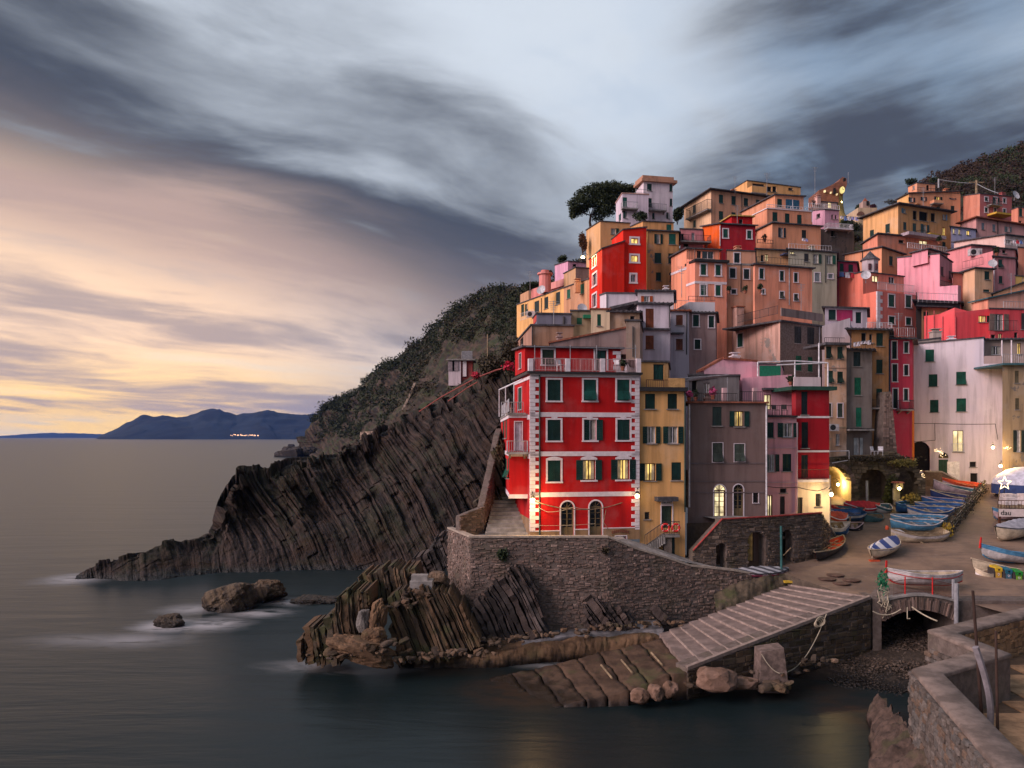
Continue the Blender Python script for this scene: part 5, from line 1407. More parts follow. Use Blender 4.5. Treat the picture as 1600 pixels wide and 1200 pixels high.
# stone arcade in front of the grey house
def arcade():
    a = root('stone_arcade','ruddy stone arcade with dark arches below the grey and pink houses','arcade',(15,57.5,5))
    top = [(1082,862,57.1),(1128,812,57.3),(1200,808,58.6),(1284,802,61.0),(1304,838,66.0)]
    T = [P(*t) for t in top]
    zb = [5.6,4.9,4.8,5.2,6.0]
    holes = [(395,480,740,905),(640,782,655,925),(905,1000,640,868)]
    hs = [(X_('K4',x0),X_('K4',x1),Y_('K4',y0),Y_('K4',y1)) for x0,x1,y0,y1 in holes]
    def inh(p,z):
        px = 800 + p.x / p.y * F; py = HY - (z - CZ) * F / p.y
        for (x0,x1,y0,y1) in hs:
            r = (x1 - x0) / 2; cx = (x0 + x1) / 2
            if x0 < px < x1 and py > y0 + r * .6: return True
            if (px - cx) ** 2 + ((py - (y0 + r * .8)) * 1.1) ** 2 < r * r: return True
        return False
    ss = MB(); core = MB()
    for i in range(len(T) - 1):
        p,q = T[i],T[i + 1]; n = 40
        for k in range(n):                                     # core cut into strips so that the arches stay open
            f0,f1 = k / n,(k + 1) / n; c0 = p.lerp(q,f0); c1 = p.lerp(q,f1); mid = (c0 + c1) / 2
            zlo = zb[i] + (zb[i + 1] - zb[i]) * (f0 + f1) / 2 - 1.2
            z = zlo; zt = mid.z; lo = zlo
            zz = np.linspace(zlo,zt,44); ins = [inh(mid,x) for x in zz]
            last = max([j for j,v in enumerate(ins) if v],default=-1)
            lo = zz[last] if last >= 0 else zlo
            u = (q - p); u.z = 0; u.normalize(); nn = Vector((-u.y,u.x,0)) * .9
            b = [Vector((c0.x,c0.y,lo)),Vector((c1.x,c1.y,lo)),Vector((c1.x,c1.y,lo)) + nn,Vector((c0.x,c0.y,lo)) + nn]
            core.hexa(b + [Vector((v.x,v.y,c.z)) for v,c in zip(b,(c0,c1,c1,c0))])
        stones(ss,p,q,p.z,q.z,zb[i] - .3,zb[i + 1] - .3,h=.2,w=.38,proud=.07,skip=.04,hole=inh)
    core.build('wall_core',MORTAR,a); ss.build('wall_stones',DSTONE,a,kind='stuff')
    # inner floor slab, dark back wall and the terrace on top
    m = MB(); m.add([T[1] + Vector((0,.02,-.02)),T[2] + Vector((0,.02,-.02)),T[3] + Vector((0,.02,-.02)),T[4] + Vector((.2,0,-.02)),(T[4].x,69,T[3].z - .1),(14,62,T[1].z)],[(0,1,2,3,4,5)]); m.build('terrace_paving',CONC,a)
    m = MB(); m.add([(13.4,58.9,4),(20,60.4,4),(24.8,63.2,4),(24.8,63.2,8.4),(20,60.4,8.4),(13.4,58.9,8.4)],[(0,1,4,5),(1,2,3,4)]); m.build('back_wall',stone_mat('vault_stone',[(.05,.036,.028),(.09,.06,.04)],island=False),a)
    # red painted edge of the parapet
    m = MB()
    m.tube([P(1083,860,57.0),P(1128,811,57.2),P(1200,807,58.5),P(1284,801,60.9)],.07,6); m.build('red_edge',flat('rusty_red',(.34,.05,.045),.8),a)
    m = MB(); m.tube([PC('K4',905,955,57.6),PC('K4',902,610,57.6)],.09,8); m.build('downpipe',flat('teal_pipe',(.03,.11,.11),.5),a)
    m = MB(); q = PC('K4',655,860,58.1); m.cbox(q + Vector((0,.1,1.1)),.5,.06,2.6); m.build('door',flat('mustard_door',(.2,.13,.04),.7),a)
    p = PC('K4',920,840,57.9); m = MB(); m.tube([p,PC('K4',978,780,57.3)],.04,5); m.build('leaning_plank',OLDWOOD,a)
arcade()

# vaults and high stone wall at the back of the square
def vaults():
    a = root('vaulted_stone_wall','high dark stone wall with one lit vault at the back of the square','wall',(35,79,8))
    Y = 79.0
    ol = [(1288,716),(1330,712),(1372,710),(1398,705),(1425,722),(1446,752),(1446,800),(1288,805)]
    arcs = [(1274,1330,728,800),(1343,1386,732,800),(1402,1434,735,800)]
    def inh(p,z):
        px = 800 + p.x / p.y * F; py = HY - (z - CZ) * F / p.y
        for (x0,x1,y0,y1) in arcs:
            r = (x1 - x0) / 2; cx = (x0 + x1) / 2
            if x0 < px < x1 and py > y0 + r: return True
            if (px - cx) ** 2 + (py - (y0 + r)) ** 2 < r * r: return True
        return False
    core = MB(); ss = MB()
    xs = np.linspace(1286,1446,110)
    for k in range(109):
        x0,x1 = xs[k],xs[k + 1]; f = lambda x: np.interp(x,[o[0] for o in ol[:6]],[o[1] for o in ol[:6]])
        t0,t1 = P(x0,f(x0),Y),P(x1,f(x1),Y); mid = (t0 + t1) / 2; zlo = 7.0
        zz = np.linspace(zlo,mid.z,60); ins = [inh(mid,v) for v in zz]; last = max([j for j,v in enumerate(ins) if v],default=-1)
        lo = zz[last] if last >= 0 else zlo
        b = [Vector((t0.x,Y,lo)),Vector((t1.x,Y,lo)),Vector((t1.x,Y + 1.2,lo)),Vector((t0.x,Y + 1.2,lo))]
        core.hexa(b + [Vector((v.x,v.y,t.z)) for v,t in zip(b,(t0,t1,t1,t0))])
    for p,q in zip(ol[:5],ol[1:6]):
        p3,q3 = P(p[0],p[1],Y),P(q[0],q[1],Y)
        stones(ss,p3,q3,p3.z,q3.z,7.2,7.2,h=.26,w=.5,proud=.08,hole=inh,skip=.05)
    core.build('wall_core',stone_mat('vault_wall',[(.075,.058,.040),(.12,.09,.062)],island=False,moss=.4),a)
    ss.build('wall_stones',stone_mat('vault_stones',[(.105,.080,.055),(.185,.145,.10),(.15,.105,.07)],moss=.5),a,kind='stuff')
    # the lit barrel vault
    m = MB(); (x0,x1,y0,y1) = arcs[0]; r = (x1 - x0) / 2 * Y / F; c = P((x0 + x1) / 2,y0 + (x1 - x0) / 2,Y)
    pr = []
    for k in range(15):
        an = math.pi * k / 14; pr.append((c.x + r * math.cos(an),c.z + r * math.sin(an)))
    pr = [(c.x + r,7.0)] + pr + [(c.x - r,7.0)]
    for (p,q) in zip(pr[:-1],pr[1:]):
        m.add([(p[0],Y + .02,p[1]),(q[0],Y + .02,q[1]),(q[0],Y + 7,q[1]),(p[0],Y + 7,p[1])],[(0,1,2,3)])
    m.add([(x,Y + 5.5,z) for x,z in pr],[tuple(range(len(pr)))]); m.build('barrel_vault',plaster((.52,.42,.26),.5),a)
    m = MB()                                                    # arch ring of separate stones
    for k in range(19):
        a0 = math.pi * k / 19 + .01; a1 = math.pi * (k + 1) / 19 - .01; pp = []
        for yy in (Y - .12,Y + .1):
            for rr,an in ((r,a0),(r + .42,a0),(r + .42,a1),(r,a1)): pp.append((c.x + rr * math.cos(an),yy,c.z + rr * math.sin(an)))
        m.hexa(pp)
    m.build('arch_stones',STONE,a,kind='stuff')
    for (x0,x1,y0,y1) in arcs[1:]:
        m = MB(); p = P(x0 - 3,y0 - 2,Y + 2.4); q = P(x1 + 3,y0 - 2,Y + 2.4); m.box((p.x,Y + 2.4,6.5),(q.x - p.x,0,0),(0,.3,0),(0,0,p.z - 6.5)); m.build('niche_wall',stone_mat('niche_stone',[(.07,.05,.035),(.13,.09,.06)],island=False,scale=3),a)
    # buttress that climbs between the tan and the raspberry house
    m = MB(); b0 = [P(1378,712,80.2),P(1402,712,80.2)]; t0 = [P(1383,612,80.9),P(1392,612,80.9)]
    m.hexa([b0[0],b0[1],b0[1] + Vector((0,2,0)),b0[0] + Vector((0,2,0)),t0[0],t0[1],t0[1] + Vector((0,2,0)),t0[0] + Vector((0,2,0))]); m.build('buttress',MORTAR,a)
    ss = MB()
    for f in np.linspace(0,.96,34):
        l = b0[0].lerp(t0[0],f); r_ = b0[1].lerp(t0[1],f); k = 4
        for i in range(k):
            p = l.lerp(r_,i / k + .02); q = l.lerp(r_,(i + 1) / k - .02); o = random.uniform(.03,.12)
            ss.hexa([p + Vector((0,-o,0)),q + Vector((0,-o,0)),q + Vector((0,.1,0)),p + Vector((0,.1,0)),p + Vector((0,-o,.18)),q + Vector((0,-o,.18)),q + Vector((0,.1,.18)),p + Vector((0,.1,.18))])
    ss.build('buttress_stones',STONE,a,kind='stuff')
    m = MB(); m.tube([PC('T2',563,875,78.5),PC('T2',566,1105,78.5)],.13,8); m.build('post',GREYMET,a)
    m = MB(); m.box((31.6,79.4,12.65),(9.5,0,0),(0,9,0),(0,0,.25)); m.build('ledge_floor',CONC,a)
    m = MB(); m.box((36.6,83.2,6.8),(5,0,0),(0,.4,0),(0,0,6)); m.build('rear_wall',MORTAR,a)
    m = MB()
    for (p,q) in (((165,568),(378,563)),((378,563),(378,660)),((200,690),(378,660)),((165,568),(165,690))): m.tube([PC('T2',*p,78.4),PC('T2',*q,78.4)],.045,5)
    m.build('ledge_rail',WHITEMET,a)
vaults()

# walls and steps beside the white house
def steps_wall():
    w = root('sloping_parapet','brown sloping parapet with a pale rim in front of the white house','wall',(46,85,9))
    m = MB(); c = MB(); a,b,d = PC('S3',470,150,86.5),PC('S3',700,155,86.3),PC('S3',915,268,85.8)
    for p,q in ((a,b),(b,d)):
        wall_body(m,p,q,p.z,q.z,8.2,th=.4)
        c.hexa([p + Vector((0,-.08,0)),q + Vector((0,-.08,0)),q + Vector((0,.5,0)),p + Vector((0,.5,0))] + [x + Vector((0,0,.16)) for x in (p + Vector((0,-.08,0)),q + Vector((0,-.08,0)),q + Vector((0,.5,0)),p + Vector((0,.5,0)))])
    m.build('wall_core',flat('brown_render',(.13,.085,.06),.9),w); c.build('coping',flat('pale_coping',(.36,.30,.25),.85,amt=.3),w)
    f = root('picket_fence','white slatted fence against the white house by its green door','fence',(48,86,9))
    for k in range(11):
        p = PC('S3',780 + 15 * k,10,86.2); q = PC('S3',780 + 15 * k,165 + 8 * k,86.2); m = MB(); m.box(p - Vector((.05,0,0)),(.09,0,0),(0,.04,0),(0,0,q.z - p.z)); m.build('slat',WHITEMET,f)
steps_wall()

# ------------------------------------------------------------------ rock outcrops of standing plates
def clip(poly,n,c):
    """parameter range along direction t where the line  n.x = c  crosses the polygon (2-D)"""
    t = (-n[1],n[0]); ts = []
    for i in range(len(poly)):
        a,b = poly[i],poly[(i + 1) % len(poly)]
        fa = a[0] * n[0] + a[1] * n[1] - c; fb = b[0] * n[0] + b[1] * n[1] - c
        if (fa < 0) != (fb < 0):
            f = fa / (fa - fb); x = (a[0] + (b[0] - a[0]) * f,a[1] + (b[1] - a[1]) * f); ts.append(x[0] * t[0] + x[1] * t[1])
    return sorted(ts)
def outcrop(name,label,cr,poly,Y,ang,depth,mat,th=.16,jit=.45,tilt=.0,lean=.35,seed=1):
    """thin ragged plates with the given dip (degrees below horizontal, falling to the right), filling an outline at distance Y"""
    rs = random.Random(seed)
    pts = [PC(cr,x,y,Y) if cr else P(x,y,Y) for x,y in poly]
    P2 = [(p.x,p.z) for p in pts]; zmin = min(p[1] for p in P2); zmax = max(p[1] for p in P2)
    d = (math.cos(R(ang)),-math.sin(R(ang))); n = (-d[1],d[0])
    if n[0] < 0: n = (-n[0],-n[1])
    tt = (-n[1],n[0])
    cs = [p[0] * n[0] + p[1] * n[1] for p in P2]; c = min(cs) + .02
    m = MB(); drift = 0.0; bend = rs.uniform(-.3,.3)
    while c < max(cs) - .02:
        t = th * rs.choice((.35,.5,.7,1,1.4,2.0,2.6)); seg = clip(P2,n,c + t / 2)
        drift = .85 * drift + rs.uniform(-1,1) * jit * .26
        for k in range(0,len(seg) - 1,2):
            a,b = seg[k],seg[k + 1]
            if b - a < .12: continue
            a -= rs.uniform(-.05,.25); b += rs.uniform(-.25,.30)
            q = a; off = drift + rs.uniform(-1,1) * jit * .18
            st = max(.16,(b - a) / 11)
            def pt(s,q,y,w=0.0):
                X = n[0] * s + tt[0] * q; Z = n[1] * s + tt[1] * q
                X += .16 * mnoise.noise(Vector((q * .45,c * .3,seed))) + .03 * mnoise.noise(Vector((q * 3,c * 3,seed)))
                yy = y + (Z - zmin) / max(.5,zmax - zmin) * depth * lean + .30 * mnoise.noise(Vector((q * .8,c * .8,seed + 5.0))) * (1 if w else 0)
                return Vector((X + tilt * (y - Y),yy,Z))
            rows = []; cut = False
            while q < b + st * .5:
                if rs.random() < .22: off += rs.uniform(-.20,.20)
                e = rs.uniform(-.05,.05); g = .004
                rows.append((pt(c + g + rs.uniform(0,t * .25),q,Y + off + e,1),pt(c + t - g - rs.uniform(0,t * .25),q,Y + off + e + rs.uniform(-.03,.05),1),pt(c + t - g,q,Y + depth),pt(c + g,q,Y + depth)))
                q += st
            if len(rows) < 2: continue
            vs = [p for r_ in rows for p in r_]; fs = [(0,3,2,1),tuple(4 * (len(rows) - 1) + i for i in range(4))]
            for i in range(len(rows) - 1):
                for j in range(4): fs.append((4 * i + j,4 * i + (j + 1) % 4,4 * i + 4 + (j + 1) % 4,4 * i + 4 + j))
            m.add(vs,fs)
        c += t
    o = m.build(name,mat,None); return tag(o,label,'rock')
NROCK = stone_mat('shore_rock',[(.038,.028,.019),(.085,.062,.042),(.120,.064,.032)],scale=2.2,moss=.65)
DROCK = stone_mat('dark_shore_rock',[(.026,.022,.022),(.070,.058,.055),(.075,.05,.042)],scale=1.8)
OROCK = stone_mat('ochre_rock',[(.085,.048,.027),(.170,.100,.056)],island=False,scale=1.3,moss=.35)
outcrop('rock_outcrop','brown tilted rock plates in the middle of the point below the wall corner','G1',[(598,630),(690,590),(880,545),(1000,600),(1090,700),(1190,860),(1000,940),(690,985),(640,820)],49.6,62,3.5,NROCK,seed=3,lean=.5)
outcrop('rock_outcrop','curved ribbed rock at the left tip of the point','G1',[(75,905),(105,815),(240,745),(300,640),(345,590),(400,575),(520,560),(470,800),(380,900),(330,985),(130,985)],48.6,76,3.2,NROCK,seed=5,th=.2,jit=.6,lean=.5)
outcrop('rock_outcrop','upper brown ledge of ribbed rock beside the small concrete step','G1',[(425,500),(500,475),(620,445),(740,440),(800,470),(800,560),(690,610),(540,660),(455,560)],52.2,70,3.5,NROCK,seed=7,lean=.5)
outcrop('rock_outcrop','black slanting plates leaning on the foot of the retaining wall','G1',[(1050,700),(1190,610),(1330,470),(1440,395),(1500,520),(1590,790),(1400,880),(1180,880),(1080,790)],52.4,60,2.0,DROCK,seed=9,th=.22,lean=.5)
outcrop('rock_outcrop','low dark plates climbing behind the wall corner towards the steps','G1',[(700,460),(790,370),(900,270),(1010,195),(1090,170),(1060,330),(980,400),(880,470)],60.5,64,3,DROCK,seed=11,th=.22,lean=.5)
outcrop('rock_outcrop','dark wedge of slanting slabs at the middle of the wall foot','G2',[(285,250),(330,290),(430,350),(560,400),(590,450),(420,480),(295,480)],52.9,52,1.2,DROCK,seed=13,th=.25,lean=.3)
outcrop('rock_outcrop','small black rock fang near the top of the slipway','G2',[(636,275),(680,300),(800,370),(770,425),(700,420),(650,340)],54.4,45,1.0,DROCK,seed=15,th=.3,lean=.3)
outcrop('rock_outcrop','crumbling cliff edge of thin plates under the rubble stair wall',None,[(728,850),(742,790),(760,745),(772,700),(786,690),(786,800),(735,826)],62.5,66,3,NROCK,seed=17,th=.25,lean=.4)

def boulder(label,c,s,mat,seed,rough=.30,flatb=.0,sub=5,rot=0.0,name='boulder',tiltx=0.0):
    bm = bmesh.new(); bmesh.ops.create_icosphere(bm,subdivisions=sub,radius=1.0); o = Vector((seed * 7.1,seed * 3.3,seed))
    cr,sr = math.cos(rot),math.sin(rot)
    for v in bm.verts:
        d = v.co.copy(); k = 1 + rough * mnoise.noise(d * 1.1 + o) * 1.6 + rough * .7 * (.35 - abs(mnoise.noise(d * 2.3 + o))) + rough * .35 * mnoise.noise(d * 5.3 + o) + rough * .2 * mnoise.noise(d * 13 + o)
        q = d * k; q = Vector((max(-1.1,min(1.1,q.x)),max(-1.0,min(1.0,q.y)),max(-.8,min(.92,q.z))))
        q = Vector((q.x * s[0],q.y * s[1],q.z * s[2])); q = Vector((q.x * cr - q.y * sr,q.x * sr + q.y * cr,q.z + tiltx * q.x)); v.co = q
    me = bpy.data.meshes.new(name); bm.to_mesh(me); bm.free(); me.materials.append(mat)
    ob = bpy.data.objects.new(name,me); COL.objects.link(ob); ob.location = c
    return tag(ob,label,'rock')
boulder('large flat ochre boulder lying at the waterline of the point',PC('G1',465,905,47.2) + Vector((0,.6,-.1)),(2.0,1.3,.80),OROCK,2,.30,tiltx=-.2)
boulder('grey upright boulder wedged among the ribbed rocks',PC('G1',482,735,49) + Vector((0,.3,0)),(.45,.5,.8),stone_mat('grey_boulder',[(.10,.09,.085),(.17,.155,.145)],island=False),4,.2)
boulder('orange slab boulder leaning on the middle plates',PC('G1',572,700,49.0),(.55,.6,1.15),OROCK,5,tiltx=.55)
boulder('rounded brown boulder above the large flat one',PC('G1',552,820,48.2),(.75,.7,.62),OROCK,6,.2)
boulder('brown boulder beside the small concrete step',PC('G1',925,480,53.6),(.8,.8,.65),stone_mat('brown_boulder',[(.10,.07,.05),(.17,.11,.07)],island=False),7)
SEAR = strata_mat('sea_rock',(.040,.030,.024),(.12,.085,.055),(.10,.060,.032),freq=2.0)
boulder('larger rounded sea rock with foam at its foot',PZ(352,955,0) + Vector((0,1,.6)),(2.0,1.7,1.55),SEAR,8,.3,tiltx=.25,name='sea_rock')
boulder('brown sea rock behind the larger rounded one',PZ(405,942,0) + Vector((0,1.2,.5)),(1.9,1.6,1.4),SEAR,9,.35,name='sea_rock')
boulder('small lone rock awash in white foam',PZ(262,980,0) + Vector((0,.6,.15)),(1.05,.9,.7),SEAR,10,.3,name='sea_rock')
boulder('flat rock barely above the water behind the ribbed point',PZ(496,941,0) + Vector((0,.5,-.1)),(2.2,1.5,.6),SEAR,12,.35,name='sea_rock')
FAR = strata_mat('far_sea_rock',(.028,.025,.026),(.06,.05,.048),(.04,.035,.03),freq=.6)
boulder('black rock islet off the far cliff foot',PZ(455,713.5,0),(12,8,8.5),FAR,13,.3,name='sea_rock')
boulder('second black islet touching the far cliff',PZ(481,713,0),(10,8,8),FAR,14,.3,name='sea_rock')
boulder('tiny black islet farthest out by the far cliff',PZ(455,698,0),(6,5,4.5),FAR,15,.3,name='sea_rock')
b = MB(); c = PC('G1',832,560,51.4); b.box(c - Vector((.85,0,1.0)),(1.7,0,0),(0,1.4,0),(0,0,1.0)); b.box(c - Vector((.8,-.15,0)),(1.5,0,0),(0,1.2,0),(0,0,.75)); b.box(c + Vector((-.75,.5,.75)),(1.1,0,0),(0,.7,0),(0,0,.35))
tag(b.build('concrete_block',CONC,None),'small stepped concrete block among the rocks left of the wall corner','block')

# low shelf at the waterline and walkway under the wall
def rough_strip(name,mat,path,prof,nu,amp,sc,parent=None,seed=0.0,**props):
    """sweep a (back, up) profile along a path of points and roughen it like weathered rock"""
    pa = resample([tuple(p) for p in path],nu); V = []
    pr = resample(prof,22)
    for i,p in enumerate(pa):
        for (by,uz) in pr:
            q = Vector((p[0],p[1] + by,p[2] + uz)); k = Vector((seed,seed,0))
            d = mnoise.noise(q * sc + k) * amp + mnoise.noise(q * sc * 3.1 + k) * amp * .45 + mnoise.noise(q * sc * 8 + k) * amp * .2
            d += .16 * mnoise.noise(Vector((q.x * .35,seed,q.z * 5.5))) + .07 * mnoise.noise(q * 9)
            V.append((q.x + d * .6,q.y - d,q.z + d * .55))
    return np_mesh(name,V,grid_faces(nu,len(pr)),mat,smooth=False,parent=parent,**props)
def ledge():
    T = [PZ(px,py,z) for px,py,z in ((648,1032,.45),(700,1029,.55),(760,1026,.75),(850,1012,1.0),(940,1002,1.25),(1030,990,1.7))]
    tag(rough_strip('rock_ledge',OROCK,T,[(.1,-2.5),(-.05,-.7),(-.1,-.5),(.1,-.38),(.05,-.1),(.25,.0),(1.2,.08),(3,.2),(6,.4)],220,.22,.8),'long low ochre ledge at the waterline under the retaining wall','rock')
    A = [PZ(*q) for q in ((815,1004,1.15),(900,992,1.42),(1000,984,1.8),(1036,984,1.9))]
    rough_strip('walkway',flat('wet_concrete',(.19,.18,.19),.45,nscale=1.2,amt=.5),A,[(0,-.5),(0,-.05),(.1,0),(2.8,.12)],60,.05,.6,kind='structure')
ledge()

# ------------------------------------------------------------------ slipway
RA,RB = Vector((10.0,43.8,1.8)),Vector((23.9,51.2,4.32))      # near edge, low and high end
RC,RDD = Vector((9.9,51.6,1.8)),Vector((20.4,57.1,4.05))      # far edge
def ramp_pt(s,t): return (RA.lerp(RB,s)).lerp(RC.lerp(RDD,s),t)
def slipway():
    r = root('slipway','pale concrete slipway with ribs across it running down into the sea','slipway',ramp_pt(.5,.5))
    n = 14; up = Vector((0,0,1))
    mt = flat('slipway_concrete',(.205,.155,.140),.75,nscale=1.1,amt=.35,bmp=.4)
    for i in range(n):
        s0,s1 = i / n,(i + .93) / n
        m = MB(); q = [ramp_pt(s0,.0),ramp_pt(s1,.0),ramp_pt(s1,1),ramp_pt(s0,1)]
        dz = random.uniform(-.02,.02)
        m.hexa([p - up * .5 for p in q] + [q[0] + up * (.02 + dz),q[1] + up * (-.06 + dz),q[2] + up * (-.06 + dz),q[3] + up * (.02 + dz)]); m.build('slab',mt,r)
        m = MB(); a,b = ramp_pt((i + .93) / n,.04),ramp_pt((i + .93) / n,.97); d = ramp_pt((i + 1) / n,.04) - a
        m.hexa([a - up * .3,a + d - up * .3,b + d - up * .3,b - up * .3,a + up * .05,a + d + up * .05,b + d + up * .05,b + up * .05]); m.build('rib',flat('pale_rib',(.29,.225,.20),.8,amt=.3),r)
    # side wall of masonry towards the channel
    m = MB(); m.hexa([RA - up * 2.6,RB - up * 4.4,RB + Vector((-.4,1.2,-4.4)),RA + Vector((-.4,1.2,-2.6)),RA - up * .02,RB - up * .02,RB + Vector((-.4,1.2,-.02)),RA + Vector((-.4,1.2,-.02))]); m.build('side_wall',MORTAR,r)
    s = MB(); stones(s,RA,RB,RA.z - .12,RB.z - .12,-.2,.2,h=.30,w=.6,proud=.06); s.build('side_wall_stones',stone_mat('wet_wall_stone',[(.060,.045,.032),(.105,.078,.055),(.09,.055,.03)],moss=.6),r,kind='stuff')
    m = MB(); d = (RB - RA).normalized(); m.hexa([RA + Vector((0,-.05,-.1)),RB + Vector((0,-.05,-.1)),RB + Vector((0,.3,-.1)),RA + Vector((0,.3,-.1)),RA + Vector((0,-.05,.1)),RB + Vector((0,-.05,.1)),RB + Vector((0,.3,.1)),RA + Vector((0,.3,.1))]); m.build('kerb',flat('slipway_kerb',(.26,.20,.175),.8),r)
    # lower, older part that goes under water
    n = 8; A0,A1 = RA + Vector((.2,.15,-.15)),Vector((.4,42.2,-.42)); C0,C1 = RC + Vector((0,-.4,-.2)),Vector((-1.5,47.6,.05))
    mt = stone_mat('old_slip',[(.045,.026,.017),(.092,.055,.036)],island=False,scale=.8,moss=.6)
    for i in range(n):
        s0,s1 = i / n + .003,(i + 1) / n - .006; ox = random.uniform(-.45,.3); V = []; nu,nv = 9,34
        for v in range(nv):
            for u in range(nu):
                f,g = s0 + (s1 - s0) * max(0,min(1,(u - 1) / (nu - 3))),max(0,min(1,(v - 1) / (nv - 3)))
                p = A0.lerp(A1,f) + Vector((0,ox,0)); p = p.lerp(C0.lerp(C1,f),g)
                d = mnoise.noise(p * .7) * .16 + mnoise.noise(p * 2.3) * .10 + mnoise.noise(p * 7) * .07 + (.35 - abs(mnoise.noise(p * 1.4))) * .16
                edge = u in (0,nu - 1) or v in (0,nv - 1)
                V.append((p.x + d * .3,p.y - d * .4,p.z + d * .8 - .06 - (1.6 if v in (0,nv - 1) else .16 if edge else .0)))
        o = np_mesh('old_slab',np.array(V) - 0,grid_faces(nv,nu),mt,smooth=False,parent=r)
    m = MB()
    for f in (.12,.3,.42): a = A0.lerp(A1,f); b = C0.lerp(C1,f); m.tube([a.lerp(b,.25) + up * .1,a.lerp(b,.62) + up * .1],.06,5)
    m.build('old_beam',OLDWOOD,r)
    # stones along its foot
slipway()
def bank():
    V = []; n = 60
    for i in range(n):
        f = .42 + .60 * i / (n - 1); p = ramp_pt(f,1.0) + Vector((0,0,-.12))
        yw = float(np.interp(p.x,[10,13.2,16.3,19.0,22],[55.2,55.8,56.5,57.0,57.6])); zt = float(np.interp(p.x,[10,14,16.3,19,21],[2.6,3.4,4.5,4.9,4.85]))
        for j in range(14):
            g = j / 13; q = Vector((p.x + .4 * g,p.y - .1 + (max(yw,p.y) + .25 - p.y) * g,p.z + (max(zt,p.z) - p.z) * min(1,g * 1.15) ** .7)); d = mnoise.noise(q * 1.1) * .16 + mnoise.noise(q * 3.5) * .09 + mnoise.noise(q * 9) * .04
            V.append((q.x,q.y - d,q.z + d * (1 if j else .2)))
    np_mesh('earth_bank',V,grid_faces(n,14),stone_mat('bank_earth',[(.060,.046,.032),(.115,.085,.058)],island=False,scale=1.6,moss=.7),smooth=False,kind='structure')
bank()
k = 0
for (px,py,z,s,lab) in ((1000,1088,42.6,(.5,.5,.45),'squarish red brown stone left of three at the foot of the old slip'),(1024,1082,42.7,(.45,.5,.45),'middle red brown stone at the foot of the old slip'),
                        (1048,1078,42.9,(.45,.5,.5),'right red brown stone at the foot of the old slip'),(1118,1060,43.4,(1.15,.8,.7),'pointed pale brown boulder against the slipway side'),
                        (1158,1068,44.2,(1.2,.6,.35),'flat wet slab of rock in the water beside the slipway')):
    k += 1; boulder(lab,P(px,py,z),s,stone_mat('slip_stone',[(.13,.075,.05),(.22,.135,.10)],island=False),20 + k,.25,sub=3)
m = MB(); c = P(1206,1052,45.0) + Vector((0,0,.0)); m.hexa([c + Vector(v) for v in ((-.85,-.5,-1),(.85,-.5,-1),(.85,.8,-1),(-.85,.8,-1),(-.78,-.42,1.35),(.55,-.42,1.6),(.6,.75,1.6),(-.78,.75,1.4))])
tag(m.build('mooring_block',flat('pinkish_concrete',(.165,.12,.105),.9,amt=.4,bmp=.4),None),'square pinkish concrete mooring block with a rope round it','block')

# loose broken stone lodged among the rocks and along the waterline
def rubble():
    rr = random.Random(21); m = MB()
    spots = [(PC('G1',300 + 70 * i,930 - 12 * i,47.4),1.0,.30) for i in range(6)] + [(PC('G1',700 + 90 * i,935 - 4 * i,48.0),1.0,.28) for i in range(6)] + [(PC('G1',1080 + 70 * i,850 - 6 * i,51.0),.9,.22) for i in range(8)]
    spots += [(PC('G1',520 + 60 * i,690 - 25 * i,50.5),.8,.25) for i in range(6)] + [(P(1085 + 24 * i,1072 - 5 * i,43.6 + .33 * i),.8,.22) for i in range(9)] + [(P(905 + 22 * i,985 - 2 * i,52.2),.9,.2) for i in range(8)] + [(P(1196 + 14 * i,1072,44.0),.5,.34) for i in range(3)]
    bm = bmesh.new(); bmesh.ops.create_icosphere(bm,subdivisions=2,radius=1.0); bv = [v.co.copy() for v in bm.verts]; bf = [tuple(v.index for v in f.verts) for f in bm.faces]; bm.free()
    for c,sp,sz in spots:
        for k in range(7):
            p = c + Vector((rr.gauss(0,sp * .7),rr.gauss(0,sp * .4),rr.gauss(0,.10))); s = sz * rr.uniform(.3,1.3); a = rr.uniform(0,3.1); ca,sa = math.cos(a),math.sin(a); sx,sy,sz2 = s * rr.uniform(.8,1.6),s * rr.uniform(.6,1.1),s * rr.uniform(.4,.8); tl = rr.uniform(-.4,.4); o = Vector((rr.random() * 90,k,0)); vs = []
            for v in bv:
                q = v * (1 + .55 * mnoise.noise(v * 1.2 + o) + .2 * mnoise.noise(v * 3 + o)); q = Vector((max(-.8,min(.8,q.x)),max(-.8,min(.8,q.y)),max(-.75,min(.75,q.z))))
                vs.append(p + Vector((q.x * sx * ca - q.y * sy * sa,q.x * sx * sa + q.y * sy * ca,q.z * sz2 + tl * q.x * sx)))
            m.add(vs,bf)
    m.build('rubble',stone_mat('rubble_stone',[(.050,.036,.027),(.115,.080,.058),(.14,.08,.045)],scale=2,moss=.3),None,kind='stuff')
rubble()
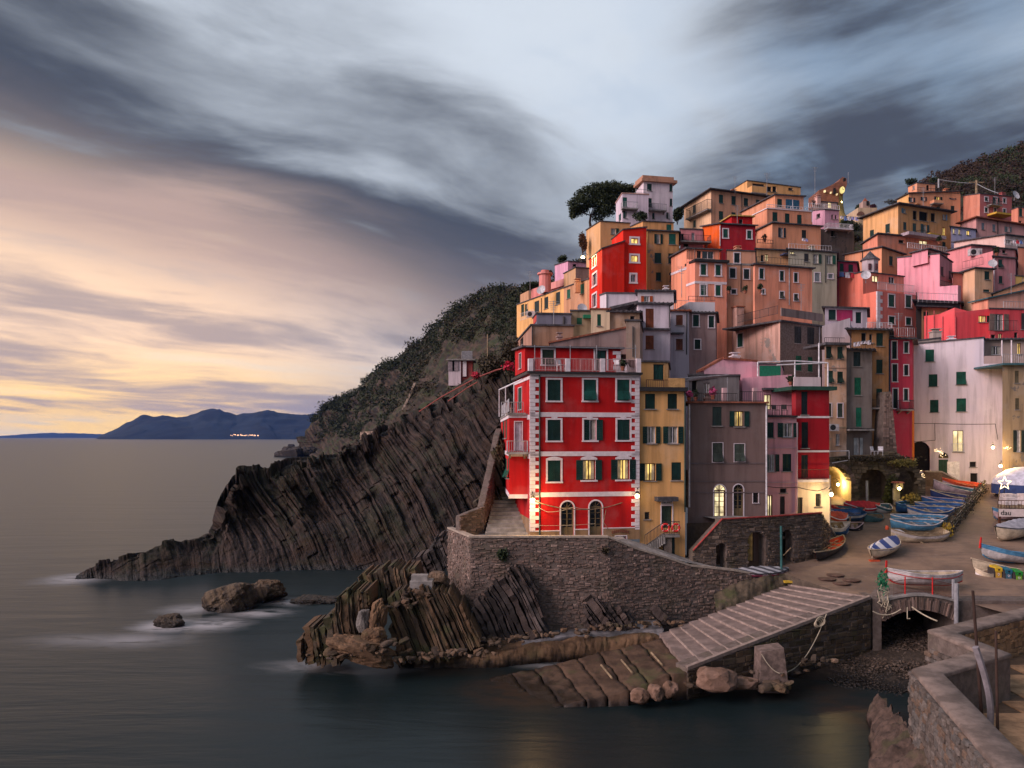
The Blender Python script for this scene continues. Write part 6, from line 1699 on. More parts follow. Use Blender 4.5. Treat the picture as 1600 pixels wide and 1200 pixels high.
def shore():
    V = []; nu,nv = 150,26
    for i in range(nu):
        y = 22 + 19.5 * i / (nu - 1); xw = float(np.interp(y,[16.5,23.2,33.2,41.5],[12.9,14.7,17.35,19.6])); w = 2.3 * (1 - .75 * max(0,(y - 32) / 9.5)) * (1 + .5 * mnoise.noise(Vector((y * .5,3,0))))
        for j in range(nv):
            f = j / (nv - 1); q = Vector((xw + .2 - w * (1 - f) ** .8,y,0)); h = float(np.interp(f,[0,.06,.2,.5,1],[-1.6,.2,.9,1.5,2.3])) * (1 - .55 * max(0,(y - 32) / 9.5))
            q.z = h + mnoise.noise(q * .9) * .5 + mnoise.noise(q * 2.3) * .28 + (.3 - abs(mnoise.noise(q * 1.6))) * .4 + mnoise.noise(q * 6) * .09; q.x += mnoise.noise(q * 1.3) * .3; V.append(q)
    tag(np_mesh('shore_rock',V,grid_faces(nu,nv),stone_mat('red_shore_rock',[(.045,.030,.024),(.105,.068,.054)],island=False,scale=1.8,moss=.4),smooth=False),'dark ragged shore rock along the foot of the zigzag parapet','rock')
shore()

# ------------------------------------------------------------------ bridge over the channel
def bridge():
    b = root('stone_bridge','low stone arch bridge over the channel with a thin railing','bridge',(27,51.5,2))
    Y = 51.2; L = P(1376,940,Y); Rr = P(1494,945,Y); mid = P(1432,923,Y)
    x0,x1 = L.x,Rr.x; zc = 4.55
    def top(x): return 4.15 + .42 * math.sin(math.pi * max(0,min(1,(x - x0) / (x1 - x0))))
    def bot(x): f = (x - x0 - .3) / (x1 - x0 - .5); return 2.75 + .72 * math.sin(math.pi * max(0,min(1,f))) ** .75
    core = MB(); n = 40
    for i in range(n):
        a = x0 + (x1 - x0) * i / n; c = x0 + (x1 - x0) * (i + 1) / n
        core.hexa([(a,Y,bot(a)),(c,Y,bot(c)),(c,Y + 4,bot(c)),(a,Y + 4,bot(a)),(a,Y,top(a)),(c,Y,top(c)),(c,Y + 4,top(c) - .12),(a,Y + 4,top(a) - .12)])
    core.build('vault',MORTAR,b)
    k = 46
    m = MB()
    for i in range(k):                                         # thin voussoirs on edge
        a = x0 + .1 + (x1 - x0 - .2) * i / k; c = x0 + .1 + (x1 - x0 - .2) * (i + .84) / k; f = (i + .5) / k - .5; sh = f * .5
        o = random.uniform(.03,.14); h0 = bot((a + c) / 2) + .02; h1 = min(top((a + c) / 2) - .16,h0 + random.uniform(.6,.9))
        m.hexa([(a,Y - o,h0),(c,Y - o,h0),(c,Y + .2,h0),(a,Y + .2,h0),(a + sh,Y - o,h1),(c + sh,Y - o,h1),(c + sh,Y + .2,h1),(a + sh,Y + .2,h1)])
    m.build('arch_stones',STONE,b,kind='stuff')
    m = MB(); pv = None
    for i in range(20):
        a = x0 + (x1 - x0) * i / 20; c = x0 + (x1 - x0) * (i + 1) / 20
        m.hexa([(a,Y - .12,top(a) - .14),(c,Y - .12,top(c) - .14),(c,Y + .45,top(c) - .14),(a,Y + .45,top(a) - .14),(a,Y - .12,top(a)),(c,Y - .12,top(c)),(c,Y + .45,top(c)),(a,Y + .45,top(a))])
    m.build('coping',CONC,b)
    # abutments and the dark back of the channel
    m = MB(); m.box((x0 - .5,Y - .02,-.5),(.55,0,0),(0,4,0),(0,0,4.7)); m.build('abutment',MORTAR,b); m = MB(); m.box((x1 - .05,Y - .02,-.5),(6,0,0),(0,4,0),(0,0,4.6)); m.build('abutment',MORTAR,b)
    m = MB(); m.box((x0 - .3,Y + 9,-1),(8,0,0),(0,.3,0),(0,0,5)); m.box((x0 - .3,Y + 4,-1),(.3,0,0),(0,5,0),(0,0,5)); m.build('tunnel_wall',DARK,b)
    rl = MB(); yy = Y + .15; xr0 = P(1398,900,Y).x; xr1 = P(1492,900,Y).x
    ztop = lambda x: top(x) + .95
    for i in range(46):
        x = xr0 + (xr1 - xr0) * i / 45; rl.tube([(x,yy,top(x)),(x,yy,ztop(x))],.009,4)
    rl.tube([(xr0 + (xr1 - xr0) * i / 12,yy,ztop(xr0 + (xr1 - xr0) * i / 12)) for i in range(13)],.022,5); rl.tube([(xr0 + (xr1 - xr0) * i / 12,yy,top(xr0 + (xr1 - xr0) * i / 12) + .12) for i in range(13)],.018,5)
    rl.build('railing',flat('rust_rail',(.11,.05,.04),.6),b)
    for px,mt in ((1416,RED),(1459,RED),(1492,GREYMET)):
        x = P(px,900,Y).x; m = MB(); m.tube([(x,yy,top(x)),(x,yy,top(x) + (1.15 if mt is RED else 1.3))],.045 if mt is RED else .12,8); m.build('post',mt,b)
    x = P(1491,930,Y).x; m = MB(); m.tube([(x,Y - .25,1.9),(x,Y - .25,5.3)],.15,8); m.build('pier_post',GREYMET,b)
bridge()

# pebble bed of the channel
def channel_bed():
    V = []; nx,ny = 60,60
    for j in range(ny):
        y = 40 + 21 * j / (ny - 1)
        for i in range(nx):
            x = 15 + 20 * i / (nx - 1); z = -.55 + (y - 41) * .10 + .055 * (x - 20) + .25 * vnoise(np.array([x * .6,y * .6,1.0]))
            V.append((x,y,z))
    np_mesh('shingle_bank',V,grid_faces(ny,nx),stone_mat('wet_shingle',[(.032,.023,.017),(.075,.054,.040)],island=False,scale=5),kind='structure')
    r2 = np.random.default_rng(3); n = 9000
    x = 19.5 + 13 * r2.random(n); y = 43 + 15 * r2.random(n); z = -.55 + (y - 41) * .10 + .055 * (x - 20) + .02
    s = .05 + .11 * r2.random(n) ** 2.2
    base_ = np.array([(1,0,0),(-1,0,0),(0,1,0),(0,-1,0),(0,0,.6),(0,0,-.6)],float); ff = np.array([(0,2,4),(2,1,4),(1,3,4),(3,0,4),(2,0,5),(1,2,5),(3,1,5),(0,3,5)])
    an = r2.random(n) * 6.28; c,sn = np.cos(an),np.sin(an)
    vv = base_[None] * s[:,None,None] * (1 + .5 * (r2.random((n,6,1)) - .5)); X = vv[...,0] * c[:,None] - vv[...,1] * sn[:,None]; Yv = vv[...,0] * sn[:,None] + vv[...,1] * c[:,None]
    V = np.stack([X + x[:,None],Yv + y[:,None],vv[...,2] + z[:,None]],-1).reshape(-1,3); Fq = (ff[None] + 6 * np.arange(n)[:,None,None]).reshape(-1,3)
    np_mesh('pebbles',V,Fq,stone_mat('pebble_stone',[(.045,.034,.027),(.105,.080,.064),(.08,.05,.034)],scale=1),smooth=False,kind='stuff')
channel_bed()

# ------------------------------------------------------------------ near parapet wall and terrace at lower right
def parapet():
    zt = 5.0; TH = 1.1
    pl = [(12.9,16.5),(14.7,23.2),(17.3,33.2),(21.9,36.1),(21.6,39.9),(30.0,45.1),(38,50)]
    w = root('zigzag_parapet','thick zigzag parapet with a smooth concrete top in the near right corner','wall',(17,30,0))
    def offs(d):
        out = []
        for i,p in enumerate(pl):
            p = Vector((p[0],p[1],0)); ns = []
            for a,b in ((i - 1,i),(i,i + 1)):
                if a >= 0 and b < len(pl):
                    u = (Vector((*pl[b],0)) - Vector((*pl[a],0))).normalized(); ns.append(Vector((u.y,-u.x,0)))
            n = sum(ns,Vector()).normalized() if len(ns) > 1 else ns[0]
            k = 1 / max(.45,n.dot(ns[0])); out.append(p + n * d * k)
        return out
    Lf,Rt = offs(-.0),offs(TH)                                # Lf outer (sea side), Rt inner (terrace side)
    core = MB(); cop = MB()
    for i in range(len(pl) - 1):
        q = [Lf[i],Lf[i + 1],Rt[i + 1],Rt[i]]
        core.hexa([Vector((p.x,p.y,-1)) for p in q] + [Vector((p.x,p.y,zt - .18)) for p in q])
    lo,li = offs(-.06),offs(TH + .05)
    core.build('wall_core',MORTAR,w)
    # coping as one continuous band with rounded arrises
    prof = [(0,-.17),(-.0,-.05),(.05,0.0),(.5,.02),(TH,0.0),(TH + .06,-.05),(TH + .06,-.17)]
    rows = []
    fine = []
    for i in range(len(pl) - 1):
        for k in range(6): fine.append((i,k / 6))
    fine.append((len(pl) - 2,1.0))
    V = []
    offc = [offs(d) for d,_ in prof]
    for (i,f) in fine:
        for j,(d,z) in enumerate(prof):
            p = offc[j][i].lerp(offc[j][i + 1],f); V.append((p.x - .03,p.y,zt + z + .012 * mnoise.noise(p * 1.3)))
    np_mesh('coping',V,grid_faces(len(fine),len(prof)),flat('coping_concrete',(.185,.140,.120),.82,nscale=1.3,amt=.4,bmp=.45),smooth=False,parent=w)
    # sea face: each stone its own piece
    protos = []
    for k in range(14):
        bm = bmesh.new(); bmesh.ops.create_cube(bm,size=1.0); bmesh.ops.bevel(bm,geom=bm.edges[:],offset=.16,segments=1,affect='EDGES')
        for v in bm.verts: v.co += Vector([random.uniform(-.07,.07) for _ in range(3)])
        me = bpy.data.meshes.new('stone'); bm.to_mesh(me); bm.free(); me.materials.append(stone_mat('parapet_stone_%d' % (k % 4),[((.06,.047,.040),(.10,.08,.068),(.11,.072,.052),(.075,.065,.06))[k % 4],((.125,.10,.088),(.18,.15,.135),(.17,.115,.085),(.135,.12,.112))[k % 4]],island=False,scale=3)); protos.append(me)
    cnt = 0
    for i in (1,2,3,4):
        a,b = Lf[i],Lf[i + 1]; u = (b - a); L = u.length; u = u / L; n = Vector((-u.y,u.x,0)); ang = math.atan2(u.y,u.x)
        z = {1: 2.0,2: 4.0,3: 3.4,4: 3.0}[i]
        while z < zt - .2:
            h = random.uniform(.15,.34); s = random.uniform(-.3,0)
            while s < L:
                ww = random.uniform(.26,.74); cpos = s + ww / 2; s += ww
                if not (0.05 < cpos < L - .05) or cnt >= 300: continue
                if z + h > zt - .17: h = zt - .17 - z
                if h < .08: continue
                o = bpy.data.objects.new('stone',random.choice(protos)); COL.objects.link(o); o.parent = w
                p = a + u * cpos + n * random.uniform(.0,.06); o.location = Vector((p.x,p.y,z + h / 2)) - w.location
                o.rotation_euler = (random.uniform(-.06,.06),random.uniform(-.1,.1),ang + random.uniform(-.08,.08)); o.scale = (ww * .98,.28,h * 1.0); cnt += 1
            z += h
    # rubble inner face, warm lamp light put into its stone colour
    ss = MB()
    for i in (4,5):
        a,b = Rt[i + 1],Rt[i]; stones(ss,b,a,zt - .2,zt - .2,2.7,2.7,h=.24,w=.4,proud=.06)
        stones(ss,a,b,zt - .2,zt - .2,2.7,2.7,h=.24,w=.4,proud=.06)
    ss.build('inner_stones',stone_mat('lamp_tinted_rubble',[(.20,.12,.065),(.32,.20,.11),(.26,.15,.08)]),w,kind='stuff')
    # flagged terrace behind it: separate flags
    tp = [Vector((13.6,16.5)),Vector((15.6,24)),Vector((18.2,32.8)),Vector((22.8,36)),Vector((22.6,39.4)),Vector((30.4,44.4)),Vector((44,52)),Vector((44,16.5))]
    m = MB(); m.add([(p.x,p.y,2.86) for p in tp],[tuple(range(len(tp)))]); m.build('terrace',flat('terrace_bed',(.10,.065,.04),.9),None,kind='structure')
    fl = root('flagged_terrace','paved terrace of cracked slabs tinted with lamp glow in the near right corner','terrace',(22,30,2.8))
    mt = [flat('lamp_tinted_flag_%d' % i,c,.85,nscale=1.6,amt=.35,bmp=.4) for i,c in enumerate(((.34,.200,.108),(.33,.193,.103),(.35,.208,.114)))]  # orange glow of an unbuilt lamp put into the flag colour
    def inside(x,y):
        c = False
        for i in range(len(tp)):
            a,b = tp[i],tp[i - 1]
            if (a.y > y) != (b.y > y) and x < (b.x - a.x) * (y - a.y) / (b.y - a.y) + a.x: c = not c
        return c
    y = 20.0; r2 = random.Random(4)
    while y < 46:
        h = r2.uniform(1.1,2.0); x = 14.0 + r2.random()
        while x < 36:
            ww = r2.uniform(1.2,2.8)
            if inside(x + .1,y + .1) and inside(x + ww,y + .1) and inside(x + .1,y + h) and inside(x + ww,y + h):
                g = .012; z1 = 2.9 + r2.uniform(-.006,.012); j = lambda: r2.uniform(-.05,.05)
                m = MB(); q = [(x + g,y + g),(x + ww - g,y + g + j()),(x + ww - g,y + h - g),(x + g,y + h - g + j())]
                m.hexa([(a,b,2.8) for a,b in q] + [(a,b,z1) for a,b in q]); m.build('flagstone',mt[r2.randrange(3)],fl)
            x += ww
        y += h
parapet()
def pole(label,b,t,r,mat):
    m = MB(); m.tube([b,(Vector(b) + Vector(t)) / 2,t],r,8,r1=r * .8); return tag(m.build('iron_pole',mat,None),label,'pole')
pole('taller rusty iron pole standing just behind the zigzag parapet',PZ(1535,1135,2.9),P(1520,923,31.6),.07,flat('rust',(.05,.028,.022),.7))
pole('shorter rusty iron pole standing on the paved terrace',PZ(1559,1155,2.9),P(1556,986,30.5),.06,flat('rust',(.05,.028,.022),.7))
m = MB(); a = P(1522,1010,31.5); b = PZ(1542,1140,2.9); pts = [a.lerp(b,f) + Vector((.28 * math.sin(f * 3.0),-.1,-.2 * math.sin(f * 3.1))) for f in np.linspace(0,1,10)]
m.tube(pts,.13,7); tag(m.build('furled_tarpaulin',flat('grey_tarp',(.22,.20,.22),.8),None),'grey furled tarpaulin tied to the taller iron pole','tarpaulin')

# rocks at the foot of the parapet in the near right corner
# ================================================================== BOATS
def boat(label,bow,stern,beam,Hh,hull,strake,inner,Y=None,cover=None,lift=.25,stem=None,gun=None,line=None,group=None,upside=False,fill=True,sheer=.35,keelmat=None,stripes=None,thwarts=3,transom=False,heel=0.0):
    """bow / stern: ground points (world). Parts: hull, sheer_strake, gunwale, lining, thwarts, stem post, keel, tarpaulin."""
    bow = Vector(bow); stern = Vector(stern); ax = bow - stern; L = ax.length; u = ax / L
    side = Vector((0,0,1)).cross(u).normalized(); up = u.cross(side).normalized()
    if up.z < 0: up = -up
    if heel:                                                   # leaning over on the bilge, open side to the water
        hs = -heel if side.y < 0 else heel; side,up = side * math.cos(hs) + up * math.sin(hs),up * math.cos(hs) - side * math.sin(hs)
    b = root('rowing_boat',label,'boat',(bow + stern) / 2,group)
    N,M = 22,9
    def section(f):
        w = max(.035,(1 - (abs(2 * f - 1) ** (2.4 if not (transom and f < .5) else 4.5)) * (1 if not (transom and f < .5) else .45))) * beam / 2
        zs = Hh * (1 + sheer * (2 * f - 1) ** 2 * (1.25 if f > .5 else .8))
        zk = Hh * .04 + Hh * .42 * max(0,(abs(2 * f - 1) - .55) / .45) ** 2
        return w,zs,zk
    def hp(f,t,sgn,shrink=0.0):
        w,zs,zk = section(f); w = max(.02,w - shrink); a = t * math.pi / 2
        x = w * math.sin(a) ** .75 if t > 0 else 0
        z = zk + shrink * .8 + (zs - zk - shrink * .8) * (1 - math.cos(a)) ** 1.05
        over = .10 * L * (f - .5) * 0
        rake = (t - .5) * .05 * L * (1 if f > .93 else 0)
        return stern + u * (f * L + rake) + side * (sgn * x) + up * (z + lift)
    def skin(t0,t1,mt,name,shrink=0.0,out=0.0,parent=b):
        V = []; Fq = []
        for sgn in (-1,1):
            k = len(V)
            for i in range(N + 1):
                for j in range(M + 1):
                    V.append(hp(i / N,t0 + (t1 - t0) * j / M,sgn,shrink - out))
            for i in range(N):
                for j in range(M):
                    a = k + i * (M + 1) + j; Fq.append((a,a + M + 1,a + M + 2,a + 1) if sgn > 0 else (a,a + 1,a + M + 2,a + M + 1))
        return np_mesh(name,V,Fq,mt,parent=parent)
    skin(0,.80,hull,'hull'); skin(.80,1.0,strake,'sheer_strake',out=.012)
    g = MB()
    for sgn in (-1,1): g.tube([hp(i / 16,1,sgn) + up * .015 for i in range(17)],.045,6)
    g.build('gunwale',gun or WHITEMET,b)
    m = MB(); m.tube([hp(i / 14,0,1) - up * .04 for i in range(15)],.05,6); m.build('keel',keelmat or strake,b)
    if line:
        for sgn in (-1,1): m = MB(); m.tube([hp(i / 16,.82,sgn) + side * (sgn * .02) for i in range(17)],.03,5); m.build('painted_line',line,b)
    if transom:
        m = MB(); w,zs,zk = section(0.0); m.add([hp(0,t,1) for t in np.linspace(0,1,6)] + [hp(0,t,-1) for t in np.linspace(1,0.2,5)],[tuple(range(11))]); m.build('transom',hull,b)
    if stem:
        m = MB(); q = hp(1,1,1); m.hexa([q + side * x + u * y + up * z for z,r in ((-.35,.06),(.5,.045)) for x,y in ((-r,-r),(r,-r),(r,r),(-r,r))]); m.build('stem_post',stem,b)
    if not cover:
        skin(.12,.985,inner,'lining',shrink=.035)
        for f in np.linspace(.25,.75,thwarts):
            w,zs,zk = section(f); c = stern + u * (f * L) + up * (zk + (zs - zk) * .66 + lift); w -= .05
            m = MB(); m.box(c - side * w - u * .11,side * (2 * w),u * .22,up * .035); m.build('thwart',gun or OLDWOOD,b)
        V = []; 
        m = MB(); pts = []
        for i in range(2,N - 1):
            w,zs,zk = section(i / N); pts.append((i / N,max(.05,w * .55),zk + (zs - zk) * .25 + lift))
        for (f0,w0,z0),(f1,w1,z1) in zip(pts[:-1],pts[1:]):
            m.add([stern + u * f0 * L - side * w0 + up * z0,stern + u * f1 * L - side * w1 + up * z1,stern + u * f1 * L + side * w1 + up * z1,stern + u * f0 * L + side * w0 + up * z0],[(0,1,2,3)])
        m.build('floor_boards',inner,b)
        if fill:
            c = stern + u * (L * .86) + up * (section(.86)[1] * .96 + lift); m = MB()
            prev = None
            for i in range(int(N * .80),N + 1):
                w,zs,zk = section(i / N); p = (stern + u * (i / N * L) + up * (zs - .03 + lift),max(.02,w - .02))
                if prev: m.add([prev[0] - side * prev[1],p[0] - side * p[1],p[0] + side * p[1],prev[0] + side * prev[1]],[(0,1,2,3)])
                prev = p
            m.build('foredeck',strake,b)
        for sg in (-1,1):                                     # oars laid along the thwarts
            m = MB(); z = section(.5)[1] * .8 + lift; p = stern + u * (L * .16) + side * (sg * beam * .16) + up * z; q = stern + u * (L * .80) + side * (sg * beam * .07) + up * (z + .12); m.tube([p,q],.028,5); d = (q - p).normalized(); m.box(p - side * .07 - d * .5,d * .55,side * .14,up * .025); m.build('oar',OLDWOOD,b)
    else:
        V = []; nn = 10
        for i in range(N + 1):
            w,zs,zk = section(i / N)
            for j in range(nn + 1):
                q = -1 + 2 * j / nn; ridge = .30 * beam * (1 - abs(q)) * (.25 + .75 * math.sin(math.pi * i / N)); sag = .03 * math.sin(i * 1.9) * (1 - q * q)
                V.append(stern + u * (i / N * L) + side * (q * (w + .03)) + up * (zs + .03 + ridge + sag + lift - (.10 if abs(q) > .99 else 0)))
        np_mesh('tarpaulin',V,grid_faces(N + 1,nn + 1),cover,parent=b,smooth=False)
    return b
def on_ground(px,py,dz=0.0): p = GP(px,py); return p + Vector((0,0,dz))
def trestle(label,pts,h=.35):
    pass
def stripe_mat(key,a,bcol,axis,freq):
    k = ('stripe',key)
    if k in MATS: return MATS[k]
    m,t,b,o = newmat(key); s = t.vm('DOT_PRODUCT',pos(t),tuple(axis)); f = t.m('FRACT',t.m('MULTIPLY',s,freq))
    t.put(b.inputs['Base Color'],t.mix(t.m('GREATER_THAN',f,.5),a,bcol)); b.inputs['Roughness'].default_value = .8
    MATS[k] = m; return m
WBOAT = paint('boat_white',(.60,.55,.55)); CREAMB = paint('boat_cream',(.55,.45,.33))
SKY = paint('boat_sky_blue',(.09,.27,.46)); MIDB = paint('boat_blue',(.05,.15,.40)); NAVY = paint('boat_navy',(.03,.05,.17)); TEAL = paint('boat_teal',(.06,.15,.18))
REDB = paint('boat_red',(.50,.03,.03)); ORB = paint('boat_orange_red',(.62,.09,.035)); PINKB = paint('boat_pink',(.58,.42,.46)); BLKB = paint('boat_black',(.025,.024,.028)); YELW = flat('yellow_paint',(.55,.36,.04),.5)
BLUEHULL = paint('boat_deep_blue',(.03,.10,.24))
def hb(label,xb,yb,xs,ys,Y,dyaw,beam,Hh,*a,cr='S3',**k):
    """boat seen side-on: bow and stern keel points read from the photograph at distances Y and Y+dyaw"""
    return boat(label,PC(cr,xb,yb,Y),PC(cr,xs,ys,Y + dyaw),beam,Hh * .88,*a,lift=0.0,heel=.24,**k)
G = 'boats drawn up in a row along the road'
hb('nearest old white boat of the row, grimy and propped on timbers',0,1085,735,1085,65.4,.6,1.7,.95,CREAMB,WBOAT,OLDWOOD,group=G,gun=OLDWOOD,transom=True)
hb('pale blue boat nearest in the row, on top of the old white boat',0,925,690,930,66.6,.6,1.7,.78,SKY,SKY,SKY,group=G,gun=WBOAT)
hb('second pale blue boat of the row with a small white post amidships',10,850,760,850,68.4,.6,1.7,.72,SKY,SKY,SKY,group=G,gun=WBOAT)
hb('blue boat with a broad white and cream lower hull, third blue one of the row',225,745,850,750,71.2,.6,1.8,.80,WBOAT,MIDB,MIDB,group=G,gun=CREAMB)
hb('blue boat with a long cream gunwale, fourth blue one of the row',330,690,990,695,73.6,.7,1.9,.82,MIDB,MIDB,MIDB,group=G,gun=CREAMB)
hb('blue boat sticking out to the left of the row by the shrine',70,700,480,640,74.5,2.5,1.7,.8,MIDB,SKY,TEAL,group=G,gun=MIDB)
hb('slim blue boat with a pink rim, fifth blue one of the row',420,590,1075,640,76.0,.8,1.8,.7,MIDB,MIDB,MIDB,group=G,gun=PINKB)
hb('dark navy boat with a cream rim next to the long pinkish boat',530,500,1110,580,78.2,.8,1.8,.72,NAVY,NAVY,NAVY,group=G,gun=CREAMB)
hb('long pinkish white boat with a raised bow in the row',560,400,1180,520,80.5,1.0,2.0,.95,PINKB,PINKB,TEAL,group=G,gun=WBOAT)
hb('red and white boat farthest in the row below the sloping parapet',690,350,1210,410,83.0,1.0,1.8,.8,PINKB,ORB,ORB,group=G,gun=ORB)
G2 = 'boats crowded under the lit vault'
hb('red topped white boat behind the others under the lit vault',330,500,720,510,75.0,1,1.8,.8,WBOAT,REDB,REDB,cr='S2',group=G2,cover=flat('red_tarp',(.5,.02,.03),.7))
hb('long boat with a red rim nearest the vault lamp',190,520,560,530,73.4,.8,1.8,.7,WBOAT,REDB,TEAL,cr='S2',group=G2,gun=REDB)
hb('blue and white striped boat with a square white stern board under the vault',150,585,545,585,71.5,.5,1.8,.85,BLUEHULL,WBOAT,MIDB,cr='S2',group=G2,gun=BLUEHULL,transom=True)
hb('orange topped cream boat beside the cream ground floor',120,620,365,622,69.6,.5,1.7,.75,CREAMB,ORB,ORB,cr='S2',group=G2,cover=ORB)
hb('white boat with a blue bottom and tall wooden stem by the arcade end',400,745,130,740,67.6,.5,1.8,.95,BLUEHULL,WBOAT,OLDWOOD,cr='S2',group=G2,gun=WBOAT,stem=OLDWOOD)
hb('black hulled boat with a lilac rim behind the white boat with a blue bottom',555,715,330,715,69.0,.6,1.6,.7,BLKB,BLKB,OLDWOOD,cr='S2',group=G2,gun=PINKB)
hb('plain teal boat standing apart to the right of the crowd under the vault',555,622,740,605,71.8,1.2,1.6,.72,TEAL,TEAL,OLDWOOD,cr='S2',group=G2,gun=TEAL)
hb('small white boat with a grey engine at the right under the vault',690,515,830,490,75.2,1.2,1.6,.7,WBOAT,TEAL,TEAL,cr='S2',group=G2,gun=WBOAT)
# singles on the square
boat('black boat with orange red covers lying by the arcade',on_ground(1275,880),on_ground(1318,851),1.6,.62,BLKB,BLKB,ORB,lift=0.02,gun=flat('worn_rim',(.25,.2,.14),.7),thwarts=4)
boat('tubby boat under a blue and white striped cover',on_ground(1362,878),on_ground(1402,856),1.9,.62,CREAMB,CREAMB,OLDWOOD,lift=.12,cover=stripe_mat('blue_stripes',(.50,.50,.56),(.035,.06,.20),(.55,-.35,.9),2.1),gun=CREAMB)
boat('black and wine red boat with a grey striped cover beside the retaining wall',P(1142,909,56.9),P(1232,905,58.0),1.5,.55,BLKB,flat('wine',(.22,.015,.05),.5),OLDWOOD,lift=.05,cover=stripe_mat('grey_stripes',(.34,.34,.37),(.07,.07,.08),(.35,.5,.9),2.3),gun=BLKB)
boat('white boat with red lines and a red stem post on the bridge',P(1386,917,53.0),P(1503,919,54.0),1.7,.78,WBOAT,WBOAT,CREAMB,lift=.2,stem=RED,gun=WBOAT,keelmat=RED,line=RED)
m = MB(); 
boat('grey covered motor boat on a cradle below the restaurant deck',P(1558,852,65.2),P(1612,838,67.5),2.1,.95,CREAMB,CREAMB,OLDWOOD,lift=.25,cover=flat('grey_cover',(.34,.33,.37),.8),gun=IRON)
boat('blue rimmed open boat above the recycling bins',P(1530,888,59.2),P(1650,902,60.5),1.8,.8,WBOAT,SKY,WBOAT,lift=.75,stem=RED,gun=SKY)
boat('long plain cream boat just below the blue rimmed boat',P(1518,900,58.2),P(1650,915,58.8),1.7,.75,CREAMB,CREAMB,OLDWOOD,lift=.25,gun=CREAMB)
boat('short white dinghy left of the yellow bin',P(1524,912,57.2),P(1556,912,57.2),1.4,.8,WBOAT,CREAMB,OLDWOOD,lift=.0,gun=CREAMB,transom=True)
boat('lilac and blue boat bow poking out from below the restaurant deck',P(1551,813,72.0),P(1600,816,73.0),1.6,.75,PINKB,SKY,MIDB,lift=.1,gun=SKY)
# red lines on the bridge boat
# props and timbers
def trest(label,p,q,h=.35):
    m = MB(); p = Vector(p); q = Vector(q); up = Vector((0,0,1))
    m.box(p - Vector((0,.07,.07)),q - p,(0,.14,0),(0,0,.14))
    for f in (.1,.5,.9):
        c = p.lerp(q,f); m.box(c - Vector((.06,.06,h)),(.12,0,0),(0,.12,0),(0,0,h + .1))
    c = p.lerp(q,.52); m.box(c + Vector((0,-.1,.35)),Vector((1.2,-.9,-.75)),(.1,.1,0),(0,0,.1))
    tag(m.build('timber_prop',OLDWOOD,None),label,'prop')
trest('weathered timber prop under the nearest old white boat',PC('S3',140,1130,65.0),PC('S3',600,1140,65.2))
m = MB(); p = on_ground(1360,878); m.box(p,(.8,.05,0),(0,.3,0),(0,0,.14)); tag(m.build('boat_chock',ORB,None),'orange red chock under the striped cover boat','chock')
m = MB(); p = P(1226,911,56.6); m.box(p,(.9,0,0),(0,.3,0),(0,0,.15)); tag(m.build('wooden_block',YELW,None),'yellow wooden block at the stern of the grey striped cover boat','block')
m = MB(); p = P(1140,913,56.3); m.box(p,(.55,0,0),(0,.3,0),(0,0,.38)); tag(m.build('stone_block',STONE,None),'pale stone block at the bow of the grey striped cover boat','block')
m = MB(); p = P(1396,828,67); m.lathe(PC('S2',818,690,66),[(.02,0),(.14,.02),(.16,.2),(.1,.36),(.02,.38)],10); tag(m.build('fender',ORB,None),'orange fender on the bow of the nearest pale blue boat','fender')

# rope and net fence that runs along the boats
def net_fence():
    f = root('net_fence','low fence hung with dark fishing nets along the row of boats','fence',(39,72,7)); n = 9
    A = GP(1478,842); B = P(1538,768,84); r2 = random.Random(8)
    for i in range(n + 1):
        p = A.lerp(B,i / n); p.z = gz(p.y); m = MB(); m.tube([p,p + Vector((r2.uniform(-.1,.1),0,1.25))],.06,6); m.build('post',WOOD,f)
    V = []; nn = 5200
    t = np.array([r2.random() for _ in range(nn)]); m = MB()
    for i in range(1500):
        p = A.lerp(B,r2.random()); p.z = gz(p.y) + r2.uniform(.05,1.15); p += Vector((r2.gauss(0,.22),r2.gauss(0,.1),0)); s = r2.uniform(.06,.17); a = r2.uniform(0,6.3); b_ = Vector((math.cos(a) * s,.3 * s,r2.uniform(-s,s))); c = Vector((r2.uniform(-s,s),math.sin(a) * s,s))
        m.add([p,p + b_,p + b_ + c,p + c],[(0,1,2,3)])
    m.build('netting',leaf_mat('old_net',(.035,.03,.022),(.10,.085,.055)),f,kind='stuff')
    m = MB()
    for k in range(3):
        m.tube([Vector((A.lerp(B,i / 30).x + .1,A.lerp(B,i / 30).y,gz(A.lerp(B,i / 30).y) + .5 + .3 * k - .12 * abs(math.sin(i * .94)))) for i in range(31)],.03,5)
    m.build('top_rope',ROPE,f)
    m = MB()
    for i in range(120):
        p = A + Vector((r2.uniform(-.3,.5),r2.uniform(-.3,1.0),r2.uniform(.1,1.2))); s = .12; m.add([p,p + Vector((s,0,s * .4)),p + Vector((s * .2,0,s * 2.4))],[(0,1,2)])
    m.build('yellow_netting',leaf_mat('yellow_net',(.25,.15,.015),(.5,.34,.04)),f,kind='stuff')
net_fence()

# ================================================================== STREET THINGS
def cable(label,pts,r=.03,mat=None,sag=.0,name='cable',cat='cable',n=14):
    m = MB(); P_ = []
    for a,b in zip(pts[:-1],pts[1:]):
        for i in range(n + 1):
            f = i / n; q = Vector(a).lerp(Vector(b),f); q.z -= sag * (a - b).length * 4 * f * (1 - f); P_.append(q)
    m.tube(P_,r,5); return tag(m.build(name,mat or IRON,None),label,cat)
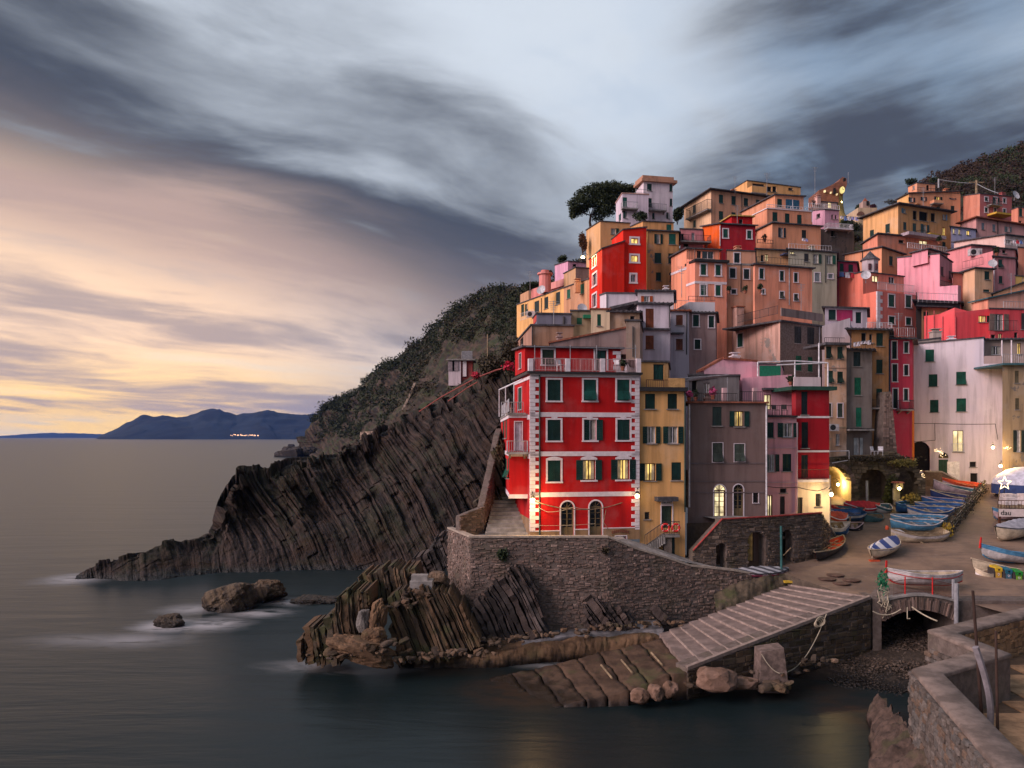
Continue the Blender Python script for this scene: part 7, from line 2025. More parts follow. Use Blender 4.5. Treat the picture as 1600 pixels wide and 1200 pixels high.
# life rings by the yellow house
def lifering(label,x,y):
    c = PC('K2',x,y,57.0); r = root('life_ring',label,'life ring',c,'life rings on the rail of the yellow house'); m = MB(); m.torus(c,.27,.075,(1,0,0),(0,0,1),28,8); m.build('ring',RED,r,smooth=True)
    for k in range(4):
        a = math.pi / 4 + k * math.pi / 2; m = MB(); m.torus(c + Vector((math.cos(a) * .27,0,math.sin(a) * .27)),.082,.012,(math.cos(a),0,math.sin(a)),(0,1,0),12,5); m.build('band',WHITEMET,r)
lifering('red life ring on the left, in front of the dark door of the yellow house',1400,722); lifering('red life ring on the right, by the stair rail of the yellow house',1480,722)
def yellow_steps():
    s = root('door_steps','stone steps with an iron rail up to the door of the yellow house','stairs',PC('K2',1350,870,57.3)); a = PC('K2',1238,880,57.2); b = PC('K2',1392,775,57.2); n = 9
    for i in range(n):
        p = a.lerp(b,i / n); q = a.lerp(b,(i + 1) / n); m = MB(); m.box((p.x,p.y,q.z - .7),(q.x - p.x + .05,0,0),(0,.9,0),(0,0,.7)); m.build('step',CONC,s)
    c = PC('K2',1510,775,57.2); m = MB(); m.box((b.x,b.y,b.z - .22),(c.x - b.x,0,0),(0,1.0,0),(0,0,.22)); m.build('landing',CONC,s)
    w = MB(); q = PC('K2',1450,775,57.3); w.box((b.x,57.35,b.z - 2.6),(q.x - b.x,0,0),(0,.8,0),(0,0,2.38)); w.build('stair_wall',MORTAR,s)
    w = MB(); w.box((q.x + .05,57.75,b.z - 2.6),(c.x - q.x - .3,0,0),(0,.1,0),(0,0,2.3)); w.build('cellar_door',flat('dark_teal',(.01,.03,.03),.6),s)
    r = MB(); up = Vector((0,0,.95)); r.tube([a + up,b + up,c + up],.03,5); r.tube([a + up * .15,b + up * .15,c + up * .15],.02,5)
    for i in range(15): p = a.lerp(b,i / 14); r.tube([p,p + up],.016,4)
    for i in range(10): p = b.lerp(c,i / 9); r.tube([p,p + up],.016,4)
    r.build('railing',IRON,s)
yellow_steps()
# swags of rope across the red house front
c0,c1,c2 = PC('K2',400,545,55.75),PC('K2',690,572,55.9),PC('K2',1180,475,57.3)
cable('upper sagging cable across the arched doors of the scarlet house',[PC('K2',350,505,55.8),PC('K2',620,575,55.9),PC('K2',905,570,56.6),PC('K2',1178,478,57.5)],.035,OLDWOOD,.03)
cable('thin lower cable across the scarlet house front',[PC('K2',405,560,55.8),PC('K2',480,600,55.85),PC('K2',685,560,56.0),PC('K2',800,575,56.3)],.022,ROPE,.05)
cable('loose cable dropping past the right arched door',[PC('K2',935,580,56.7),PC('K2',915,680,56.6),PC('K2',1000,800,56.9)],.025,OLDWOOD,.03)
cable('pale line strung low across the scarlet house front',[PC('K2',410,705,55.6),PC('K2',600,705,55.9),PC('K2',850,690,56.2)],.015,ROPE,.01)
# wires over the pink house and white house
cable('black wires across the lower wall of the white house',[PC('R2',720,5,88.5),PC('R2',920,8,87.6),PC('R2',1380,12,84.8),PC('R2',1400,130,84.2)],.035,IRON,.01)
cable('black wire dropping down the white house left of the lit balcony',[PC('R2',922,8,87.4),PC('R2',925,135,87.4),PC('R2',735,150,88.4)],.035,IRON,.0)
cable('long wire high above the hilltop houses',[PC('T1',270,105,158),PC('T1',860,170,156),PC('T1',1200,320,150)],.08,GREYMET,.02)
cable('wire over the cream ground floor of the dark red house',[PC('K3',790,1100,62.3),PC('K3',1030,1105,62.8),PC('K3',1190,1135,62.9),PC('K3',1270,1105,63.0)],.03,IRON,.03)
# ropes at the channel
T3_ = lambda x,y,Y: P(1340 + x / 8.89,880 + y / 8.89,Y)
cable('slack mooring rope hanging in the mouth of the bridge',[T3_(215,670,50.8),T3_(600,640,50.9)],.045,ROPE,.16,'rope','rope')
cable('taut mooring rope running from the bridge to the parapet',[T3_(760,610,50.9),T3_(1100,800,47)],.05,ROPE,.02,'rope','rope')
cable('short rope end dangling under the bridge arch',[T3_(690,610,50.9),T3_(690,770,50.8),T3_(730,770,50.8)],.035,ROPE,.0,'rope','rope')
cable('long rope from the slipway edge down to the mooring block',[ramp_pt(.72,-.02) + Vector((0,0,.1)),P(1218,1052,44.2),P(1190,1022,44.4)],.028,ROPE,.14,'rope','rope')
m = MB(); c = P(1277,975,48.2)
for k in range(4): m.torus(c + Vector((.04 * k,-.07 * k,.07 * k)),.20 + .035 * k,.03,(1,.2,0),(.1,0,1),18,6)
tag(m.build('coiled_rope',ROPE,None),'coil of pale rope hanging at the slipway edge','rope')
m = MB(); r2 = random.Random(2)
for k in range(12):
    p = P(1380 + r2.uniform(-6,8),925 + r2.uniform(-12,14),51.0); m.tube([p,p + Vector((r2.uniform(-.4,.4),r2.uniform(-.1,.1),r2.uniform(-.7,.2))),p + Vector((r2.uniform(-.5,.5),0,r2.uniform(-1.2,-.2)))],.035,5)
tag(m.build('tangled_ropes',ROPE,None),'tangle of pale ropes on the left corner of the bridge','rope')
m = MB()
for k in range(160):
    p = P(1379 + r2.gauss(0,4),912 + r2.gauss(0,8),51.3 + r2.gauss(0,.1)); s = .14; a = r2.uniform(0,6.28); m.add([p,p + Vector((s * math.cos(a),.05,s * math.sin(a))),p + Vector((.04,0,s * 1.4))],[(0,1,2)])
tag(m.build('green_net',leaf_mat('green_net',(.01,.08,.04),(.02,.2,.09)),None),'heap of green fishing net on the bridge corner','net')
# manhole covers on the square
for i,(x,y,lab) in enumerate(((1305,899,'round iron cover nearest the arcade, farthest of four'),(1292,905,'round iron cover leftmost of four on the square'),(1330,907,'round iron cover rightmost of four on the square'),(1315,912,'round iron cover nearest the slipway of four'))):
    p = GP(x,y); m = MB(); m.lathe(p + Vector((0,0,.015)),[(.62,0),(.62,.05),(.55,.06)],18); tag(m.build('manhole_cover',flat('rusty_cover',(.10,.055,.045),.7,amt=.4),None),lab,'manhole cover','iron covers on the square')

# recycling bins
def emblem(mb,c,s):
    for k in range(3):                                          # three chasing arrows
        a = math.pi / 2 + k * 2 * math.pi / 3
        for j in range(5):
            a0 = a + j * .28; a1 = a0 + .28
            if j == 4: pp = [(s * .45,a0),(s * 1.2,a0),(s * .82,a1 + .25)]
            else: pp = [(s * .65,a0),(s,a0),(s,a1),(s * .65,a1)]
            mb.prism([c + Vector((r * math.cos(b_),0,r * math.sin(b_))) for r,b_ in pp],(0,-.012,0))
def binn(label,x0,x1,y0,y1,lid,pan,Y):
    a = P(x0,y1,Y); b = P(x1,y1,Y); t = P(x0,y0,Y); w = b.x - a.x; h = t.z - a.z; r = root('recycling_bin',label,'bin',a,'recycling bins in a row')
    m = MB(); m.box((a.x - .06,a.y + .02,a.z - .25),(w + .12,0,0),(0,.8,0),(0,0,h + .2)); m.build('body',flat('bin_grey',(.045,.038,.04),.6),r)
    m = MB(); m.hexa([(a.x,a.y - .04,t.z - .28),(b.x,a.y - .04,t.z - .28),(b.x,a.y + .7,t.z - .1),(a.x,a.y + .7,t.z - .1),(a.x,a.y - .04,t.z - .02),(b.x,a.y - .04,t.z - .02),(b.x,a.y + .7,t.z + .12),(a.x,a.y + .7,t.z + .12)]); m.build('lid',lid,r)
    m = MB(); m.box((a.x + w * .36,a.y - .055,t.z - .2),(w * .28,0,0),(0,.012,0),(0,0,.10)); m.build('slot',DARK,r)
    m = MB(); m.box((a.x + w * .08,a.y - .005,a.z + h * .06),(w * .84,0,0),(0,.02,0),(0,0,h * .62)); m.build('front_panel',pan,r)
    m = MB(); emblem(m,Vector((a.x + w * .5,a.y - .008,a.z + h * .38)),w * .17); m.build('emblem',WHITE,r)
binn('yellow lidded recycling bin left of the blue and green ones',1555,1566,887,904,flat('bin_yellow_lid',(.62,.40,.02),.5),flat('bin_yellow',(.58,.33,.05),.5),56.4)
binn('blue lidded recycling bin between the yellow and green ones',1571,1581.5,890,905.5,flat('bin_blue_lid',(.02,.13,.20),.5),flat('bin_blue',(.06,.15,.22),.5),56.2)
binn('green lidded recycling bin at the picture edge',1587,1598,893,909,flat('bin_green_lid',(.02,.22,.03),.5),flat('bin_green',(.16,.34,.03),.5),56.0)

# restaurant deck with its sign
def deck():
    d = root('restaurant_deck','raised restaurant deck with a pale sign board and dark rail','deck',P(1562,805,69))
    a = P(1561,797,69); a2 = P(1561,807,69); e = Vector((8,-1.2,0)); m = MB(); m.box((a.x,a.y,a2.z),e,(.05,.12,0),(0,0,a.z - a2.z + .1)); m.build('sign_board',flat('sign_white',(.62,.52,.50),.6,amt=.1),d)
    cu = bpy.data.curves.new('sign_lettering','FONT'); cu.body = 'dau'; cu.size = .62; cu.extrude = .01
    tmp = bpy.data.objects.new('sign_lettering',cu); COL.objects.link(tmp); me = bpy.data.meshes.new_from_object(tmp.evaluated_get(bpy.context.evaluated_depsgraph_get())); bpy.data.objects.remove(tmp)
    o = bpy.data.objects.new('sign_lettering',me); COL.objects.link(o); o.parent = d; o.location = Vector((a.x + .12,a.y - .035,a2.z + .14)) - d.location; o.rotation_euler = (R(90),0,math.atan2(-1.2,8)); me.materials.clear(); me.materials.append(DARK)
    m = MB(); m.box((a.x,a.y + .1,a2.z + .3),e,(5.9,9,.6),(0,0,.12)); m.build('floor',OLDWOOD,d)
    m = MB()
    for k in range(30): p = Vector((a.x,a.y + .15,a.z + .1)) + e * (k / 29); m.tube([p,p + Vector((0,0,.75))],.022,4)
    p = Vector((a.x,a.y + .15,a.z + .85)); m.tube([p,p + e],.035,5); q = p + Vector((5.9,9,.6)); m.tube([p,q],.035,5)
    for k in range(24): s_ = p.lerp(q,k / 23); m.tube([s_,s_ - Vector((0,0,.75))],.022,4)
    m.build('railing',WOOD,d)
    for x in (.2,2.0,4.2): m = MB(); p = Vector((a.x + x,a.y + .3,gz(a.y) - .1)); m.box(p,(.16,0,0),(0,.16,0),(0,0,a2.z + .3 - p.z)); m.build('post',WOOD,d)
    for i in range(3):
        for j in range(3):
            c = Vector((a.x + 1.7 + 1.7 * i + 1.57 * j,a.y + 1.4 + 2.4 * j,a2.z + .5 + .16 * j)); t = root('restaurant_table','white clothed restaurant table, %s from the left in the %s row of the deck' % (('first','second','third')[i],('front','middle','rear')[j]),'table',c,'laid tables on the restaurant deck')
            m = MB(); m.cbox(c + Vector((0,0,.74)),1.0,1.0,.04); m.build('tabletop',OLDWOOD,t)
            m = MB(); m.add([c + Vector((x,y,z)) for z in (.765,.45) for x,y in ((-.53,-.53),(.53,-.53),(.53,.53),(-.53,.53))],[(0,1,2,3),(0,4,5,1),(1,5,6,2),(2,6,7,3),(3,7,4,0)]); m.build('tablecloth',flat('cloth_white',(.66,.58,.58),.9),t)
            for x,y in ((-.4,-.4),(.4,-.4),(.4,.4),(-.4,.4)): m = MB(); m.tube([c + Vector((x,y,0)),c + Vector((x,y,.72))],.025,5); m.build('leg',WOOD,t)
deck()
# marquee
def marquee():
    t = root('marquee','pale blue and white domed marquee over the restaurant','tent',P(1600,755,80)); c = P(1612,757,80); n = 16; V = []
    R0 = 3.6; prof = [(1.0,0),(.97,.55),(.86,1.1),(.66,1.65),(.4,2.05),(.0,2.25)]
    for r,z in prof:
        for j in range(n): a = 2 * math.pi * j / n; V.append((c.x + R0 * r * math.cos(a),c.y + R0 * r * math.sin(a),c.z + z * .85))
    Fq = [(i * n + j,i * n + (j + 1) % n,(i + 1) * n + (j + 1) % n,(i + 1) * n + j) for i in range(len(prof) - 1) for j in range(n)]
    np_mesh('canopy',V,Fq,flat('canvas_white',(.52,.52,.62),.85),parent=t)
    V = [(c.x + R0 * 1.01 * math.cos(2 * math.pi * j / n),c.y + R0 * 1.01 * math.sin(2 * math.pi * j / n),c.z + z) for z in (.05,-.95) for j in range(n)]
    np_mesh('valance',V,[(j,(j + 1) % n,n + (j + 1) % n,n + j) for j in range(n)],flat('canvas_blue',(.035,.06,.17),.85),parent=t)
marquee()
# star of lights
def star():
    c = PC('R2',1450,460,75.6); s = root('christmas_star','glowing star of fairy lights in front of the marquee','star',c); m = MB(); pts = []
    for k in range(10): a = math.pi / 2 + k * math.pi / 5; r = .68 if k % 2 == 0 else .29; pts.append(c + Vector((r * math.cos(a),0,r * math.sin(a))))
    m.tube(pts + [pts[0]],.045,5); m.build('tube_light',FAIRY,s)
    m = MB(); m.tube([c - Vector((0,-.05,1.7)),c - Vector((0,-.05,.4))],.04,5); m.build('stand',IRON,s)
star()
def fairy(label,pts,n,jit,Y,cr):
    m = MB(); r3 = random.Random(n)
    for i in range(n):
        f = r3.random() * (len(pts) - 1); k = int(f); x = pts[k][0] + (pts[k + 1][0] - pts[k][0]) * (f - k) + r3.gauss(0,jit); y = pts[k][1] + (pts[k + 1][1] - pts[k][1]) * (f - k) + r3.gauss(0,jit); m.cbox(PC(cr,x,y,Y + r3.uniform(-.1,.1)),.05,.05,.05)
    o = m.build('fairy_lights',FAIRY,None,kind='stuff'); o['label'] = label
fairy('fairy lights over the green door of the white house',[(930,215),(970,225),(985,245)],26,9,86.0,'R2')
fairy('fairy lights beside the sloping parapet',[(800,370),(830,400),(820,425)],22,10,85.6,'R2')
fairy('fairy lights on the corner of the weathered tan house',[(1455,190),(1490,190)],16,9,82.6,'R2')

# lamps
def lamp(label,c,col,power,bracket,r=.13,radius=.25):
    c = Vector(c); l = root('wall_lantern',label,'lantern',c)
    m = MB(); m.lathe(c - Vector((0,0,.14)),[(.05,0),(r,.06),(r * 1.1,.2),(r * .5,.30)],8); m.build('bulb',LAMPM,l)
    m = MB(); m.lathe(c + Vector((0,0,.15)),[(r * 1.5,0),(r * .8,.14),(.03,.24)],8); m.build('cap',IRON,l)
    b = Vector(bracket); m = MB(); m.tube([c + Vector((0,0,.36)),c + Vector((0,0,.5)),(c + b) / 2 + Vector((0,0,.5)),b + Vector((0,0,.25))],.03,5); m.build('bracket',IRON,l)
    if power:
        d = bpy.data.lights.new('lamp_light','POINT'); d.energy = power; d.color = col; d.shadow_soft_size = radius
        o = bpy.data.objects.new('lamp_light',d); COL.objects.link(o); o.parent = l; o.location = (0,-.36,.02)
    return l
WARM = (1.0,.62,.24)
lamp('lit lantern on the corner of the scarlet house',PC('K2',362,508,55.15),WARM,150,PC('K2',355,480,55.9))
lamp('bright lantern inside the lit vault',PC('R2',190,470,81.0),(1,.70,.28),130,PC('R2',150,455,81.0))
lamp('smaller lantern on the corner of the cream ground floor',PC('R2',140,545,62.7),(1,.70,.3),130,PC('R2',122,530,63.8))
lamp('lantern on the white house under the lit balcony door',PC('R2',1362,190,83.4),(1,.66,.26),190,PC('R2',1362,175,84.8))
lamp('street lamp at the left edge of the tall vermilion house',PC('A',690,812,102),(1,.66,.25),200,PC('A',735,805,104),r=.22)
lamp('lantern low on the stair wall by the steps to the square',PC('R2',655,500,76.4),(1,.72,.2),16,PC('R2',630,480,78))
lamp('unlit lantern at the right corner of the scarlet house',PC('K2',1178,475,56.4),WARM,0,PC('K2',1185,450,57.2))
lamp('lantern on the lit wall of the castle clock tower',PC('S6',785,420,164.5),(1,.72,.12),90,PC('S6',770,420,168),r=.05,radius=.3)
lamp('lantern by the star at the restaurant entrance',PC('R2',1420,330,81.5),(1,.62,.22),230,PC('R2',1430,320,82.6))

# shrine niche and plants at the stair wall
def niche():
    n = root('wall_shrine','small whitewashed shrine hut by the stair wall behind the boats','shrine',PC('S3',130,560,77)); a = PC('S3',90,300,77); b = PC('S3',180,600,77)
    m = MB(); m.box((a.x,77,b.z),(b.x - a.x,0,0),(0,.8,0),(0,0,(a.z - b.z) * .25)); m.box((a.x,77,b.z + (a.z - b.z) * .75),(b.x - a.x,0,0),(0,.8,0),(0,0,(a.z - b.z) * .25)); m.box((a.x,77.6,b.z),(b.x - a.x,0,0),(0,.2,0),(0,0,a.z - b.z)); m.build('wall',plaster((.34,.29,.20),.5),n)
    m = MB(); m.hexa([(a.x - .1,76.8,a.z),(b.x + .1,76.8,a.z),(b.x + .1,77.9,a.z),(a.x - .1,77.9,a.z),(a.x,76.9,a.z + .15),(b.x,76.9,a.z + .15),(b.x,77.8,a.z + .15),(a.x,77.8,a.z + .15)]); m.build('roof',TERRA,n)
niche()
for x,y,s,lab in ((250,470,.8,'mound of straw coloured nets behind the blue boats'),):
    pass

# ================================================================== VEGETATION
def leaves(mb_v,mb_f,c,rad,n,s,r2,hollow=.45,flatten=1.0):
    c = np.array(c,float); rad = np.array(rad,float)
    d = r2.normal(size=(n,3)); d /= np.linalg.norm(d,axis=1,keepdims=True)
    rr = (hollow + (1 - hollow) * r2.random(n)) * (1 + .55 * fbm(d * 1.7 + c[None] * .37,3))
    p = c + d * rr[:,None] * rad
    a = r2.normal(size=(n,3)); a /= np.linalg.norm(a,axis=1,keepdims=True); b = np.cross(a,r2.normal(size=(n,3))); b /= np.linalg.norm(b,axis=1,keepdims=True) + 1e-9
    q = s * (.5 + r2.random(n))[:,None]; a = a * q; b = b * q * .55
    k = sum(len(x) for x in mb_v)
    V = np.stack([p - a,p + b,p + a,p - b],1).reshape(-1,3); mb_v.append(V)
    mb_f.append(k + np.arange(4 * n).reshape(-1,4))
def crown(name,blobs,mat,parent,seed,**props):
    r2 = np.random.default_rng(seed); v,f = [],[]
    for c,rad,n,s in blobs: leaves(v,f,c,rad,n,s,r2)
    return np_mesh(name,np.concatenate(v),np.concatenate(f),mat,smooth=False,parent=parent,**props)
PINE = leaf_mat('pine_needles',(.010,.020,.008),(.045,.058,.022)); DLEAF = leaf_mat('dark_leaves',(.010,.020,.010),(.040,.056,.022)); BRUSH = leaf_mat('dry_brush',(.020,.016,.009),(.060,.045,.024)); BARK = flat('bark',(.055,.035,.026),.9,amt=.4); RUST = leaf_mat('rusty_leaves',(.05,.022,.012),(.12,.06,.03))
def umbrella_pine():
    b = PC('A',760,545,147); t = root('umbrella_pine','large umbrella pine leaning over the clifftop beside the white tower house','tree',b)
    tr_m = MB(); f0 = PC('A',760,440,147); tr_m.tube([b,PC('A',752,500,147),f0],0.27,8,r1=.2)
    ends = [(650,360),(720,300),(800,270),(900,260),(990,300),(860,330)]
    for x,y in ends: e = PC('A',x,y,147 + random.uniform(-2,3)); tr_m.tube([f0,f0.lerp(e,.5) + Vector((random.uniform(-.3,.3),0,-.3)),e],.12,6,r1=.05)
    tr_m.build('trunk',BARK,t)
    bl = []
    for x,y,rx,rz,n in ((655,330,5.2,3.3,1500),(620,380,2.6,3.6,700),(600,430,1.6,2.2,300),(735,250,6.2,3.4,1800),(850,205,6.6,3.4,1900),(960,195,6.0,3.0,1600),(1060,205,5.4,2.2,1200),(1140,200,3.4,1.5,500),(860,290,6,3,1500),(960,290,5,3.5,1200),(760,330,4,2.2,700),(870,370,4,4.5,1000),(830,430,3,3.5,600),(680,390,3,2.5,500),(930,370,3.5,4,900)):
        bl.append((PC('A',x,y,147 + random.uniform(-1,1.5)),(rx * .44,2.0,rz * .42),int(n * 1.3),.17))
    crown('crown',bl,PINE,t,3)
umbrella_pine()
def bush(label,c,rad,n,s,mat,seed,name='shrub',cat='shrub',group=None):
    t = root(name,label,cat,Vector(c) - Vector((0,0,rad[2])),group); m = MB(); c = Vector(c)
    for k in range(4): m.tube([c - Vector((0,0,rad[2] * 1.05)),c + Vector((random.uniform(-.5,.5) * rad[0],random.uniform(-.4,.4) * rad[1],random.uniform(0,.5) * rad[2]))],.035 * rad[2],5)
    m.build('stem',BARK,t); crown('crown',[(c + Vector((random.uniform(-.35,.35) * rad[0],random.uniform(-.3,.3) * rad[1],random.uniform(-.3,.35) * rad[2])),tuple(x * .72 for x in rad),n // 4,s) for _ in range(4)],mat,t,seed)
bush('dark shrub at the foot of the white tower house',PC('A',1200,450,135),(1.5,1.3,1.0),900,.18,DLEAF,5)
bush('dark trees between the white tower and the pale peach house',PC('C',105,430,150),(1.3,1.2,1.9),1300,.22,DLEAF,6,'broadleaf_tree','tree')
bush('tall cypress-like brush behind the ochre block on the cliff edge',PC('A',690,690,116),(.7,.9,1.7),1000,.16,RUST,7)
bush('round shrub above the lilac pink cube house',PC('A',500,830,128),(.95,.9,.8),700,.15,DLEAF,8)
bush('spiky palm-like shrub on the pink clifftop terrace',PC('A',395,960,124),(.7,.7,.7),500,.15,BRUSH,9)
bush('dark shrub at the very left end of the clifftop row',PC('A',215,1070,126),(1.6,1.2,.8),1000,.15,DLEAF,10)
bush('dark tangled trees under the hanging laundry below the castle',PC('S6',900,760,150),(2.2,1.6,1.6),1600,.2,DLEAF,11,'broadleaf_tree','tree')
bush('brown brambles on the cellar wall below the castle',PC('S6',960,960,136),(2.0,1.2,.9),1300,.15,BRUSH,12)
bush('rounded dark tree beside the little church tower',PC('S6',1035,495,190),(.95,.9,.75),700,.14,DLEAF,13,'broadleaf_tree','tree')
bush('maroon tree right of the little church tower',PC('S6',1245,490,190),(1.0,.9,.7),700,.14,leaf_mat('maroon_leaves',(.04,.012,.02),(.09,.03,.045)),14,'broadleaf_tree','tree')
bush('small dark tree on the skyline left of the hilltop orange attic',PC('E',590,250,168),(1.6,1.2,.75),700,.16,DLEAF,15,'broadleaf_tree','tree')
bush('dark tree on the skyline right of the hilltop orange attic',PC('E',800,230,168),(1.2,1,.8),600,.16,DLEAF,16,'broadleaf_tree','tree')
bush('bare twiggy bush on the skyline by the long ochre house',PC('E',400,430,160),(1.9,1.2,.6),500,.1,BRUSH,17)
bush('ivy climbing the dark vault wall behind the blue boats',PC('T2',820,1040,78.6),(.9,.4,2.2),1400,.12,leaf_mat('ivy',(.02,.03,.008),(.09,.09,.02)),18,'ivy_plant','plant')
bush('weeds hanging on the stair wall in the lamp light',PC('T2',960,690,78.2),(1.9,.5,.5),700,.11,leaf_mat('lamp_weeds',(.08,.07,.02),(.22,.18,.05)),19,'weed_clump','plant')
bush('grass tuft mound with straw nets behind the blue boats',PC('S3',320,520,77),(1.1,.8,.7),700,.16,leaf_mat('straw',(.12,.09,.02),(.30,.22,.06)),20,'straw_mound','plant')
bush('dark weeds growing from the stones of the vaulted wall',PC('T2',640,640,78.6),(5,.5,.45),700,.11,BRUSH,21,'weed_clump','plant')
bush('tuft of weeds in a joint of the retaining wall under the left arched door',P(786,866,53.8),(.5,.2,.5),220,.12,DLEAF,22,'weed_clump','plant')
bush('small weed in the retaining wall below the middle of the scarlet house',P(947,860,53.8),(.35,.2,.3),160,.1,BRUSH,23,'weed_clump','plant')
bush('brown scrub hanging beside the pink flowers left of the scarlet house',P(796,556,76),(1.6,1.4,2.4),1500,.16,BRUSH,24)
bush('green scrub on the cliff edge above the path rail',P(768,572,96),(2.2,2,1.8),1300,.2,BRUSH,25)
def flowers(label,c,r,mat,n,seed):
    t = root('flowering_bush',label,'plant',c); crown('blossom',[(c,r,n,.12)],mat,t,seed); crown('foliage',[(Vector(c) - Vector((0,-.1,.2)),r,n // 2,.12)],DLEAF,t,seed + 1)
flowers('bush of crimson flowers on the path left of the scarlet house roof',PC('T6',905,350,70),(.7,.5,.5),leaf_mat('crimson_petals',(.4,.01,.04),(.65,.03,.08)),260,30)
flowers('second patch of crimson flowers lower on the path rail',PC('T6',555,440,92),(.6,.5,.5),leaf_mat('crimson_petals',(.4,.01,.04),(.65,.03,.08)),160,32)

# shrubs and low woods that clothe the two hills: read as one mass
def scatter(name,G,n,smin,smax,seed,mat,cond,per=80,lf=.145):
    r2 = np.random.default_rng(seed); h,w,_ = G.shape; v,f = [],[]; k = 0
    N = grid_normals(G)
    tries = 0
    while k < n and tries < n * 12:
        tries += 1; i = int(r2.integers(2,h - 2)); j = int(r2.integers(2,w - 2)); p = G[i,j]
        if not cond(p,N[i,j],r2): continue
        s = (smin + (smax - smin) * r2.random() ** 2) * np.clip(p[1] / 300,.35,1.6)
        leaves(v,f,p + np.array([0,0,s * .35]),(s,s,s * .75),per,s * lf,r2,hollow=.55); k += 1
    if v: np_mesh(name,np.concatenate(v),np.concatenate(f),mat,smooth=False,kind='stuff')
def pxy(p): return 800 + p[0] / p[1] * F,HY - (p[2] - CZ) * F / p[1]
def hill_green(p,n,r2):
    px,py = pxy(p); d = fbm(p[None] * .018 + 4,3)[0]
    if 688 < px < 756 and 535 < py < 612: return False
    below = py - np.interp(px,[480,505,530,565,592,640,678,722,765,820],[690,663,643,616,586,553,512,487,464,455])
    if r2.random() > np.interp(below,[14,42,75,110],[1,.75,.28,.10]): return False
    return d > -.02 and p[2] > 14 and not (abs(n[2]) < .30 and r2.random() < .6)
scatter('hillside_scrub',HG,1700,1.2,3.8,41,leaf_mat('scrub_leaves',(.006,.011,.005),(.030,.038,.015)),hill_green)
scatter('hillside_tall_scrub',HG,130,2.5,5.5,45,leaf_mat('tall_scrub',(.008,.014,.005),(.036,.044,.015)),hill_green,per=230,lf=.085)
scatter('dry_hillside_scrub',HG,420,1.6,3.6,42,BRUSH,lambda p,n,r2: p[2] > 10 and pxy(p)[0] > 640 and fbm(p[None] * .03,3)[0] > 0 and not (688 < pxy(p)[0] < 756 and 535 < pxy(p)[1] < 600))
scatter('upper_hill_scrub',RG,1500,1.4,3.4,43,leaf_mat('brown_scrub',(.018,.011,.008),(.055,.032,.023)),lambda p,n,r2: pxy(p)[0] > 1395)
scatter('upper_hill_green_scrub',RG,420,1.6,3.4,44,DLEAF,lambda p,n,r2: pxy(p)[0] > 1395 and fbm(p[None] * .03 + 9,3)[0] > .08)

# ================================================================== HILLTOP LANDMARKS
def castle():
    c = root('castle','ruined brick castle with a lit round clock tower on the skyline','castle',PC('S6',800,560,168)); Y = 168
    pts = [(460,245),(620,190),(745,135),(790,60),(850,75),(862,160)]
    m = MB(); ol = [PC('S6',x,y,Y) for x,y in ((455,430),(700,430),(745,430),(745,128),(690,150),(620,185),(540,222),(460,248))]; m.prism(ol,(0,6,0)); m.build('brick_wall',stone_mat('castle_brick',[(.16,.065,.045),(.25,.105,.07)],island=False,scale=1.2),c)
    m = MB(); ol = [PC('S6',x,y,Y + 1.6) for x,y in ((745,330),(800,330),(862,165),(855,80),(800,58),(765,85),(745,130))]; m.prism(ol,(0,5,0)); m.build('brick_keep',stone_mat('castle_brick',[(.16,.065,.045),(.25,.105,.07)],island=False,scale=1.2),c)
    b = PC('S6',815,600,Y - 1); t = PC('S6',815,150,Y - 1); r = 2.2; m = MB(); H_ = t.z - b.z; m.lathe((b.x,b.y + 4,b.z - 6),[(r * 1.3,0),(r * 1.15,5.4),(r * .8,7.4),(r * .66,9.5),(r * .64,H_ + 6.0)],18); m.build('tower',stone_mat('tower_stone',[(.28,.21,.085),(.42,.32,.14)],island=False,scale=1.3),c)
    q = PC('S6',852,205,Y - 1); n = 20; m = MB(); m.prism([Vector((q.x + .48 * math.cos(2 * math.pi * i / n),b.y + 4 - r * .72 - .6,q.z + .72 * math.sin(2 * math.pi * i / n))) for i in range(n)],(0,.5,0)); m.build('clock_face',glow('clock_glow',(.95,.78,.30),.34),c)
    m = MB(); y0 = b.y + 4 - r * .72 - .7; m.box((q.x - .03,y0,q.z),(.06,0,0),(0,.05,0),(0,0,.5)); m.box((q.x,y0,q.z - .03),(.3,0,0),(0,.05,0),(0,0,.06)); m.build('clock_hand',IRON,c)
    m = MB()
    for x,y,s in ((540,268,.22),(630,287,.16),(715,312,.16)): p = PC('S6',x,y,Y - .3); m.cbox(p,s * 1.4,.5,s * 2)
    m.build('lit_opening',LITW,c); m = MB(); p = PC('S6',680,265,Y - .2); m.cbox(p,.4,.6,1.2); p = PC('S6',825,100,Y - .7); m.cbox(p,.4,.6,.6); m.build('dark_opening',DARK,c)
    m = MB(); p = PC('S6',880,150,Y); m.tube([p,p + Vector((0,0,2.4))],.04,5); m.build('mast',GREYMET,c)
castle()
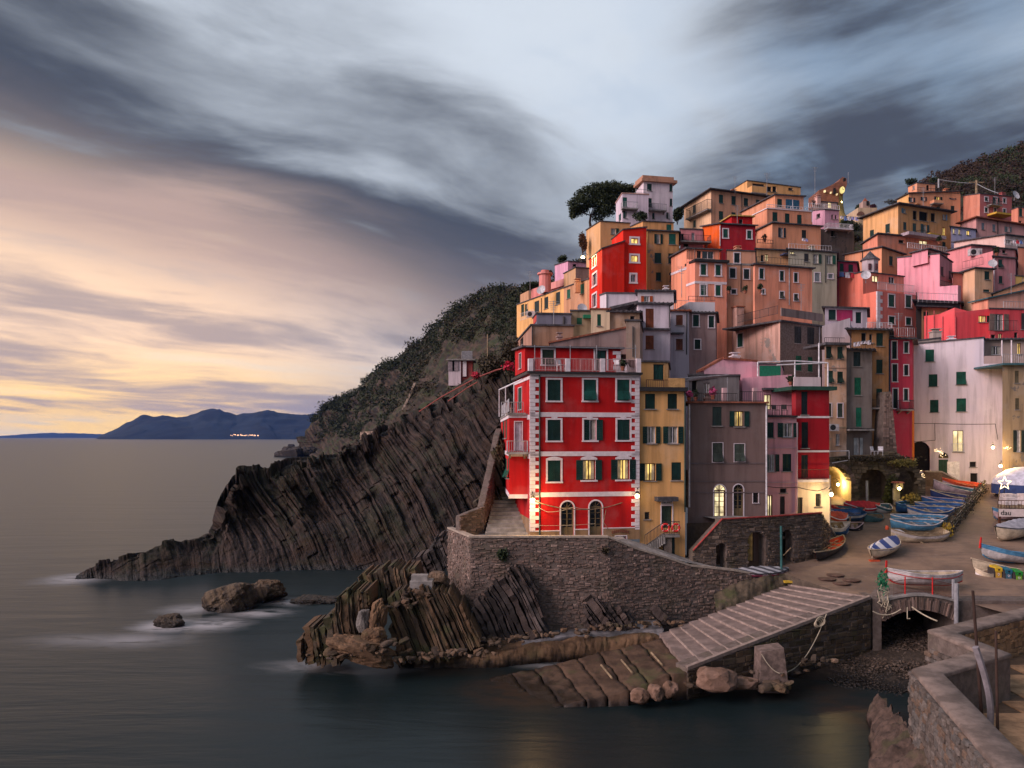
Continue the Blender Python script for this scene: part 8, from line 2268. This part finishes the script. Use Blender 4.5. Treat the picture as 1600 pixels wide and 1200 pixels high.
def church():
    Y = 185; c = root('church','small pale church with a pointed bell tower on the skyline','church',PC('S6',1140,540,Y)); m = MB(); a = PC('S6',1092,540,Y); b = PC('S6',1195,410,Y); m.box((a.x,Y,a.z - 4),(b.x - a.x,0,0),(0,1.9,0),(0,0,b.z - a.z + 4)); m.build('bell_tower',plaster((.36,.27,.24),.4),c)
    t = PC('S6',1148,340,Y); m = MB(); x0,x1 = a.x + .3,b.x - .3; m.add([(x0,Y + .3,b.z),(x1,Y + .3,b.z),(x1,Y + 1.6,b.z),(x0,Y + 1.6,b.z),(t.x,Y + .9,t.z)],[(0,1,4),(1,2,4),(2,3,4),(3,0,4),(0,3,2,1)]); m.build('spire',TERRA,c)
    m = MB(); p = PC('S6',1158,440,Y - .1); m.cbox(p,.5,.4,1.0); m.build('bell_opening',DARK,c)
    a = PC('S6',965,620,Y); b = PC('S6',1240,540,Y); m = MB(); m.box((a.x,Y - 2,a.z - 6),(b.x - a.x,0,0),(0,8,0),(0,0,b.z - a.z + 6)); m.build('nave',plaster((.5,.38,.27),.4),c)
    m = MB(); p = PC('S6',1062,610,Y - 2.1); n = 12; m.prism([p + Vector((.9 * math.cos(math.pi * i / n),0,.9 * math.sin(math.pi * i / n))) for i in range(n + 1)],(0,.3,0)); m.build('arched_opening',flat('arch_brown',(.16,.08,.06),.9),c)
church()
def cliff_house():
    Y = 172; h = root('cliff_house','little white and red house among the scrub on the cliff','house',PC('T6',400,400,Y)); a = PC('T6',272,410,Y); b = PC('T6',520,288,Y)
    mid = PC('T6',400,400,Y); m = MB(); m.box((a.x,Y,a.z - 3),(mid.x - a.x,0,0),(0,6,0),(0,0,b.z - a.z + 3)); m.build('wall',plaster((.62,.52,.56),.3),h)
    m = MB(); m.box((mid.x + .01,Y + .6,a.z - 3),(b.x - mid.x,0,0),(0,5,0),(0,0,b.z - a.z + 3)); m.build('wall',plaster((.30,.075,.07),.3),h)
    m = MB(); m.box((a.x - .4,Y - .5,b.z),(b.x - a.x + 1,0,0),(0,7,0),(0,0,.3)); m.build('roof',CONC,h)
    for x in (300,345): p = PC('T6',x,340,Y - .05); m = MB(); m.cbox(p,1.4,.2,2.4); m.build('window',flat('grey_shutter',(.25,.2,.22),.7),h)
    m = MB(); p = PC('T6',440,335,Y + .4); m.box(p - Vector((.4,.2,2.6)),(.8,0,0),(0,.3,0),(0,0,4)); m.build('pillar',WHITE,h)
    m = MB()
    for k in range(22): x = a.x + 3 + (b.x - a.x - 3) * k / 21; m.tube([(x,Y - .2,b.z + .3),(x,Y - .2,b.z + 2.0)],.05,4)
    m.tube([(a.x + 3,Y - .2,b.z + 2.0),(b.x,Y - .2,b.z + 2.0)],.07,5); m.build('railing',GREYMET,h)
cliff_house()
# cliff path with its rails and walls
cable('red iron handrail of the cliff path climbing to the scarlet house',[P(655,643,103),P(690,620,100),P(745,590,95),P(776,578,92),P(804,572,88)],.08,flat('rail_red',(.28,.07,.06),.7),.0,'path_rail','railing')
cable('second red rail lower on the cliff path',[P(700,627,98),P(730,606,95),P(746,597,93)],.07,flat('rail_red',(.28,.07,.06),.7),.0,'path_rail','railing')
def path_wall():
    w = root('path_wall','pale stone parapet of the cliff path above the far rocks','wall',P(585,688,300)); m = MB(); a = P(563,688,300); b = P(602,690,290); wall_body(m,a,b,P(563,675,300).z,P(602,672,290).z,a.z - 6,th=1.5); m.build('wall_core',stone_mat('path_masonry',[(.15,.11,.085),(.25,.19,.15)],island=False),w)
    s = MB(); stones(s,a,b,P(563,675,300).z,P(602,672,290).z,a.z - 1,b.z - 1,h=.7,w=1.4,proud=.2,gap=.1); s.build('wall_stones',stone_mat('path_stone',[(.20,.14,.11),(.32,.24,.19),(.28,.2,.15)]),w,kind='stuff')
    m = MB(); pts = [P(632,648,230),P(636,640,232),P(643,625,235),P(650,608,238)]
    for p,q in zip(pts[:-1],pts[1:]): wall_body(m,p,q,p.z + 2.0,q.z + 2.0,p.z - 3,th=.8)
    tag(m.build('stair_wall',stone_mat('path_masonry',[(.15,.11,.085),(.25,.19,.15)],island=False),None),'short pale stair wall on the cliff path by the round shrub','wall')
path_wall()
m = MB(); m.tube([P(762,566,150),P(762,522,150)],.16,6); tag(m.build('utility_pole',OLDWOOD,None),'wooden pole on the cliff beside the white and red house','pole')
m = MB(); m.tube([PC('T1',858,340,156),PC('T1',858,115,156)],.25,6); m.cbox(PC('T1',858,150,156),3,.2,.2); tag(m.build('utility_pole',OLDWOOD,None),'wooden utility pole behind the rose red hilltop house','pole')
m = MB(); m.tube([PC('T1',265,235,150.5),PC('T1',265,95,150.5)],.16,6); tag(m.build('utility_pole',GREYMET,None),'white mast on the roof of the hilltop orange house','pole')

# ------------------------------------------------------------------ clutter on the roofs and terraces
def dish(label,c,r,yaw):
    c = Vector(c); d = root('satellite_dish',label,'satellite dish',c); m = MB(); n = 14; k = 4; V = []
    f = Vector((math.sin(yaw),-math.cos(yaw),.35)).normalized(); a = f.cross(Vector((0,0,1))).normalized(); b = a.cross(f)
    V = [c] + [c + a * (r * i / k * math.cos(2 * math.pi * j / n)) + b * (r * i / k * math.sin(2 * math.pi * j / n)) + f * (.25 * r * (i / k) ** 2) for i in range(1,k + 1) for j in range(n)]
    m.add(V,[(0,1 + j,1 + (j + 1) % n) for j in range(n)] + [(1 + i * n + j,1 + i * n + (j + 1) % n,1 + (i + 1) * n + (j + 1) % n,1 + (i + 1) * n + j) for i in range(k - 1) for j in range(n)]); m.build('reflector',flat('dish_white',(.5,.5,.54),.5),d)
    m = MB(); m.tube([c - f * .05,c - f * .25 - Vector((0,0,.9))],.04,5); m.tube([c - b * r * .9,c + f * r * .9],.02,4); m.build('mount',GREYMET,d)
dish('satellite dish on the ochre orange attic above the coral house',PC('E',188,1088,101),.62,-.4)
dish('satellite dish on the mast beside the dusky pink house',PC('S5',830,240,102),.55,-.3)
dish('satellite dish on the pink clifftop terrace',PC('A',320,1105,112),.7,-.5)
dish('satellite dish on the tan end of the clifftop row',PC('B',682,470,90),.6,.2)
dish('satellite dish on the left roof of the rose red hilltop house',PC('T1',1462,352,149),.9,.4)
def pot_plant(label,c,s,seed,pot=None,leaf=None):
    c = Vector(c); p = root('potted_plant',label,'plant',c); m = MB(); m.lathe(c,[(.16 * s,0),(.22 * s,.32 * s),(.25 * s,.33 * s),(.25 * s,.4 * s)],10); m.build('pot',pot or TERRA,p); crown('foliage',[(c + Vector((0,0,.75 * s)),(.38 * s,.38 * s,.45 * s),150,.13 * s)],leaf or DLEAF,p,seed)
pot_plant('tall potted plant left of three at the foot of the pinkish tan house',PC('C',565,1135,93),.8,50)
pot_plant('potted plant middle of three at the foot of the pinkish tan house',PC('C',712,1135,93),.85,51)
pot_plant('bushy potted plant by the first lower window of the broad peach house',PC('C',845,1130,92.5),.95,52)
pot_plant('potted plant on the terrace of the big orange house',PC('C',885,675,112),1.0,53,leaf=BRUSH)
pot_plant('potted plant at the right end of the roof terrace of the scarlet house',PC('K1',1065,395,57.0),.75,54,leaf=DLEAF)
pot_plant('potted plant behind the railing of the grey house terrace',PC('K3',235,430,61),.7,55)
pot_plant('potted plant hung on the corner of the grey house and yellow house',PC('K3',183,435,58.9),.75,56,leaf=leaf_mat('pink_flowers',(.3,.03,.1),(.55,.1,.25)))
pot_plant('pink flowering pot on the grey house terrace',PC('K3',370,420,61),.8,57,leaf=leaf_mat('pink_flowers',(.3,.03,.1),(.55,.1,.25)))
pot_plant('potted plant on the lit terrace of the long ochre house',PC('E',845,810,117),1.1,58)
pot_plant('potted plant on the roof terrace of the dusky pink house',PC('S5',880,150,103.6),1.0,59)
pot_plant('potted plant on the low hedge parapet of the dark red house',PC('K3',975,310,63.6),.7,60)
def chair(label,c,mat,yaw=0.0,s=1.0,group=None):
    c = Vector(c); r = root('terrace_chair',label,'chair',c,group); ca,sa = math.cos(yaw),math.sin(yaw); T = lambda x,y,z: c + Vector((x * ca - y * sa,x * sa + y * ca,z)) * s
    m = MB(); m.hexa([T(x,y,z) for z in (.42,.46) for x,y in ((-.22,-.22),(.22,-.22),(.22,.22),(-.22,.22))]); m.build('seat',mat,r)
    m = MB(); m.hexa([T(x,y,z) for z,y0 in ((.5,.2),(.88,.28)) for x,y in ((-.22,y0),(.22,y0),(.22,y0 + .03),(-.22,y0 + .03))]); m.build('backrest',mat,r)
    for x,y in ((-.2,-.2),(.2,-.2),(.2,.2),(-.2,.2)): m = MB(); m.tube([T(x,y,0),T(x,y,.43)],.02 * s,4); m.build('leg',mat,r)
chair('white plastic chair left on the roof terrace of the scarlet house',PC('K1',580,398,56.9),WHITEMET,.6); chair('white plastic chair right on the roof terrace of the scarlet house',PC('K1',1015,398,57.2),WHITEMET,-.4)
chair('dark chair on the terrace of the narrow pink house',PC('K3',860,545,63.6),IRON,.3); chair('second dark chair on the terrace of the narrow pink house',PC('K3',930,545,63.8),IRON,2.6)
chair('pale cushion chair on the left balcony of the scarlet house',PC('K1',190,735,58.5),flat('cushion',(.5,.4,.33),.9),.8)
chair('left white chair on the ledge over the vaulted wall',PC('T2',640,615,79.2),WHITEMET,.5,1.1); chair('right white chair on the ledge over the vaulted wall',PC('T2',705,615,79.2),WHITEMET,-.5,1.1)
def laundry(label,cr,pts,Y,cols,seed):
    r2 = random.Random(seed); l = root('washing_line',label,'laundry',PC(cr,*pts[0],Y)); m = MB(); m.tube([PC(cr,*p,Y) for p in pts],.03,4); m.build('line',GREYMET,l); a,b = PC(cr,*pts[0],Y),PC(cr,*pts[-1],Y); n = len(cols)
    for i,c in enumerate(cols):
        f = (i + .1) / n; g = (i + .85) / n; p = a.lerp(b,f); q = a.lerp(b,g); h = (b - a).length / n * r2.uniform(.7,1.2); V = []
        for u_ in range(5):
            for v_ in range(4): t = p.lerp(q,u_ / 4); V.append((t.x,t.y + .08 * math.sin(u_ * 2 + v_),t.z - h * v_ / 3))
        np_mesh('cloth',V,grid_faces(5,4),c,parent=l)
wc = flat('laundry_white',(.6,.56,.62),.9); lc = flat('laundry_lilac',(.35,.33,.62),.9); bc = flat('laundry_blue',(.12,.2,.45),.9); rc = flat('laundry_red',(.5,.04,.06),.9)
laundry('white and lilac washing hanging above the dark trees','S6',[(760,620),(1030,640)],145,[wc,bc,wc,lc,lc],1); laundry('white washing on the balcony of the tall grey olive house','S4',[(290,370),(470,345)],80.2,[wc,wc,wc,wc,wc],2); laundry('washing on the magenta house terrace','F',[(280,205),(400,212)],103.5,[bc,wc,rc],3); laundry('white washing in front of the big orange house','C',[(1215,640),(1275,650)],111,[wc,lc],4); laundry('washing on the terrace of the whitish sloping house','E',[(1500,770),(1590,775)],111,[wc,rc,bc],5)
def aircon(label,c,s):
    c = Vector(c); a = root('air_conditioner',label,'air conditioner',c); m = MB(); m.cbox(c,.9 * s,.4 * s,.65 * s); m.build('case',flat('ac_white',(.55,.5,.52),.6),a); m = MB(); n = 14; m.prism([c + Vector((-.12 * s + .26 * s * math.cos(2 * math.pi * i / n),-.21 * s,.26 * s * math.sin(2 * math.pi * i / n))) for i in range(n)],(0,.02,0)); m.build('fan_grille',IRON,a)
aircon('left of two air conditioners on the rose house wall',PC('S5',610,108,109.2),1.5); aircon('right of two air conditioners on the rose house wall',PC('S5',640,108,109.6),1.5); aircon('air conditioner on the yellow clifftop row balcony',PC('B',225,520,112),1.3); aircon('round faced air conditioner on the torn plaster peach house',PC('T2',215,320,79.6),1.1)
def antenna(label,c,h):
    c = Vector(c); m = MB(); m.tube([c,c + Vector((0,0,h))],.035,5)
    for k in range(5): m.tube([c + Vector((-.5 + .06 * k,0,h - .1 - .18 * k)),c + Vector((.5 - .06 * k,0,h - .1 - .18 * k))],.02,4)
    tag(m.build('roof_antenna',GREYMET,None),label,'antenna')
antenna('antenna on the roof of the big orange house',PC('C',905,260,118),3.5); antenna('antenna on the long white roof house',PC('D',345,470,90),3.0); antenna('antenna on the white upper house',PC('B',1572,370,86),3.5); antenna('antenna on the castle side roofs',PC('S6',400,310,140),5); antenna('antenna on the clifftop salmon terrace',PC('A',218,1140,118),3.5); antenna('antenna on the peach gable',PC('S5',1050,590,95),2.5)
antenna('antenna on the big pale peach house',PC('C',620,245,141),3.2); antenna('antenna on the large peeling house terrace',PC('D',1210,500,92),3.4); antenna('antenna on the small wine red house',PC('C',640,520,110),2.8); antenna('antenna on the long ochre loggia house',PC('E',700,480,124),3.2); antenna('antenna on the rose red hilltop house',PC('E',1340,365,152),3.4); antenna('antenna on the narrow raspberry house',PC('S4',760,300,86),2.6); antenna('antenna on the tan block above the scarlet house',PC('B',430,620,68),2.2)
for hx,x,y,w in ((pt_,600,225,.9),(ol,640,470,.9),(p4_,1300,735,.7),(p2,640,735,.7),(wh,900,180,.7),(tan,640,225,.7),(ot,900,330,.9),(rp,1400,365,.9),(gry,330,405,.5)): hx.chimney(x,y,w,1.6,h=1.5)
def turret():
    c = root('slate_turret','little white turret with a pointed slate cap on the ochre orange attic','turret',PC('E',225,1050,106)); p = PC('E',225,1052,106); m = MB(); m.lathe(p - Vector((0,0,1)),[(1.1,0),(1.1,2.4),(1.2,2.5)],8); m.build('wall',plaster((.5,.42,.45),.4),c); m = MB(); m.lathe(p + Vector((0,0,1.5)),[(1.35,0),(.7,.55),(.04,1.3)],8); m.build('cap',SLATE,c)
    for dx in (-.5,.4): m = MB(); m.cbox(p + Vector((dx,-1.02,.45)),.34,.2,.8); m.build('window',flat('turret_window',(.10,.04,.05),.5),c)
turret()
# sea-side haze of the far coast
def haze():
    m = bpy.data.materials.new('haze_air'); m.use_nodes = True; t = NT(m.node_tree); m.node_tree.nodes.clear(); out = t.n('ShaderNodeOutputMaterial'); v = t.n('ShaderNodeVolumePrincipled'); v.inputs['Color'].default_value = (.10,.30,1.0,1); v.inputs['Density'].default_value = HAZE_DENSITY; v.inputs['Anisotropy'].default_value = 0.0
    m.node_tree.links.new(v.outputs[0],out.inputs['Volume']); b = MB(); S = 18100; b.box((-S,-600,-20),(2 * S,0,0),(0,S + 700,0),(0,0,620)); b.build('haze',m,None,kind='stuff')
HAZE_DENSITY = 2.9e-5
haze()
